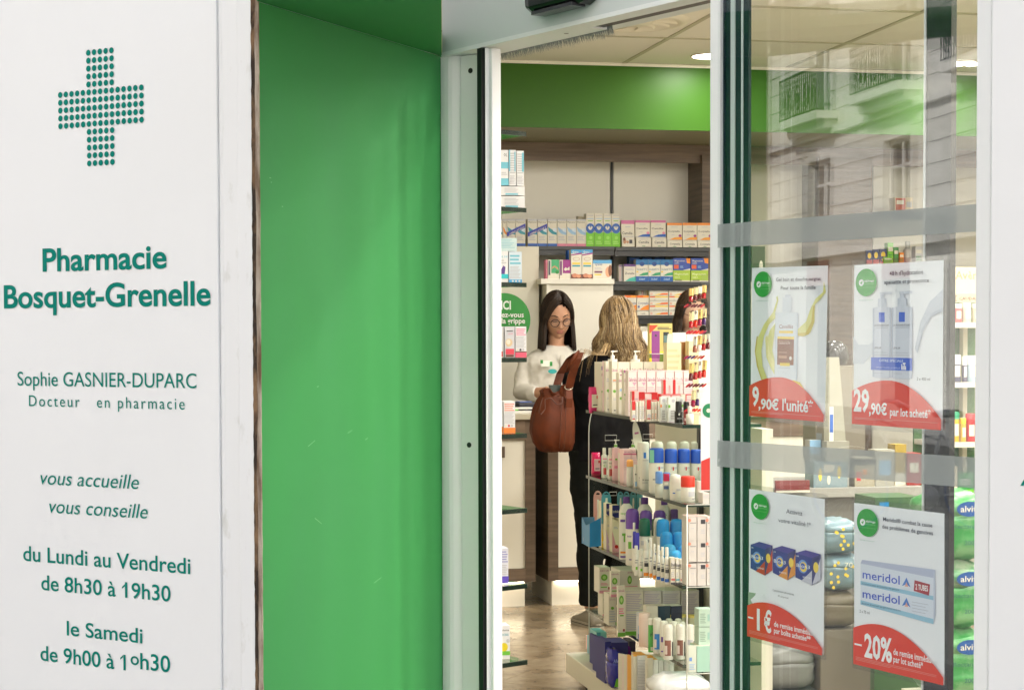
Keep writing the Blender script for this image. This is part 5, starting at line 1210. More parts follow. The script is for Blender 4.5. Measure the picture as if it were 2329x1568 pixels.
gbot(1446.5, 1455.5, 1211, 6.56, zc2, Wc, flat(60, 55, 170), 'right slim tube with violet blue cap on the third shelf', 'slim tubes with violet blue caps', capf=.42)
gbot(1456.5, 1483, 1178, 6.60, zc2, Wc, flat(0, 85, 65), 'white can with dark green cap on the third shelf', capf=.34, domed=True, art=[('t', 'OPS', -.9, -.2, .22, .05, GD), (-.8, -.2, .5, .58, LGY), (.2, .8, .55, .6, G1)])
gbot(1484, 1500, 1180, 6.68, zc2, Wc, flat(0, 60, 45), 'half hidden can with dark green cap behind the cyan caps', capf=.34)
cyan = flat(20, 135, 205)
cyl = [(1490, 1517, 1177, 6.62, Wc), (1497, 1527, 1180, 6.56, cyan), (1528, 1560, 1180, 6.56, cyan), (1505, 1534, 1209, 6.44, cyan), (1533, 1562, 1209, 6.44, cyan), (1511, 1542, 1238, 6.34, flat(60, 165, 220)), (1541, 1562, 1240, 6.36, cyan), (1525, 1554, 1251, 6.28, flat(50, 155, 215))]
ln = ['white capped spray behind the cyan caps', 'upper left cyan capped spray', 'upper right cyan capped spray', 'middle left cyan capped spray', 'middle right cyan capped spray', 'lower left pale cyan capped spray', 'lower right cyan capped spray', 'front pale cyan capped roll-on']
for (a, b_, t_, y_, c_), l_ in zip(cyl, ln):
    gbot(a, b_, t_, y_, zc2, Wc, c_, l_ + ' on the third shelf', 'cyan capped deodorants', capf=.33 if t_ < 1200 else (.42 if t_ < 1230 else .5), domed=True, art=[('t', 'Etiaxil', -.9, .3, .38, .07, GD), (-.9, .3, .3, .33, BLU)] if t_ < 1230 else [('t', 'Etiaxil', -.8, .5, .2, .1, GD)])
fr = [(1443.5, 1453, 1240, None, 'g'), (1454, 1464, 1248, None, 'g'), (1464.6, 1476.5, 1228, ORG, 'b'), (1477, 1484.6, 1222, ORG, 'o'), (1485.3, 1492.6, 1236, ORG, 's'), (1494, 1502.6, 1240, BLU, 'b'), (1503.4, 1511.6, 1243, BLU, 'b'), (1512.6, 1523, 1244, BLU, 'b')]
for i, (a, b_, t_, c_, k_) in enumerate(fr):
    art = [(-.7, .7, .5, .53, G1), (-.8, .4, .42, .45, G1)] + ([(-.95, .95, .05, .14, c_)] if c_ else [(-.5, .4, .2, .3, LIM)]) + ([(-.8, .8, .3, .4, GD)] if k_ in 'bs' else [])
    gbot(a, b_, t_, 6.50 - i * .035, zc2, Wc, Wc, '%s slim white tube in the front row of the third shelf' % nth(i, 8), 'slim white tubes in the front row of the third shelf', capf=.25, capr=.8, art=art)
for i, (a, b_) in enumerate(((1525.5, 1536.3), (1536.8, 1546.6), (1547, 1560))):
    gc(a, b_, 1267 + i * 2, 6.24 - i * .004, zc2, W, [('t', 'Etiaxil', .05, .95, .68, .13, GD), (.05, .95, .6, .63, GD), ('c', .5, .78, .12, flat(220, 215, 210), .4), (.1, .9, .15, .22, [RED, TEALc, RED][i]), (0, 1, .0, .08, GD), ('t', 'Etiaxil', .05, .95, .68, .13, GD), ('l', .1, .7, .3, .5, 3, LGY)], '%s white box with dark lettering at the near end of the third shelf' % ['left', 'middle', 'right'][i], 'white boxes with dark lettering', depth=.03)

# ---- shelf d
zd = GZ['d']; emb = lambda u, v, r, ru: [('c', u, v, r, SG, ru), ('c', u, v, r * .55, flat(180, 215, 130), ru * .5)]
safl = [('t', 'Saforelle', .08, .92, .86, .06, SAF), ('l', .15, .8, .32, .42, 2, PNK)] + emb(.45, .62, .13, .3) + [(.15, .7, .22, .26, SG), (0, 1, 0, .11, flat(220, 150, 170)), (.8, .95, .14, .24, flat(150, 50, 60))]
zup = hz(1380, 1352, 7.2)
gc(1370.5, 1383.5, 1346, 7.36, zd, W, [('c', .4, .7, .1, SG, .25), ('l', .2, .8, .2, .4, 3, PNK), (0, 1, 0, .08, PNK)], 'left lower white carton under the green emblem cartons of the fourth shelf', 'lower cartons of the fourth shelf', depth=.08)
gc(1384, 1402, 1350, 7.12, zd, W, [('t', 'Saforelle', .1, .9, .8, .07, flat(200, 170, 180)), ('l', .1, .9, .1, .5, 5, LGY), ('c', .5, .55, .05, SG), (.88, 1, 0, .1, SG)], 'right lower white carton under the green emblem cartons of the fourth shelf', 'lower cartons of the fourth shelf', depth=.08)
gc(1363, 1388, 1290, 7.34, zd, W, safl, 'upper left carton with green emblem overhanging the fourth shelf', 'green emblem cartons of the fourth shelf', depth=.09, zb=hz(1375, 1348, 7.34), tcol=flat(215, 215, 195))
gc(1389, 1409, 1298, 7.08, zd, W, safl, 'upper middle carton with green emblem on the fourth shelf', 'green emblem cartons of the fourth shelf', depth=.02, zb=hz(1398, 1357, 7.08))
gc(1409.3, 1456.5, 1296, 7.10, zd, W, [('t', 'Saforelle', .38, .62, .88, .07, SAF)] + emb(.48, .6, .18, .11) + [('l', .05, .95, .2, .36, 3, PNK)], 'wide carton side with green emblem on the fourth shelf', 'green emblem cartons of the fourth shelf', depth=.14, zb=hz(1430, 1350, 7.10), tcol=flat(225, 222, 205))
for i, (a, b_, t_, y_) in enumerate(((1405, 1421.7, 1331, 6.86), )):
    gc(a, b_, t_, y_ - .02, zd, W, [('t', 'Saforelle', .1, .9, .88, .05, SAF)] + emb(.5, .72, .09, .32) + [('l', .15, .85, .45, .58, 3, PNK), (.3, .8, .4, .43, SG), (0, 1, 0, .08, SG), (.7, .95, .1, .15, flat(150, 50, 60))], 'front face of the large green footed carton on the fourth shelf', 'large green footed cartons', depth=.018)
back = flat(214, 206, 204); pl = flat(190, 178, 195)
for i, (a, b_) in enumerate(((1422, 1463.6), (1464.8, 1505), (1506.4, 1547.6), (1548.6, 1590))):
    gc(a, b_, 1342, 6.86 - .0, zd, back if i else W, [('l', .06, .94, .55, .95, 10, pl), ('l', .06, .94, .12, .5, 9, pl), (0, 1, 0, .09, SG), ('l', .0, 1, .985, 1, 1, LGY)], '%s large printed carton side with green foot on the fourth shelf' % nth(i, 4), 'large green footed cartons', depth=.10, tcol=flat(225, 222, 205))
for i, (a, b_, c_) in enumerate(((1470, 1496.5, W), (1497, 1525, flat(15, 50, 70)), (1526, 1551.5, flat(20, 35, 65)))):
    gc(a, b_, 1377, 6.66, zd, c_, [], '%s small box behind the rolled bottles of the fourth shelf' % ['white', 'dark teal', 'navy'][i], depth=.05, tcol=flat(225, 220, 205))
gbot(1450, 1470, 1392, 6.76, zd, flat(215, 215, 220), flat(200, 200, 205), 'clear and blue bottle at the left of the fourth shelf front', capf=.15, art=[(-.8, .1, .2, .5, LBL), (-.8, .1, .02, .2, BLU)])
gbot(1456.5, 1483, 1394, 6.58, zd, flat(235, 210, 200), flat(238, 215, 205), 'smooth pale pink bottle on the fourth shelf', capf=.12, art=[(.6, .95, .3, .6, PNK)])
gbot(1482, 1498, 1394, 6.74, zd, flat(238, 200, 200), flat(238, 200, 200), 'pale pink cap behind the green bottle', capf=.2)
gbot(1476, 1489, 1405, 6.47, zd, flat(95, 180, 90), Wc, 'green shower gel bottle with white cap on the fourth shelf', capf=.2, art=[(-.4, .5, .05, .16, W), ('t', 'gel', -.6, .3, .5, .1, GD)])
for i, (a, y_, dy) in enumerate(((1508, 6.72, 0), (1495, 6.66, 5), (1521, 6.66, 5), (1545, 6.66, 5), (1534, 6.72, 0), (1568, 6.62, 6))):
    gbot(a, a + 20, 1392 + dy, y_, zd, flat(205, 200, 170), flat(225, 205, 110), '%s tub with flat yellow lid at the back of the fourth shelf' % nth(i, 6), 'tubs with yellow lids', capf=.1)
whites = [(1488, 1507.5, 1404, 6.44, flat(60, 130, 205), 'blue labelled'), (1516, 1532, 1406, 6.60, None, 'plain back left'), (1537, 1553, 1406, 6.60, None, 'plain back right'), (1503, 1522, 1411, 6.38, PUR, 'purple labelled'), (1526, 1545, 1412, 6.40, None, 'plain middle'), (1546, 1562, 1413, 6.42, None, 'plain right'), (1511.5, 1534, 1418, 6.30, flat(140, 90, 80), 'left brown labelled'), (1540, 1561, 1418, 6.30, flat(125, 80, 70), 'right brown labelled'), (1563, 1582, 1419, 6.32, LGY, 'outer')]
for (a, b_, t_, y_, c_, l_) in whites:
    gbot(a, b_, t_, y_, zd, Wc, Wc, l_ + ' white rounded deodorant bottle on the fourth shelf', 'white rounded deodorant bottles', capf=.3, domed=True, art=([(-.85, .3, .12, .55, c_), (.55, .9, .1, .5, GD), (-.85, -.45, .16, .4, flat(225, 210, 205))] if c_ else []))

# ---- base shelf e
ze = GZ['e']
gc(1338, 1342.5, 1447, 7.72, ze, LPK, [(0, 1, 0, .3, PNK)], 'pink edged pack at the far end of the base shelf', depth=.05)
for i in range(3):
    zz_ = ze + i * .06
    gc(1343, 1356.5, 1491 - i * 19 - 5, 7.60, ze, flat(130, 195, 215), [(.1, .6, .3, .8, W), (.6, 1, 0, 1, flat(40, 150, 190))], '%s pale blue box in the stack at the far end of the base shelf' % ['bottom', 'middle', 'top'][i], 'pale blue boxes stacked on the base shelf', zb=hz(1350, 1505 - i * 19, 7.60) if i else ze, depth=.06)
gc(1357, 1380, 1437, 7.50, ze, flat(140, 200, 200), [(0, .4, 0, 1, flat(80, 160, 180))], 'tall teal box behind the navy packs of the base shelf', depth=.12, tcol=flat(90, 160, 160))
nv = flat(30, 35, 120)
for i, (a, b_, c_) in enumerate(((1359.5, 1366, YEL), (1367, 1374.5, W), (1375.5, 1390, flat(140, 190, 40)))):
    gc(a, b_, 1450 + i * 4, 7.30 - i * .17, ze, nv, [('p', [(.2, .3), (.6, .6), (.8, .4), (.5, .15)], c_), ('c', .5, .5, .09, flat(70, 70, 160), .3)], '%s navy towel pack front on the base shelf' % ['yellow marked', 'white marked', 'green marked'][i], 'navy towel packs on the base shelf', depth=.14)
gc(1390.2, 1429, 1460, 6.96, ze, flat(38, 34, 110), [(.0, .22, .5, .85, W), ('l', .02, .2, .54, .82, 6, GD), (.5, .7, .55, .75, flat(80, 80, 140))], 'long navy pack side with bar code sticker on the base shelf', depth=.12, tcol=flat(60, 65, 150))
gc(1431, 1446, 1457, 7.15, ze, flat(50, 30, 70), [(.1, .5, .4, .7, flat(110, 110, 150))], 'dark violet pack in the shade at the back of the base shelf', depth=.1)
def softpack(px0, px1, py, Y, z, m1, m2, label, depth=.13, zb=None, cr=1.0):
    x0, x1 = hx(px0, py, Y), hx(px1, py, Y); z = zb or z; h = hz(px0, py, Y) - z; w = x1 - x0; rnd = random.Random(int(px0))
    root = empty('soft_pack', (x0, Y, z), 0, label, 'soft pack'); mb = MB(); rings = []
    for i in range(13):
        t = i / 12; r = []
        k_ = 1 - .5 * abs(2 * t - 1) ** 5
        for j in range(20):
            a = 2 * pi * j / 20; sg = lambda v: math.copysign(abs(v) ** .45, v)
            nz = (noise.noise(V((i * .8, j * .9, px0 * .1 + py * .01))) * .007 + noise.noise(V((i * 1.9, j * 2.1, px0))) * .003) * cr
            r.append((w / 2 + (w / 2 * k_ + nz) * sg(cos(a)), depth / 2 + (depth / 2 * k_ + nz) * sg(sin(a)), h * t + nz))
        rings.append(r)
    mb.loft(rings[:9], m1); mb.build('pouch', root); m2_ = MB(); m2_.loft(rings[8:], m2); m2_.build('top', root); return root
filmb = mat('blue_film', S(50, 50, 150), .15); filmp = mat('purple_film', S(120, 30, 140), .15)
o = softpack(1389, 1413, 1478, 6.84, ze, filmb, filmb, 'crumpled blue soft pack at the front of the base shelf', .1)
m_ = MB(); w_ = .03; m_.poly([(.012, -.008, .01), (.05, -.008, .01), (.06, -.008, .05), (.02, -.008, .04)], LIM); m_.text('Always', .008, .05, .1, .014, flat(140, 150, 220), y=-.008, bold=.02, res=1); m_.build('label', o)
softpack(1399, 1440, 1470, 7.0, ze, filmp, filmp, 'purple soft pack lying behind the crumpled blue one', .1)
for i in range(4):
    gc(1413.5 + i * 5.2, 1418.2 + i * 5.2, 1489 + i, 6.74 - .03 * i, ze, [W, flat(225, 210, 205), W, flat(225, 205, 195)][i], [('l', .2, .8, .85, .9, 1, LGY)], '%s thin white box in the upright row of the base shelf' % nth(i, 4), 'thin upright white boxes on the base shelf', depth=.05)
gc(1434.3, 1439.5, 1492, 6.60, ze, flat(235, 165, 50), [], 'thin yellow box beside the white upright boxes', depth=.05)
gc(1440, 1448.6, 1488, 6.56, ze, W, [(0, 1, .22, .27, GD), (0, 1, .97, 1, flat(235, 170, 60))], 'narrow white carton front with yellow top on the base shelf', depth=.03, tcol=flat(235, 170, 60))
gc(1449, 1471.5, 1489, 6.56, ze, flat(225, 224, 224), [('l', .08, .92, .4, .92, 16, LGY), ('l', .08, .92, .08, .38, 8, LGY)], 'wide white carton with small print and yellow top on the base shelf', depth=.08, tcol=flat(235, 170, 60))
gc(1472, 1485.5, 1491, 6.50, ze, W, [(.1, .7, .2, .24, GD), (0, 1, .97, 1, flat(235, 170, 60))], 'second white carton front with yellow top on the base shelf', depth=.03, tcol=flat(235, 170, 60))
for i in range(4): gc(1486 + i * 12, 1497.4 + i * 12, 1499 + i, 6.50, ze, flat(232, 230, 228), [], '%s blank white carton side in the row of the base shelf' % nth(i, 4), 'blank white cartons on the base shelf', depth=.07, tcol=flat(235, 175, 80) if i < 1 else flat(225, 222, 215))
wf = mat('white_film', S(228, 230, 232), .18)
softpack(1490, 1625, 1541, 6.20, ze, wf, wf, 'large white film wrapped pack at the near end of the base shelf', .16)

# ---- boxes on the clear end stand
mt_ = flat(165, 205, 190)
def esb(px0, px1, pt, zb, base, art, label, group=None, Y=5.93, **k): return gc(px0, px1, pt, Y, zb, base, art, label, group, **k)
gw = flat(205, 200, 196)
zq = ESZ[1]; hts = [1277, 1228, 1174]; bots = [1334, 1280, 1229]
for r_ in range(3):
    zb_ = zq if r_ == 0 else hz(1590, bots[r_], 5.93)
    for c_, (a, b_) in enumerate(((1566, 1585), (1585.8, 1606), (1606.8, 1620))):
        esb(a, b_, hts[r_], zb_, gw, [('c', .12, .85, .07, flat(220, 140, 120)), ('l', .2, .9, .72, .8, 1, G1), ('l', .3, .7, .5, .56, 1, LGY)] if c_ != 1 else [(.4, .9, .7, .88, GD), ('l', .4, .9, .3, .5, 3, LGY)], '%s grey white box in the %s row on the clear end stand' % (['left', 'middle', 'right'][c_], ['bottom', 'middle', 'top'][r_]), 'grey white boxes on the clear end stand', depth=.08, tcol=flat(220, 190, 185) if r_ == 2 else None)
esb(1565, 1584.6, 1467, ESZ[2], flat(205, 212, 200), [(.15, .45, .42, .56, flat(110, 150, 215)), ('l', .15, .8, .1, .35, 4, flat(150, 180, 215))], 'pale front of the mint box on the lower clear shelf', depth=.01)
esb(1585, 1622, 1468, ESZ[2], mt_, [], 'mint green box on the lower clear shelf', depth=.08, tcol=flat(215, 215, 195))
for i, (t_, bt) in enumerate(((1425, 1466), (1384, 1424))):
    esb(1589, 1622, t_, hz(1600, bt, 5.95) if i or True else 0, flat(180, 205, 190), [('l', .1, .5, .2, .8, 6, flat(140, 165, 150)), (.6, .9, .3, .7, flat(150, 190, 180))], '%s mint printed pack above the mint green box' % ['lower', 'upper'][i], 'mint printed packs on the clear end stand', depth=.05, Y=5.95)
esb(1598, 1614, 1120, ESZ[0], gw, [('l', .1, .9, .5, .8, 3, LGY)], 'white pot at the right end of the upper clear shelf', depth=.05)
# ================================================================ posters behind the glass
pap = mat('poster_paper', (.84, .87, .92), .5); pgreen = flat(20, 160, 50); pred = flat(222, 58, 38); pdark = flat(58, 62, 82); pwhite = flat(240, 242, 245)
pblue = flat(50, 95, 205); pbrown = flat(135, 70, 40); pyel = flat(240, 210, 80); pswirl = flat(222, 220, 140); pswirl2 = flat(205, 185, 80); pgrey = flat(188, 194, 208); plb = flat(150, 195, 220)
class Poster:
    def __init__(s, corners, label):
        s.c = [En.uv(x, y, -.004) for x, y in corners]      # TL TR BR BL
        s.n = 0
        ox, oz = s.c[3]; p = En.w(ox, -.004, oz)
        s.root = empty('poster', p, En.rz, label, 'poster'); s.ox, s.oz = ox, oz
        m = .03; q = [s.uv(-m, -m), s.uv(1 + m, -m), s.uv(1 + m, 1 + m), s.uv(-m, 1 + m)]
        lam = mat('laminate_edge', S(190, 192, 190), .2)
        MB().add([(a, .0025, b) for a, b in q], [(3, 2, 1, 0)], glass_mat('laminate', (.80, .81, .80), 1.5)).build('laminate', s.root)
        n = 8; vs = []; rnd = random.Random(int(corners[0][0]))
        for j in range(n + 1):
            for i in range(n + 1):
                a, b = s.uv(i / n, j / n); vs.append((a, .0012 + .0006 * noise.noise(V((i * .5, j * .4, corners[0][0]))), b))
        MB().add(vs, [(j * (n + 1) + i, (j + 1) * (n + 1) + i, (j + 1) * (n + 1) + i + 1, j * (n + 1) + i + 1) for j in range(n) for i in range(n)], pap, True).build('sheet', s.root)
        s.mb = {}
    def uv(s, u, v):
        TL, TR, BR, BL = s.c
        f = lambda k: (TL[k] * (1 - u) + TR[k] * u) * (1 - v) + (BL[k] * (1 - u) + BR[k] * u) * v
        return f(0) - s.ox, f(1) - s.oz
    def P(s, pts, m, nm='artwork'):
        s.n += 1; y = -.0002 - .00006 * s.n; mb = s.mb.setdefault(nm, MB())
        mb.add([(s.uv(a, b)[0], y, s.uv(a, b)[1]) for a, b in pts], [tuple(range(len(pts)))], m)
    def R(s, u0, u1, v0, v1, m, nm='artwork'): s.P([(u0, v1), (u1, v1), (u1, v0), (u0, v0)], m, nm)
    def C(s, u, v, r, m, nm='artwork', e=1.0): s.P([(u + r * cos(t), v + r * .705 * e * sin(t)) for t in [-k_ * pi / 14 for k_ in range(28)]], m, nm)
    def T(s, st, u0, u1, v, h, m, bold=.015, shear=0, nm='lettering', res=2):
        s.n += 1; y = -.0002 - .00006 * s.n; vs, fs, a, b = text_geo(st, bold, shear, res, 1)
        out = []
        for p in vs:
            q = s.uv(u0 + (p[0] - a) / (b - a) * (u1 - u0), v - p[1] * h); out.append((q[0], y, q[1]))
        s.mb.setdefault(nm, MB()).add(out, fs, m)
    def arc(s, ut, vt, vl, vr):
        pts = [(0, 1), (1, 1)]
        top = []
        for i in range(25):
            u = i / 24
            k_ = (vl - vt) / max(1e-6, ut ** 2) if u < ut else (vr - vt) / (1 - ut) ** 2
            top.append((u, vt + k_ * (u - ut) ** 2))
        s.P(pts + top[::-1], pred, 'price_field')
    def logo(s, u=.165, v=.112):
        s.C(u, v, .122, pgreen, 'logo'); s.C(u - .055, v, .03, pwhite, 'logo')
        s.P([(u - .07, v), (u - .055, v + .012), (u - .04, v - .005), (u - .05, v - .012), (u - .055, v - .002)], pgreen, 'logo')
        s.T('alphega', u - .018, u + .092, v - .004, .013, pwhite, nm='logo'); s.T('pharmacie', u - .018, u + .092, v + .012, .010, flat(150, 215, 150), bold=0, nm='logo')
        s.T('proche de vous toujours', u - .09, u + .092, v + .033, .006, flat(150, 215, 150), bold=0, nm='logo', res=1); s.T('alphega-pharmacie.fr', u - .085, u + .085, v + .112, .006, flat(120, 180, 150), bold=0, nm='logo', res=1)
    def fine(s, v0, v1, uR=.97, k_=2):
        for i in range(k_): s.R(.03, uR - .5 * (i == k_ - 1), v0 + i * (v1 - v0) / k_, v0 + i * (v1 - v0) / k_ + .0035, flat(222, 130, 120), 'small_print')
    def done(s):
        for k_, m in s.mb.items(): m.build(k_, s.root)
p = Poster([(1709.3, 609), (1882.3, 603.4), (1875, 958.8), (1705.7, 945)], 'upper left poster with yellow swirls round a bath gel bottle and price 9,90')
p.P([(.34, .20), (.35, .22), (.30, .30), (.18, .38), (.10, .47), (.07, .56), (.10, .66), (.16, .755), (.24, .75), (.17, .66), (.15, .56), (.18, .46), (.25, .38), (.33, .34), (.35, .36), (.26, .42), (.22, .50), (.22, .6), (.28, .67), (.34, .72), (.34, .64), (.30, .55), (.34, .36), (.33, .30), (.37, .22), (.36, .19)][::-1], pswirl)
p.P([(.20, .47), (.22, .60), (.34, .69), (.34, .64), (.26, .56), (.23, .45)], flat(235, 228, 160))
p.P([(.63, .41), (.74, .36), (.80, .27), (.86, .21), (.95, .17), (.96, .10), (.985, .17), (.92, .215), (.85, .25), (.85, .36), (.80, .43), (.72, .455), (.63, .45)][::-1], pswirl)
p.P([(.63, .435), (.74, .43), (.81, .36), (.83, .26), (.85, .25), (.84, .37), (.78, .44), (.70, .455), (.63, .45)][::-1], pswirl2)
p.P([(.10, .46), (.075, .57), (.12, .68), (.17, .75), (.155, .75), (.09, .66), (.06, .56), (.085, .46)][::-1], pswirl2)
p.R(.335, .635, .305, .75, flat(205, 214, 230)); p.R(.345, .625, .30, .745, flat(220, 227, 238)); p.R(.43, .55, .20, .298, flat(218, 224, 236)); p.R(.46, .53, .185, .2, flat(212, 218, 232))
p.T('Cavaillès', .39, .575, .405, .026, pbrown, .0, .1); p.R(.39, .575, .42, .437, pyel); p.R(.37, .59, .458, .475, pyel); p.R(.37, .59, .475, .645, pbrown)
p.T('SURGRAS ACTIF', .385, .54, .508, .012, flat(230, 205, 190)); p.T('Gel bain et douche', .385, .53, .492, .008, flat(220, 190, 170), 0); p.R(.39, .50, .56, .566, flat(190, 140, 115)); p.R(.39, .50, .585, .602, flat(190, 140, 115)); p.C(.55, .60, .018, flat(240, 230, 225)); p.R(.41, .54, .632, .652, pyel); p.R(.39, .55, .663, .667, pgrey); p.T('1L e', .45, .5, .70, .01, pgrey, 0)
p.P([(.58, .74), (.68, .755), (.74, .80), (.70, .80), (.62, .77)][::-1], pyel)
p.logo(); p.T('Gel bain et douche surgras', .345, .925, .094, .023, pdark, .012); p.T('Pour toute la famille', .41, .865, .149, .023, pdark, .012)
p.arc(.42, .728, .795, .955)
p.T('9', .04, .135, .925, .125, pwhite, .03); p.T(',90€', .13, .405, .945, .068, pwhite, .03); p.T("l'unité*", .455, .86, .945, .075, pwhite, .025); p.fine(.965, .98); p.done()
p = Poster([(1942, 603), (2145.5, 591.5), (2142.6, 977.6), (1940.3, 963)], 'upper right poster with two white pump bottles and price 29,90')
for (a, b) in ((.0, .12), ): p.P([(0, .45), (.06, .50), (.18, .50), (.22, .48), (.22, .56), (.12, .62), (0, .62)][::-1], flat(216, 222, 232))
p.P([(.70, .52), (.76, .36), (.86, .24), (1, .17), (1, .30), (.86, .33), (.78, .42), (.72, .54)][::-1], flat(205, 212, 224)); p.P([(.72, .54), (.78, .40), (.88, .31), (1, .28), (1, .30), (.88, .33), (.79, .42), (.73, .55)][::-1], flat(190, 198, 212))
for (a, b, c, d) in ((.225, .435, .285, .38), (.445, .675, .51, .61)):
    p.R(a, b, .272, .70, flat(190, 198, 216)); p.R(a + .02, b - .02, .268, .705, flat(210, 216, 230)); p.R(c, d, .215, .268, flat(205, 212, 226)); p.R(c + .025, d - .025, .185, .215, flat(200, 207, 222)); p.R(c + .02, d + .06, .175, .19, flat(208, 214, 227))
    w = .07; m = (a + b) / 2; p.R(m - .033, m + .033, .30, .36, pblue); p.T('LA ROCHE-POSAY', a + .02, b - .02, .385, .012, pdark, 0); p.R(a + .04, b - .03, .391, .397, pgrey); p.T('LIPIKAR', a + .02, a + .10, .525, .013, flat(90, 95, 120), 0); p.R(a + .02, b - .04, .545, .549, pgrey); p.R(a + .02, b - .03, .56, .564, pgrey); p.R(a + .02, a + .12, .672, .676, pgrey)
p.R(.215, .68, .578, .655, pblue); p.T('OFFRE SPECIALE', .31, .58, .604, .016, flat(200, 215, 240)); p.T('POUR TOUTE LA FAMILLE', .28, .545, .645, .010, flat(190, 205, 240), 0); 
for q in range(4): p.R(.56 + q * .014, .57 + q * .014, .615 + .012 * (q % 2), .65, pwhite)
p.C(.585, .612, .008, pwhite); p.C(.60, .612, .008, pwhite)
p.logo(.155, .112); p.T("48 h d'hydratation", .425, .795, .075, .026, pdark, .014); p.T('apaisante et protectrice', .365, .86, .126, .024, pdark, .012); p.T('2 x 400 ml', .735, .88, .71, .018, pdark, 0)
p.arc(.42, .718, .792, .935)
p.T('29', .02, .20, .915, .135, pwhite, .03); p.T(',90€', .20, .405, .93, .068, pwhite, .03); p.T('par lot acheté*', .44, .89, .932, .048, pwhite, .02); p.fine(.957, .972); p.done()
p = Poster([(1702.8, 1111), (1874.6, 1134), (1872, 1488.8), (1702, 1445)], 'lower left poster with three dark blue vitamin boxes and one euro off')
for (u, c, t) in ((.03, flat(195, 60, 40), 'DEFENSE'), (.34, flat(225, 150, 60), 'ENERGIE'), (.645, flat(200, 200, 215), 'SENIOR')):
    w = .30 if u < .6 else .325
    p.P([(u, .375), (u + w * .66, .39), (u + w * .66, .565), (u, .535)][::-1], flat(38, 55, 135)); p.P([(u + w * .66, .39), (u + w, .355), (u + w, .52), (u + w * .66, .565)][::-1], flat(60, 60, 120)); p.P([(u, .375), (u + w * .4, .345), (u + w, .355), (u + w * .66, .39)][::-1], flat(75, 65, 150))
    p.P([(u + w * .25, .548), (u + w * .66, .47), (u + w * .66, .565)][::-1], c); p.P([(u + w * .68, .56), (u + w * .85, .46), (u + w, .38), (u + w, .52)][::-1], c)
    p.C(u + w * .3, .455, w * .19, flat(110, 150, 215)); p.C(u + w * .32, .457, w * .14, pyel); p.C(u + w * .30, .453, w * .09, flat(50, 90, 180)); p.T('Bion3', u + w * .05, u + w * .58, .463, .022, pwhite, .0); p.C(u + w * .82, .445, w * .1, pyel, e=1.5); p.T(t, u + w * .3, u + w * .62, .527, .011, pwhite, 0); p.T('30', u + w * .04, u + w * .14, .398, .01, pwhite, 0)
p.logo(.168, .108); p.T('Activez', .525, .735, .125, .030, pdark, .0); p.T('votre vitalité !*', .42, .845, .19, .028, pdark, .0)
p.T('Compléments alimentaires', .35, .63, .655, .014, pdark, 0); p.T('30 comprimés', .42, .56, .685, .012, pdark, 0)
p.arc(.30, .742, .79, .955); p.R(.012, .085, .863, .874, pwhite, 'lettering'); p.T('1', .135, .175, .935, .135, pwhite, .04); p.T('€', .235, .335, .935, .135, pwhite, .03); p.T('de remise immédiate', .37, .905, .888, .036, pwhite, .015); p.T('par boîte achetée**', .37, .855, .932, .036, pwhite, .015); p.fine(.955, .98, .95, 3); p.done()
p = Poster([(1941.5, 1142.4), (2147, 1167), (2147, 1557), (1942.5, 1508)], 'lower right poster with a pale blue toothpaste carton and twenty percent off')
p.P([(.08, .37), (.10, .345), (.86, .36), (.91, .33), (.91, .60), (.89, .655), (.08, .62)][::-1], flat(195, 203, 222)); p.P([(.08, .37), (.89, .385), (.89, .655), (.08, .62)][::-1], flat(214, 222, 236)); p.P([(.08, .367), (.10, .345), (.90, .335), (.89, .383)][::-1], flat(180, 188, 214))
p.P([(.08, .476), (.89, .49), (.89, .515), (.08, .50)][::-1], plb); p.P([(.08, .595), (.89, .625), (.89, .655), (.08, .622)][::-1], plb)
for v in (.453, .573):
    p.T('meridol', .105, .525, v + .004, .052, flat(60, 90, 200), .01); p.P([(.55, v + .01), (.60, v - .045), (.645, v + .01), (.60, v - .005)][::-1], flat(70, 120, 200)); p.P([(.58, v + .01), (.60, v - .018), (.62, v + .01)][::-1], flat(225, 170, 150))
p.T("Combat la cause de l'irritation des gencives", .10, .52, .495, .010, flat(60, 90, 120), 0); p.T('Bestrijdt de oorzaak van geïrriteerd tandvlees', .10, .54, .617, .010, flat(60, 90, 120), 0)
p.P([(.69, .415), (.855, .425), (.845, .492), (.68, .48)][::-1], flat(165, 50, 65)); p.T('2 TUBES', .70, .835, .468, .032, pwhite, .02)
for q in range(4): p.R(.66, .84 - .03 * (q % 2), .545 + q * .018, .549 + q * .018, pgrey)
p.logo(.165, .112); p.T('Meridol® combat la cause', .345, .885, .088, .024, pdark, .012); p.T('des problèmes de gencives', .335, .89, .133, .024, pdark, .012); p.T('2 x 75 ml', .075, .19, .672, .018, pdark, 0)
p.arc(.32, .722, .775, .955); p.R(.015, .10, .868, .879, pwhite, 'lettering'); p.T('20%', .13, .445, .935, .14, pwhite, .03); p.T('de remise immédiate', .46, .92, .885, .038, pwhite, .015); p.T('par lot acheté*', .46, .785, .93, .038, pwhite, .015); p.fine(.95, .975, .93, 3); p.done()
# small notice low on the left side of the glass
u, z = En.uv(1702, 1345, -.003); u1, z1 = En.uv(1738, 1438, -.003)
MB().box(0, u1 - u, 0, .001, z1 - z, 0, flat(150, 175, 150)).build('small_card', loc=En.w(u, -.003, z), rz=En.rz, label='small pale green card behind the glass below the lower left poster', cat='card')
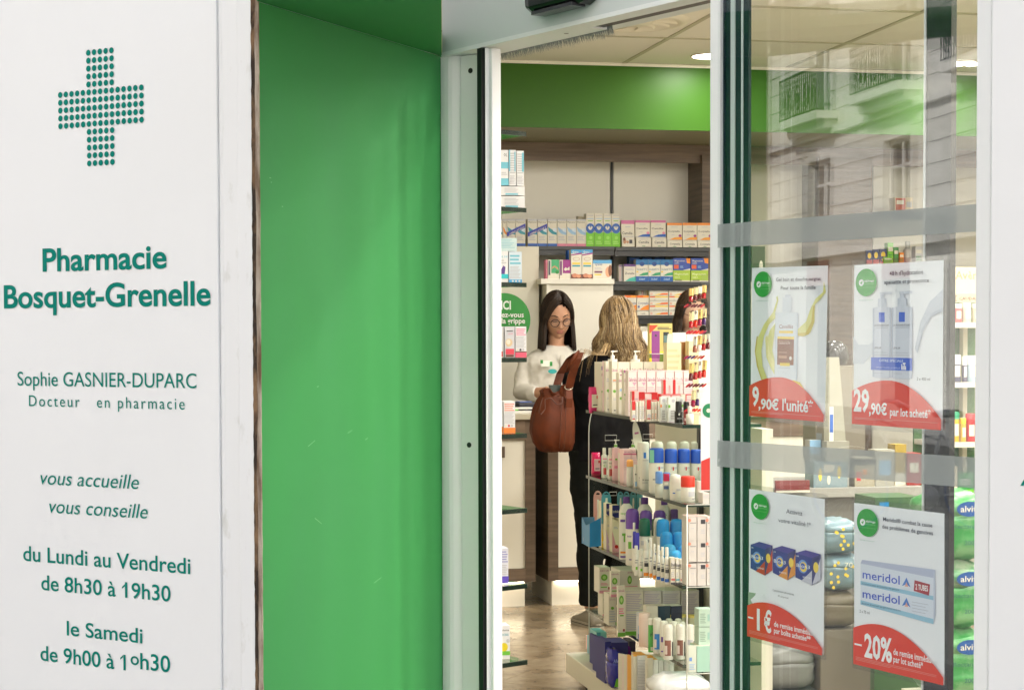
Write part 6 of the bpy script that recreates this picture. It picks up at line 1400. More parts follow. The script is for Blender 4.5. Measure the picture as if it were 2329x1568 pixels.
# ================================================================ goods seen through the glass door
def rc(px0, px1, py, Y, zb, base, art, label, group=None, depth=.06, **k):
    return carton(hx(px0, py, Y), hx(px1, py, Y), Y, zb + .0004, hz((px0 + px1) / 2, py, Y), depth, base, art, 'carton', label, 'box', group, **k)
YY = SY + .03
rc(2035, 2076, 449, YY, ZR0, flat(225, 210, 180), [(.05, .6, .05, .95, flat(190, 90, 60)), (.1, .5, .5, .8, W), (.65, .95, .3, .7, LGY)], 'cream and red box alone on the high shelf seen through the glass', depth=.1)
for i, (a, b_, t_) in enumerate(((1971, 1984, 569), (1986, 1999, 567), (2001, 2017, 566), (2003, 2017, 583))):
    rc(a, b_, t_, YY - .004 * i, ZR1, flat(30, 50, 110), [('c', .5, .6, .22, YEL, .32), (0, 1, 0, .3, RED)], '%s dark blue box with yellow disc on the shelf seen through the glass' % nth(i, 4), 'dark blue boxes with yellow disc')
for i, (a, b_, t_, c_) in enumerate(((2019, 2032, 552, LIM), (2033, 2044, 562, GRN), (2010, 2030, 584, LIM), (2046, 2056, 574, ORG), (2082, 2098, 560, LGY))):
    rc(a, b_, t_, YY - .02 - .004 * i, ZR1, c_, [(.1, .9, .6, .8, W), ('l', .1, .9, .2, .5, 3, GRN)], '%s on the shelf behind the upper right poster' % ['bright green tall box', 'dark green box', 'low bright green box', 'orange box', 'grey box'][i])
gbot(2059, 2078, 548, YY, ZR1, flat(200, 200, 195), flat(170, 170, 165), 'grey white bottle on the shelf above the upper right poster', capf=.3, neck=.5, capr=.6)
# side shelving goods
def rows_on(k_, items):
    for i, (a, b_, t_, kind, c1, c2, lb) in enumerate(items):
        if kind == 'b': rc(a, b_, t_, RY + .03, RZ[k_], c1, [(0, 1, .0, .3, c2), ('l', .1, .9, .5, .8, 3, LGY)], lb + ' on the side shelving at far right')
        else: gbot(a, b_, t_, RY + .03, RZ[k_], c1, c2, lb + ' on the side shelving at far right', capf=.25 if kind == 't' else .35, capr=.98, art=[(-.6, .6, .2, .6, W)])
rows_on(0, [(2155, 2171, 690, 't', flat(120, 80, 80), W, 'brown tube'), (2173, 2191, 690, 't', flat(190, 105, 110), W, 'pink tube'), (2193, 2213, 688, 't', flat(205, 198, 180), W, 'cream tube'), (2215, 2232, 690, 't', flat(200, 190, 170), W, 'beige tube')])
x0 = hx(2150, 640, RY); x1 = hx(2235, 640, RY)
sgn = rc(2156, 2240, 607, RY + .32, hz(2190, 668, RY + .32), flat(215, 205, 180), [('t', 'Avène', .2, .95, .55, .3, flat(225, 150, 110)), ('t', 'AVENE', .3, .3001, 0, .001, W)], 'cream header board with orange lettering above the side shelving', depth=.02)
rc(2156, 2240, 668, RY + .2, hz(2190, 688, RY + .2), flat(190, 180, 155), [('t', 'CAUDALIE', .3, .9, .3, .35, BRN), ('l', .02, .25, .2, .9, 4, BRN)], 'beige patterned strip under the cream header board', depth=.02)
rows_on(1, [(2152, 2166, 810, 'b', flat(200, 60, 50), flat(180, 40, 40), 'red slim box'), (2168, 2190, 806, 'c', flat(60, 60, 95), flat(225, 225, 220), 'dark blue bottle with white cap'), (2191, 2202, 810, 'c', flat(90, 85, 110), flat(225, 225, 220), 'violet grey bottle'), (2203, 2225, 808, 'c', flat(170, 190, 205), flat(230, 230, 225), 'pale blue bottle')])
rows_on(2, [(2150, 2164, 950, 'b', TEALc, YEL, 'teal box'), (2166, 2186, 936, 't', flat(235, 175, 40), flat(60, 160, 120), 'yellow tube with label'), (2187, 2200, 950, 't', flat(200, 170, 60), YEL, 'mustard tube'), (2201, 2222, 940, 't', flat(190, 35, 40), RED, 'dark red tube')])
rows_on(3, [(2152, 2178, 1060, 'b', flat(205, 195, 170), flat(180, 170, 150), 'cream bag'), (2180, 2215, 1075, 'b', GRN, LIM, 'green box')])
# big green packs at lower right
gf = mat('green_film', S(60, 150, 75), .3, vary=((16, 16, 16), S(120, 175, 120), .42, .6)); gf2 = mat('green_pale_film', S(150, 165, 140), .3, vary=((14, 14, 14), S(80, 140, 90), .42, .6))
pY = 5.9
for i, (t_, b_) in enumerate(((1122, 1278), (1282, 1432), (1436, 1590))):
    z0 = hz(2190, b_, pY); o = softpack(2120, 2262, t_, pY, .1, gf, gf2 if i % 2 else gf, '%s large green film pack of compresses at the lower right behind the glass' % ['upper', 'middle', 'lowest'][i], .22, zb=z0, cr=2.2)
    xw = hx(2262, t_, pY) - hx(2120, t_, pY); hh = hz(2190, t_, pY) - z0
    m_ = MB(); disc(m_, xw * .58, hh * .78, hh * .11, flat(25, 80, 150), y=-.012, n=18, rx=xw * .21); m_.text('alvita', xw * .43, xw * .75, hh * .74, hh * .09, W, y=-.0128, bold=.01); m_.build('logo', o)
    m_ = MB(); m_.text('Rectangles en', xw * .32, xw * .95, hh * .50, hh * .065, flat(40, 100, 90), y=-.012); m_.text('200 pièces', xw * .5, xw * .95, hh * .26, hh * .06, flat(40, 90, 100), y=-.012); m_.build('lettering', o)
MB().box(hx(2118, 1590, pY), hx(2264, 1590, pY), pY, pY + .25, 0, hz(2190, 1591, pY), cream_metal).build('pack_stand', label='low cream stand under the green film packs', cat='stand')
# goods on and before the display table, colours darkened to paint in interior shade
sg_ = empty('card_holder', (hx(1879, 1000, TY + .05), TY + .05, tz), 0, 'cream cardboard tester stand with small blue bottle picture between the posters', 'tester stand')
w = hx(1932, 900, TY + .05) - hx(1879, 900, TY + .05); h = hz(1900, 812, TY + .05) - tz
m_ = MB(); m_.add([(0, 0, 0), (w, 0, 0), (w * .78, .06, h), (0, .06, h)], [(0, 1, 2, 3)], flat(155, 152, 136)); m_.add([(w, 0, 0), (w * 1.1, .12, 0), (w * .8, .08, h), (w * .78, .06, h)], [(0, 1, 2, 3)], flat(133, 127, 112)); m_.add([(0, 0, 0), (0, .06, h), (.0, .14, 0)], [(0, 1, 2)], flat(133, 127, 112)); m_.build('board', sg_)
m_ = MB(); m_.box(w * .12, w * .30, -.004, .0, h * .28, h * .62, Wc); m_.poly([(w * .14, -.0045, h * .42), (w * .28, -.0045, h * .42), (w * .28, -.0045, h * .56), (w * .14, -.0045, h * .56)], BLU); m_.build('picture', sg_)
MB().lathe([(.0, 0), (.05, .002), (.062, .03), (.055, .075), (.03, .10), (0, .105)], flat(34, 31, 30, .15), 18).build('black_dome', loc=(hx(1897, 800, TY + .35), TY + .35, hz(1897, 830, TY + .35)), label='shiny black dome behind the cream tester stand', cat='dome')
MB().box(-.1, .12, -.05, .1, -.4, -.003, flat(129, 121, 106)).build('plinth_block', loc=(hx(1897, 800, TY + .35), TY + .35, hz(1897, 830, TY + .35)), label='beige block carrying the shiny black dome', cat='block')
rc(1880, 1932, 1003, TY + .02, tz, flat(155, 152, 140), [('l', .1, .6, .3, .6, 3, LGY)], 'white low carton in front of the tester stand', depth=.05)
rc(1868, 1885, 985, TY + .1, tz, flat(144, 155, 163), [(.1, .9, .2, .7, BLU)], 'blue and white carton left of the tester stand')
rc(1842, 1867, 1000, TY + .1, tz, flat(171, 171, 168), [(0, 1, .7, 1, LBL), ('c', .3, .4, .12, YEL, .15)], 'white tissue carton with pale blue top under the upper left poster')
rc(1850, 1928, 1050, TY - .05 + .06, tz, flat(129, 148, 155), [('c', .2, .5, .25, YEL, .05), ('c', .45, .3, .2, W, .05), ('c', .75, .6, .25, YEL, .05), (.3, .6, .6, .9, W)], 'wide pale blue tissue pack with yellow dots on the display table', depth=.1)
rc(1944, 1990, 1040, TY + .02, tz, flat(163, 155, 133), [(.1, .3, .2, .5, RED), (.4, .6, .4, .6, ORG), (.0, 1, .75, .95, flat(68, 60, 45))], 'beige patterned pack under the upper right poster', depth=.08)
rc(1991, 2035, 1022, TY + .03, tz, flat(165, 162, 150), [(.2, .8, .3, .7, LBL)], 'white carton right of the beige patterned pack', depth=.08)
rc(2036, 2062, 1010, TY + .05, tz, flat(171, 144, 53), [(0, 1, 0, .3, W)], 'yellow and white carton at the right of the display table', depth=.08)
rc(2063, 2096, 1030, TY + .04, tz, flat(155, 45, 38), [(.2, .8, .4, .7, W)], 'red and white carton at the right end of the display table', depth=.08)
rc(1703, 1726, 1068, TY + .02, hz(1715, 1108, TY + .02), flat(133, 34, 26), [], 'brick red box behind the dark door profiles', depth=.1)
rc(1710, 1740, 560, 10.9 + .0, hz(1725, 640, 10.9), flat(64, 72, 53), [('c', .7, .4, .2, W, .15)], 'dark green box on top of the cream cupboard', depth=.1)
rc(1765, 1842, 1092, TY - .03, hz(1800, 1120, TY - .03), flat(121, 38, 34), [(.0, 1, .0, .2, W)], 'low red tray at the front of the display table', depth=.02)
# baskets of packs in front of the table
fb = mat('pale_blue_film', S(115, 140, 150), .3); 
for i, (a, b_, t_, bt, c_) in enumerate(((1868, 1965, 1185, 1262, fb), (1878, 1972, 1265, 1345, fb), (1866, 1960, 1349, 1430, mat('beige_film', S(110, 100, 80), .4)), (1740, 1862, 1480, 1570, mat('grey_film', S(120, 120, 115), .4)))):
    z0 = hz(1900, bt, 6.3); o = softpack(a, b_, t_, 6.3, .1, c_, c_, '%s between the lower posters' % ['upper pale blue pack with yellow dots', 'lower pale blue pack with yellow dots', 'beige pack under the dotted packs', 'grey pack low behind the lower left poster'][i], .2, zb=z0)
    ww = hx(b_, t_, 6.3) - hx(a, t_, 6.3); hh = hz(1900, t_, 6.3) - z0
    if i < 2:
        m_ = MB(); rnd = random.Random(i)
        for q in range(16): disc(m_, rnd.uniform(.08, .92) * ww, rnd.uniform(.12, .88) * hh, .006, YEL, y=-.0125 - q * .0001, n=8)
        m_.build('yellow_dots', o)
    if i == 1: m_ = MB(); m_.text('70', ww * .42, ww * .62, hh * .7, hh * .14, W, y=-.0145); m_.build('lettering', o)
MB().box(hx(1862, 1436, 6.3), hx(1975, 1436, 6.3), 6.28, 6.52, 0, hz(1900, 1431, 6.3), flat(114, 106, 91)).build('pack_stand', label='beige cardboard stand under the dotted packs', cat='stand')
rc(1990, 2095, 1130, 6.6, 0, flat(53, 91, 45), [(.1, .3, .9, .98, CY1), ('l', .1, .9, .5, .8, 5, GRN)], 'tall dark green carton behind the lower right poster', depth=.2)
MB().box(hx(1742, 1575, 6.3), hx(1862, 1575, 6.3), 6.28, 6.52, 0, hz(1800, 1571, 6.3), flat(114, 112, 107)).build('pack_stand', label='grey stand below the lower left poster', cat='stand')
# ================================================================ people
skin = mat('skin', (.50, .28, .18), .5, spec=.3, vary=((40, 40, 40), (.43, .22, .135), .4, .75))
skin2 = mat('skin_light', (.60, .37, .26), .5, spec=.35)
lipm = mat('lips', (.36, .11, .10), .45)
browm = mat('brow_hair', (.035, .02, .013), .7)
eyem = mat('eyelid', (.36, .19, .13), .55); lash = mat('lashes', (.015, .01, .008), .7)
frame_m = mat('glasses_frame', (.05, .025, .02), .25); lens = glass_mat('glasses_lens', (.97, .97, .97), .8)
white_cloth = mat('white_cotton', (.62, .60, .55), .8, bump=(18, .35, .01))
black_cloth = mat('black_cloth', (.006, .006, .007), .85, spec=.08, bump=(22, .3, .008))
trouser = mat('black_trousers', (.007, .008, .007), .85, spec=.08, bump=(16, .35, .01))
gs = lambda d, w: math.exp(-(d / w) ** 2)
def face_y(x, z):
    """depth change of the face surface (negative is forwards)"""
    d = 0
    t = z
    prof = 0
    if -.034 < t < .03: prof = ((.03 - t) / .058) ** 1.2 if t > -.028 else max(0, (t + .034) / .006) * 1.0
    d -= .022 * prof * gs(x, .0085 + .005 * prof)
    d -= .006 * gs(t + .026, .008) * gs(abs(x) - .012, .007)
    d += .010 * gs(abs(x) - .030, .015) * gs(t - .010, .012)
    d -= .004 * gs(t - .030, .010) * gs(abs(x) - .026, .022)
    d -= .0055 * gs(x, .021) * gs(t + .050, .0052) + .0055 * gs(x, .018) * gs(t + .061, .0055)
    d += .0028 * gs(x, .022) * gs(t + .0556, .002)
    d += .003 * gs(x, .02) * gs(t + .073, .006)
    d -= .007 * gs(x, .018) * gs(t + .092, .013)
    d -= .003 * gs(abs(x) - .045, .018) * gs(t + .018, .02)
    return d
def head_pt(dx, dy, dz):
    """unit direction to head surface; face looks to -y; centre between the ears"""
    x, y, z = dx * .073, dy * .094, dz * .118
    if z < 0:
        q = min(1, -z / .118); x *= 1 - .34 * q ** 1.8
        if y < 0: y = y * (1 - .05 * q) - .012 * q
        else: y *= 1 - .30 * q
    else: x *= 1 + .05 * sin(pi * min(1, z / .118)); 
    if dy < 0: y += face_y(x, z) * min(1, (-dy) * 1.8)
    return V((x, y, z))
def add_head(mb, M, m, nu=84, nv=72):
    vs = []; fs = []
    for j in range(1, nv):
        th = pi * j / nv
        for i in range(nu):
            ph = 2 * pi * i / nu; vs.append(M @ head_pt(sin(th) * sin(ph), -sin(th) * cos(ph), cos(th)))
    top = len(vs); vs.append(M @ head_pt(0, 0, 1)); bot = len(vs); vs.append(M @ head_pt(0, 0, -1))
    for j in range(nv - 2):
        for i in range(nu): i2 = (i + 1) % nu; fs.append((j * nu + i, (j + 1) * nu + i, (j + 1) * nu + i2, j * nu + i2))
    for i in range(nu): i2 = (i + 1) % nu; fs.append((top, i, i2)); fs.append((bot, (nv - 2) * nu + i2, (nv - 2) * nu + i))
    mb.add(vs, fs, m, True)
def surf(x, z, off=0.0):
    """point on the face at x, z"""
    dz = max(-.99, min(.99, z / .118)); q = min(1, -z / .118) if z < 0 else 0
    kx = .073 * (1 - .34 * q ** 1.8) if z < 0 else .073 * (1 + .05 * sin(pi * z / .118))
    dx = x / kx; dy = -sqrt(max(.0004, 1 - dx * dx - dz * dz)); p = head_pt(dx, dy, dz); p.x = x; return p + V((0, -off, 0))
def ell(cx, cy, rx, ry, z, n=20, tw=0.0, pw=1.0):
    sg = lambda v: math.copysign(abs(v) ** pw, v)
    return [(cx + rx * sg(cos(a)) * cos(tw) - ry * sg(sin(a)) * sin(tw), cy + rx * sg(cos(a)) * sin(tw) + ry * sg(sin(a)) * cos(tw), z) for a in [2 * pi * k_ / n for k_ in range(n)]]
def remesh(o, vox, sm=2, disp=None):
    r = o.modifiers.new('remesh', 'REMESH'); r.mode = 'VOXEL'; r.voxel_size = vox; r.use_smooth_shade = True
    if sm: s_ = o.modifiers.new('smooth', 'SMOOTH'); s_.iterations = sm; s_.factor = .5
    if disp:
        t = bpy.data.textures.new('folds', 'CLOUDS'); t.noise_scale = disp[0]; t.noise_depth = 2
        d = o.modifiers.new('folds', 'DISPLACE'); d.texture = t; d.strength = disp[1]; d.mid_level = .5; d.texture_coords = 'LOCAL'
def features(root, M, down=True):
    m_ = MB()
    for s_ in (-1, 1):      # brows
        m_.tube([M @ surf(s_ * x, .030 + .007 * sin(pi * (x - .012) / .046) - (.004 if x > .045 else 0), .0012) for x in (.012, .02, .03, .04, .048, .054)], [.0016, .003, .0032, .0028, .002, .0008], browm, 6)
    m_.build('eyebrows', root)
    m_ = MB()
    for s_ in (-1, 1):
        m_.tube([M @ surf(s_ * x, .006 - .0045 * sin(pi * (x - .016) / .030), .003) for x in (.015, .020, .026, .031, .037, .042, .047)], [.0008, .0016, .002, .002, .002, .0016, .0008], lash, 6)
    m_.build('eyelashes', root)
    m_ = MB()
    for s_ in (-1, 1):
        rings = []
        for k_ in range(5):
            z = .006 - .001 + k_ * .0032; bul = sin(pi * (k_ + .6) / 5.2)
            rings.append([M @ surf(s_ * x, z - .003 * sin(pi * (x - .016) / .030) * (1 - k_ / 4), .0012 + .003 * bul * sin(pi * (x - .015) / .032)) for x in (.016, .021, .026, .031, .036, .041, .046)])
        n = 7; vs = [p for r in rings for p in r]; m_.add(vs, [(j * n + i, j * n + i + 1, (j + 1) * n + i + 1, (j + 1) * n + i) for j in range(4) for i in range(6)], eyem, True)
    m_.build('eyelids', root)
    m_ = MB()
    for (zc_, hh, w_) in ((-.0505, .0042, .022), (-.0605, .0048, .019)):
        nn = 9; vs = []
        for j in range(3):
            for i in range(nn):
                x = -w_ + 2 * w_ * i / (nn - 1); e = sqrt(max(0, 1 - (x / w_) ** 2)); vs.append(M @ surf(x, zc_ + hh * (j - 1) * e, .0009 + .0008 * (j == 1)))
        m_.add(vs, [(j * nn + i, j * nn + i + 1, (j + 1) * nn + i + 1, (j + 1) * nn + i) for j in range(2) for i in range(nn - 1)], lipm, True)
    m_.build('lips', root)
def glasses(root, M, r=.0215, sep=.0335, z0=.004):
    g = empty('glasses', (0, 0, 0)); g.parent = root
    yb = -.112
    f = MB(); l = MB()
    for s_ in (-1, 1):
        pts = [(s_ * sep + r * 1.08 * cos(a), yb + .004 * abs(cos(a)), z0 + r * .96 * sin(a)) for a in [k_ * pi / 12 for k_ in range(24)]]
        f.tube([M @ V(p) for p in pts], .0026, frame_m, 6, closed=True)
        l.add([M @ V(p) for p in pts], [tuple(range(24))], lens)
        f.tube([M @ V((s_ * (sep + r * 1.05), yb + .004, z0 + .006)), M @ V((s_ * .0725, yb + .02, z0 + .008)), M @ V((s_ * .079, -.01, z0 + .006)), M @ V((s_ * .078, .01, z0 - .006))], .0016, frame_m, 5)
    f.tube([M @ V((-.0115, yb, z0 + .007)), M @ V((0, yb - .002, z0 + .0105)), M @ V((.0115, yb, z0 + .007))], .0018, frame_m, 6)
    f.build('rim', g); l.build('lens', g)
def hair_strands(root, M, n, zend, mats, part=0.01, face=48, vol=1.10, wav=.0, seed=1, curl=0.0, rad=.0026, spread=1.0, hang=None, fly=0.02, top_k=1.0, segs=8, roots=0):
    """strands run from the parting over the head, then hang down in world z to zend"""
    rnd = random.Random(seed); mb = MB()
    # under-layer: cap over the skull and a curtain below it
    vs = []; fs = []; nu, nv = 40, 16
    for j in range(nv + 1):
        th = pi * .62 * j / nv
        for i in range(nu):
            ph = 2 * pi * i / nu; d = (sin(th) * sin(ph), -sin(th) * cos(ph), cos(th)); vs.append(M @ (V((d[0] * .073, d[1] * .094, d[2] * .118)) * 1.035))
    for j in range(nv):
        for i in range(nu):
            ph = 2 * pi * (i + .5) / nu; th = pi * .62 * (j + .5) / nv; fr = abs((ph + pi) % (2 * pi) - pi) < radians(face + 4)
            q_ = abs((ph + pi) % (2 * pi) - pi) / radians(face)
            if fr and cos(th) < .74 - .45 * q_ * q_: continue
            i2 = (i + 1) % nu; fs.append((j * nu + i, (j + 1) * nu + i, (j + 1) * nu + i2, j * nu + i2))
    mb.add(vs, fs, mats[0], True)
    c = M @ V((0, 0, 0))
    k1 = []
    for i in range(25):
        ph = radians(face + 8 + (344 - 2 * face) * i / 24); p = M @ V((.073 * 1.02 * sin(ph), -.094 * 1.0 * cos(ph), -.02)); k1.append(p)
    low = [V((c.x + (p.x - c.x) * spread * .95, c.y + (p.y - c.y) * .95, zend + .03)) for p in k1]
    mb.add([tuple(p) for p in k1 + low], [(i, i + 1, 26 + i, 25 + i) for i in range(24)], mats[0], True)
    for i in range(n):
        ph = radians(face + (360 - 2 * face) * rnd.random())
        if rnd.random() < .22: ph = radians(rnd.choice((face, 360 - face)) + rnd.uniform(-4, 8))
        side = 1 if ph < pi else -1
        t0 = 1 - abs(((ph + pi) % (2 * pi)) - pi) / pi          # 1 front .. 0 back
        yst = -.93 + 1.25 * (1 - t0) + rnd.uniform(-.06, .2)
        d0 = V((part / .073 + side * rnd.uniform(0, .25 + .5 * rnd.random() ** 2), max(-.9, min(.6, yst)), 0)); d0.z = sqrt(max(.12, 1 - d0.x ** 2 - d0.y ** 2)); d0.normalize()
        d1 = V((sin(ph), -cos(ph), -.10)).normalized()
        lay = 1.035 + (vol - 1.035) * rnd.random(); pts = []; rs = []
        for k_ in range(segs):
            t = k_ / (segs - 1); d = d0.slerp(d1, t); e = lay + .02 * sin(pi * t) * top_k
            pts.append(M @ V((d.x * .073 * e, d.y * .094 * e, d.z * .118 * e)))
        p = pts[-1]; Lz = zend + rnd.uniform(-fly, fly * .8); out = V((p.x - c.x, p.y - c.y, 0)); w1 = rnd.uniform(0, 6.28); wf = rnd.uniform(.8, 1.25)
        nh = 9
        for k_ in range(1, nh + 1):
            t = k_ / nh; z = p.z + (Lz - p.z) * t; s_ = spread - 1
            off = out * (s_ * t ** .8 + curl * sin(pi * t) * .6)
            wv = wav * t * sin(w1 * .3 + t * 9 * wf); wv2 = wav * t * cos(w1 + t * 8 * wf)
            q = V((p.x + off.x + wv, p.y + off.y + wv2, z))
            if hang: q = hang(q, t, rnd)
            pts.append(q)
        N_ = len(pts); rs = [rad * (1 if k_ < N_ - 3 else .75 - .2 * (k_ - N_ + 3)) for k_ in range(N_)]
        mats_i = mats[1:]
        if roots:      # grown-out colour: dark at the top, lighter lengths, in locks
            lk = noise.noise(V((ph * 3.2, d0.x * 3, seed))) * .9 + .5 + rnd.uniform(-.25, .3) + .08; k_ = max(0, min(len(mats_i) - 1, int(lk * len(mats_i))))
            cut = max(3, min(N_ - 4, roots + int(rnd.uniform(-2, 3))))
            mb.tube(pts[:cut + 1], rs[:cut + 1], mats_i[max(0, min(1, k_ - 2))], 3); mb.tube(pts[cut:], rs[cut:], mats_i[k_], 3)
        else: mb.tube(pts, rs, mats_i[min(len(mats_i) - 1, int(rnd.random() * len(mats_i)))], 3)
    return mb.build('hair', root)
def arm(mb, pts, rs, m): mb.tube(pts, rs, m, 14)
def hand(mb, wrist, dirv, palmn, m, curl=.8, s=1.0, side=1):
    """palm and five curled fingers; dirv: towards the fingers, palmn: out of the palm"""
    d = V(dirv).normalized(); n = V(palmn); n = (n - d * n.dot(d)).normalized(); a = d.cross(n) * side
    W_ = V(wrist); rings = []
    for t, w, h in ((0, .026, .020), (.02, .030, .018), (.05, .040, .016), (.08, .042, .014), (.092, .038, .012)):
        c = W_ + d * t * s; rings.append([c + a * (w * s * cos(k_ * pi / 6)) + n * (h * s * sin(k_ * pi / 6)) for k_ in range(12)])
    mb.loft(rings, m)
    for k_, (off, L) in enumerate(((-.030, .066), (-.010, .076), (.011, .071), (.030, .055))):
        b = W_ + d * .075 * s + a * off * s; ang = 0; pts = [b - d * .02 * s]; p = b; 
        for seg, fr in enumerate((.45, .30, .25)):
            pts.append(p); ang += curl * (.55 + .25 * seg); p = p + (d * cos(ang) + n * sin(ang)) * (L * fr * s)
        pts.append(p); mb.tube(pts, [.0095 * s, .0095 * s, .009 * s, .0083 * s, .0072 * s], m, 8)
    b = W_ + d * .02 * s - a * .022 * s; pts = [b, b + (d * .5 - a * .8 + n * .2) * .026 * s, b + (d * 1.1 - a * .9 + n * .5) * .040 * s, b + (d * 1.7 - a * .75 + n * .8) * .048 * s]
    mb.tube(pts, [.013 * s, .0125 * s, .0105 * s, .009 * s], m, 8)

# ---- pharmacist behind the counter, facing us, looking down
PYp = 10.78
pc = at_y(1265.5, 721, PYp)
SCL = 1.07
ph = empty('person', (pc.x, PYp, 0), 0, 'woman with dark hair and round glasses in white blouse looking down behind the counter', 'person')
Mh = Matrix.Translation((0, -.015, pc.z)) @ Matrix.Rotation(radians(19), 4, 'X') @ Matrix.Rotation(radians(-3), 4, 'Y') @ Matrix.Scale(SCL, 4)
zc_ = pc.z; body = MB(); add_head(body, Mh, skin)
zs_ = hz(1340, 806, PYp)       # shoulder point height
body.loft([ell(0, .02, .045, .05, zs_ - .02), ell(0, .015, .046, .05, zc_ - .16), ell(0, .012, .05, .055, zc_ - .09), ell(0, .01, .04, .05, zc_ - .05)], skin)
tors = [(.90, .15, .10), (1.00, .145, .10), (1.10, .15, .105), (zs_ - .12, .175, .115), (zs_ - .05, .185, .105), (zs_ - .01, .165, .085), (zs_ + .03, .10, .065), (zs_ + .055, .06, .055)]
body.loft([ell(0, .02, a, b_, z, pw=.85) for z, a, b_ in tors], skin)
rs_ = [(-.172, .02, zs_ - .03), (-.20, .0, zs_ - .15), (-.215, -.03, 1.15), (-.17, -.12, 1.14), (-.10, -.22, 1.155)]
ls_ = [(.172, .02, zs_ - .03), (.20, .0, zs_ - .15), (.215, -.03, 1.15), (.17, -.14, 1.13), (.06, -.26, 1.14)]
for q in (rs_, ls_): arm(body, [V(p) for p in q], [.05, .043, .040, .035, .026], skin)
hand(body, (-.115, -.21, 1.165), (.80, -.45, -.22), (.1, -.2, -1), skin, curl=.75, side=-1, s=1.08)
hand(body, (.06, -.26, 1.14), (-.75, -.45, -.1), (0, -.3, -1), skin, curl=.8, side=1)
bo = body.build('body', ph); remesh(bo, .0042, 1)
bl_ = MB()
tors2 = [(.88, .175, .125), (1.00, .17, .125), (1.10, .178, .13), (zs_ - .12, .198, .135), (zs_ - .05, .203, .125), (zs_ - .01, .185, .105), (zs_ + .032, .12, .080), (zs_ + .050, .072, .066)]
bl_.loft([ell(0, .02, a, b_, z, pw=.85) for z, a, b_ in tors2], white_cloth)
for q in (rs_, ls_): arm(bl_, [V(p) for p in q[:-1]] + [V(q[-1]) * .35 + V(q[-2]) * .65], [.054, .052, .056, .048, .038], white_cloth)
so = bl_.build('blouse', ph); remesh(so, .008, 2, (.07, .017))
m_ = MB(); m_.tube([(.078 * cos(t) * .92, .018 + .072 * sin(t) * .92, zs_ + .042 - .028 * (1 if sin(t) < 0 else 0) * abs(sin(t)) ** 2) for t in [k_ * pi / 14 for k_ in range(28)]], .010, white_cloth, 6, closed=True, flat_=1.5); m_.build('collar', ph)
m_ = MB(); m_.box(-.004, .022, -.122, -.116, .98, zs_ - .0, white_cloth); 
m_.build('button_placket', ph)
features(ph, Mh); glasses(ph, Mh)
dk = [mat('hair_dark', (.010, .006, .004), .9, spec=.1), mat('hair_dark_a', (.014, .008, .005), .38), mat('hair_dark_b', (.028, .015, .009), .38), mat('hair_dark_c', (.045, .024, .014), .38)]
hair_strands(ph, Mh, 2000, hz(1250, 793, PYp), dk, part=.012, face=66, vol=1.28, seed=3, spread=1.13, rad=.0018, fly=.012)
m_ = MB()
u0 = (1241 - 1265.5) / 396; zt_ = hz(1250, 825, PYp)
m_.box((1217 - 1265.5) / 396, (1242 - 1265.5) / 396, -.142, -.139, hz(1230, 833, PYp - .14), hz(1230, 820, PYp - .14), flat(225, 232, 220)); 
m_.box((1215 - 1265.5) / 396, (1221 - 1265.5) / 396, -.144, -.1395, hz(1230, 826, PYp - .14), hz(1230, 818, PYp - .14), GRN); m_.box((1237 - 1265.5) / 396, (1243 - 1265.5) / 396, -.144, -.1395, hz(1230, 832, PYp - .14), hz(1230, 822, PYp - .14), GRN)
m_.build('name_badge', ph)
m_ = MB(); disc(m_, (1243 - 1265.5) / 396, hz(1243, 844, PYp - .15), .0135, flat(30, 160, 160), y=-.1455, n=20, rx=.026); m_.build('round_badge', ph)
# ---- customer seen from behind
CYc = 9.28; cpx = 1407
cc_ = at_y(cpx, 737, CYc)
cu_ = empty('person', (cc_.x, CYc, 0), 0, 'blonde customer in black jacket and trousers seen from behind at the counter', 'person')
Mc = Matrix.Translation((0, 0, cc_.z)) @ Matrix.Rotation(radians(180 + 14), 4, 'Z') @ Matrix.Rotation(radians(10), 4, 'X')
b2 = MB(); add_head(b2, Mc, skin2, 48, 40)
lx = lambda px, y=900: hx(px, y, CYc) - cc_.x
zsh = hz(1320, 825, CYc)
b2.loft([ell(0, 0, .045, .05, zsh - .02), ell(0, 0, .047, .05, cc_.z - .1), ell(0, 0, .042, .05, cc_.z - .05)], skin2)
cxm = (lx(1292) + lx(1492)) / 2 - .01
legs = []
b2.loft([ell(cxm, 0, .16, .11, z, pw=.85) if z < 1.2 else ell(cxm * .6, 0, .17, .10, z, pw=.85) for z in (.80, .9, 1.05, 1.2, zsh - .05)], skin2)
hipL, hipR = (lx(1335), 0, .86), (lx(1430), 0, .86)
aL, aR = (lx(1343, 1420), -.02, .09), (lx(1400, 1420), .05, .09)
for h_, k_, a_ in ((hipL, (lx(1340, 1250), -.02, .48), aL), (hipR, (lx(1412, 1250), -.01, .48), aR)):
    b2.tube([V(h_), V(k_), V(a_)], [.085, .055, .036], skin2, 14)
hand(b2, (lx(1470), -.10 + .3, 1.10), (-.3, 1, .0), (0, 0, -1), skin2, curl=.5)
o = b2.build('body', cu_); remesh(o, .009, 1)
j_ = MB()
jk = [(.84, .205, .145), (.95, .20, .14), (1.10, .195, .135), (zsh - .15, .215, .145), (zsh - .06, .222, .135), (zsh - .0, .185, .11), (zsh + .035, .11, .08)]
j_.loft([ell(cxm * (1 if z < 1.2 else .7), 0, a, b_, z, pw=.82) for z, a, b_ in jk], black_cloth)
j_.tube([(cxm - .175, .01, zsh - .05), (cxm - .19, .05, zsh - .22), (cxm - .17, .16, 1.06), (cxm - .05, .33, 1.10)], [.062, .058, .055, .042], black_cloth, 12)
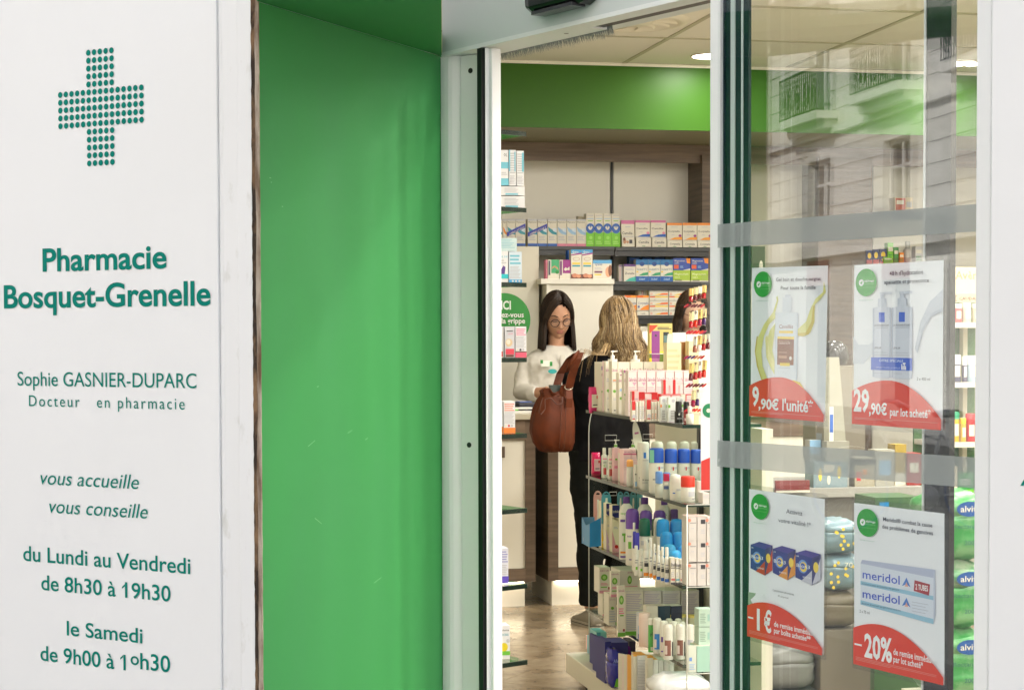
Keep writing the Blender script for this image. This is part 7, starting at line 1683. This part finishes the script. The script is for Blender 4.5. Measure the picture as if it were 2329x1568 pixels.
j_.tube([(cxm + .175, .01, zsh - .05), (cxm + .20, .03, zsh - .22), (cxm + .20, .13, 1.06), (lx(1470), .24, 1.10)], [.062, .058, .055, .042], black_cloth, 12)
o = j_.build('jacket', cu_); remesh(o, .010, 2, (.12, .035))
t_ = MB()
t_.loft([ell(cxm, 0, .175, .125, .96, pw=.85), ell(cxm, 0, .185, .135, .86, pw=.85), ell(cxm, 0, .18, .12, .80, pw=.85)], trouser)
for s_, h_, k_, a_ in ((-1, hipL, (lx(1340, 1250), -.02, .48), aL), (1, hipR, (lx(1412, 1250), -.01, .48), aR)):
    t_.tube([V(h_) + V((0, 0, .04)), (V(h_) * .6 + V(k_) * .4), V(k_), (V(k_) * .5 + V(a_) * .5), V(a_) + V((0, 0, .02))], [.100, .092, .075, .066, .060], trouser, 14)
o = t_.build('trousers', cu_); remesh(o, .010, 2, (.10, .03))
shoe_m = mat('grey_canvas', (.20, .18, .14), .8); sole = mat('shoe_sole', (.30, .27, .21), .6); sole_d = mat('dark_sole_line', (.04, .035, .03), .6)
for i, (a_, rz_) in enumerate(((aL, 12), (aR, -15))):
    sh_ = empty('shoe', (a_[0], a_[1], 0), radians(rz_)); sh_.parent = cu_
    R_ = []
    for y, w, zt2 in ((-.085, .028, .062), (-.07, .038, .078), (-.03, .043, .09), (.03, .042, .085), (.08, .047, .062), (.13, .046, .048), (.165, .034, .038), (.18, .018, .028)):
        R_.append([(w * cos(t), y, .022 + (zt2 - .022) * max(0, sin(t)) ** .7 if sin(t) > 0 else .018) for t in [k_ * pi / 8 for k_ in range(16)]])
    m_ = MB(); m_.loft(R_, shoe_m); m_.build('upper', sh_)
    pts = [(-.0, -.092), (.034, -.075), (.046, -.03), (.044, .03), (.05, .09), (.047, .14), (.03, .18), (0, .19), (-.03, .18), (-.047, .14), (-.05, .09), (-.044, .03), (-.046, -.03), (-.034, -.075)]
    m_ = MB(); m_.prism([(p[0] * 1.02, p[1]) for p in pts], .001, .026, sole); m_.prism([(p[0] * 1.035, p[1] * 1.008) for p in pts], .012, .017, sole_d); m_.build('sole', sh_)
bd = [mat('hair_root', (.055, .034, .018), .9, spec=.1), mat('hair_brown', (.12, .075, .036), .4), mat('hair_blond_a', (.30, .195, .085), .38), mat('hair_blond_b', (.42, .29, .14), .38), mat('hair_blond_c', (.20, .125, .055), .38), mat('hair_blond_d', (.50, .37, .20), .38)]
def hangc(q, t, rnd):
    return q + V((.055 * noise.noise(V((q.x * 9, q.y * 9, q.z * 6))) * t, .03 * noise.noise(V((q.x * 9 + 5, q.y * 9, q.z * 6))) * t, 0))
hair_strands(cu_, Mc, 2800, hz(1400, 826, CYc), bd, part=-.005, face=58, vol=1.26, wav=.016, seed=11, spread=1.22, rad=.0016, fly=.06, curl=.16, hang=hangc, roots=5)
# stray locks over the shoulder
m_ = MB(); rnd = random.Random(4)
for i in range(26):
    x0 = lx(1375) + rnd.uniform(-.02, .02); z0 = hz(1375, 780, CYc); xe = lx(rnd.uniform(1288, 1345)); ze_ = hz(1320, rnd.uniform(812, 868), CYc)
    m_.tube([(x0, -.09, z0), (x0 * .7 + xe * .3, -.12, z0 - .06), (x0 * .25 + xe * .75, -.10, zsh + .06 + rnd.uniform(-.01, .02)), (xe, -.13, ze_)], [.0011, .0011, .0009, .0004], bd[rnd.choice((1, 2, 3, 5))], 4)
m_.build('hair_lock', cu_)
# ---- woman at the right, half hidden by the nail varnish rack
TYt = 10.7
tc_ = at_y(1573, 712, TYt)
tw_ = empty('person', (tc_.x, TYt, 0), 0, 'woman with glasses and long brown hair partly hidden behind the nail varnish rack', 'person')
Mt = Matrix.Translation((0, 0, tc_.z)) @ Matrix.Rotation(radians(12), 4, 'Z') @ Matrix.Rotation(radians(16), 4, 'X')
b3 = MB(); add_head(b3, Mt, skin2, 64, 56)
zs3 = tc_.z - .25
b3.loft([ell(0, .02, .045, .05, zs3 - .02), ell(0, .015, .05, .055, tc_.z - .08), ell(0, .01, .04, .05, tc_.z - .05)], skin2)
b3.loft([ell(0, .02, a, b_, z, pw=.85) for z, a, b_ in [(.8, .15, .1), (1.0, .15, .1), (zs3 - .12, .18, .11), (zs3 - .03, .17, .09), (zs3 + .03, .08, .06)]], skin2)
for s_ in (-1, 1):
    b3.tube([(s_ * .17, .02, zs3 - .05), (s_ * .2, -.0, zs3 - .25), (s_ * .12, -.2, 1.12)], [.05, .04, .03], skin2, 12); hand(b3, (s_ * .12, -.2, 1.12), (-s_ * .5, -.8, 0), (0, 0, -1), skin2, side=-s_)
o = b3.build('body', tw_); remesh(o, .005, 1)
m_ = MB(); m_.loft([ell(0, .02, a, b_, z, pw=.85) for z, a, b_ in [(.8, .175, .125), (1.0, .175, .125), (zs3 - .12, .205, .135), (zs3 - .03, .19, .11), (zs3 + .03, .10, .075)]], white_cloth)
for s_ in (-1, 1): m_.tube([(s_ * .17, .02, zs3 - .05), (s_ * .2, -.0, zs3 - .25), (s_ * .13, -.18, 1.12)], [.068, .06, .042], white_cloth, 12)
o = m_.build('blouse', tw_); remesh(o, .010, 2, (.1, .025))
features(tw_, Mt); glasses(tw_, Mt)
br = [mat('hair_brown_dark', (.012, .007, .005), .45), mat('hair_bd_a', (.018, .010, .006), .4), mat('hair_bd_b', (.035, .019, .011), .4), mat('hair_bd_c', (.085, .045, .022), .4)]
hair_strands(tw_, Mt, 1500, tc_.z - .24, br, part=-.012, face=78, vol=1.26, wav=.012, seed=21, spread=1.35, rad=.0018, fly=.03, curl=.1)

# ---- brown leather bag on the customer's shoulder
leather = mat('brown_leather', (.10, .019, .003), .6, spec=.25, bump=(70, .25, .002), vary=((9, 9, 9), (.055, .013, .004), .4, .7))
leather_d = mat('dark_brown_leather', (.07, .018, .006), .5)
metal_r = mat('ring_metal', (.6, .55, .45), .25, metal=1)
BYb = 9.10
bag = empty('shoulder_bag', (hx(1255, 960, BYb), BYb, 0), 0, 'slouchy brown leather drawstring bag hanging from the customer left shoulder', 'bag')
bxx = lambda px, y=960: hx(px, y, BYb) - hx(1255, 960, BYb)
bz = lambda y: hz(1255, y, BYb)
prof = [(1243, 1290, 1026.5, .2), (1226, 1300, 1022, .6), (1213, 1306, 1005, .9), (1206, 1308, 980, 1), (1206, 1308, 955, 1), (1212, 1306, 930, .9), (1222, 1302, 910, .75), (1232, 1298, 898, .6), (1234, 1297, 890, .55)]
rings = []
for (a, b_, y, k_) in prof:
    xa, xb = bxx(a, y), bxx(b_, y); r = []; n = 56
    for q in range(n):
        t = 2 * pi * q / n; pl_ = 1 + .06 * sin(t * 9 + 2.2 * noise.noise(V((t, y * .01, 3))) + 1.3 * sin(y * .02)) * min(1, max(0, abs(965 - y) / 45)) + .055 * noise.noise(V((cos(t) * 2.4, sin(t) * 2.4, y * .03)))
        r.append(((xa + xb) / 2 + (xb - xa) / 2 * cos(t) * pl_, .075 * k_ * sin(t) * pl_, bz(y) + .004 * sin(t * 11)))
    rings.append(r)
m_ = MB(); m_.loft(rings, leather, cap=False); m_.add(rings[0], [tuple(range(56))[::-1]], leather); m_.build('pouch', bag)
m_ = MB()
for px_, dy in ((1268, .0), (1279, .0)):
    m_.tube([(bxx(px_ - 3 + t * 4) , -.070 - .012 * sin(pi * t), bz(905 + 112 * (1 - t))) for t in (0, .15, .35, .6, .85, 1)], .0016, leather_d, 5)
m_.build('seam', bag)
m_ = MB(); top = []
n = 60
for q in range(n):
    t = 2 * pi * q / n; w_ = 1 + .16 * sin(t * 9); top.append(((bxx(1234) + bxx(1297)) / 2 + (bxx(1297) - bxx(1234)) / 2 * cos(t) * w_ * 1.02, .048 * sin(t) * w_, bz(888) + .012 * sin(t * 5 + 1) + (.018 if cos(t) > .2 else 0)))
low = [((p[0]), p[1] * .9, bz(900)) for p in top]
m_.add(top + low, [(q, (q + 1) % n, n + (q + 1) % n, n + q) for q in range(n)], leather, True); m_.tube(top, .0035, leather, 5, closed=True); m_.build('ruffled_opening', bag)
m_ = MB(); m_.tube([(bxx(1229) + .0, -.06, bz(903)), (bxx(1222), -.085, bz(915)), (bxx(1217), -.09, bz(935)), (bxx(1222), -.088, bz(940)), (bxx(1231), -.088, bz(928)), (bxx(1232), -.08, bz(906)), (bxx(1245), -.075, bz(903)), (bxx(1258), -.08, bz(918)), (bxx(1270), -.085, bz(916)), (bxx(1272), -.07, bz(902)), (bxx(1262), -.06, bz(899))], .0028, leather_d, 6); m_.build('drawstring', bag)
def strip(mb, pts, w, th, m):
    """flat strap along pts, w wide in x"""
    rr_ = []
    for p in pts: rr_.append([(p[0] - w / 2, p[1] - th, p[2]), (p[0] + w / 2, p[1] - th, p[2]), (p[0] + w / 2, p[1] + th, p[2]), (p[0] - w / 2, p[1] + th, p[2])])
    mb.loft(rr_, m, smooth=False)
m_ = MB(); strip(m_, [(bxx(1286), -.075, bz(925)), (bxx(1287), -.078, bz(905)), (bxx(1288), -.06, bz(884))], .032, .003, leather); m_.build('strap_tab', bag)
m_ = MB(); m_.tube([(bxx(1287) + .020 * cos(t), -.062, bz(880) + .011 * sin(t)) for t in [k_ * pi / 8 for k_ in range(16)]], .003, metal_r, 6, closed=True); m_.build('ring', bag)
m_ = MB(); strip(m_, [(bxx(1288), -.062, bz(880)), (bxx(1291), -.075, bz(860)), (bxx(1296), -.095, bz(835)), (bxx(1303), -.105, bz(815)), (bxx(1312), -.07, bz(801)), (bxx(1313), .0, bz(803)), (bxx(1306), .08, bz(815)), (bxx(1285), .10, bz(850)), (bxx(1272), .06, bz(880))], .040, .004, leather); m_.build('strap', bag)
m_ = MB(); m_.tube([(bxx(1279), -.09, bz(845)), (bxx(1288), -.11, bz(825)), (bxx(1297), -.12, bz(808)), (bxx(1307), -.09, bz(799))], [.010, .018, .018, .010], leather, 10, flat_=.5); m_.build('shoulder_pad', bag)
MB().box(bxx(1250, 880), bxx(1280, 880), -.01, .02, bz(893), bz(875), flat(62, 72, 68)).build('wallet', loc=(hx(1255, 960, BYb), BYb, 0), label='grey green wallet sticking out of the brown leather bag', cat='wallet')
# ================================================================ end
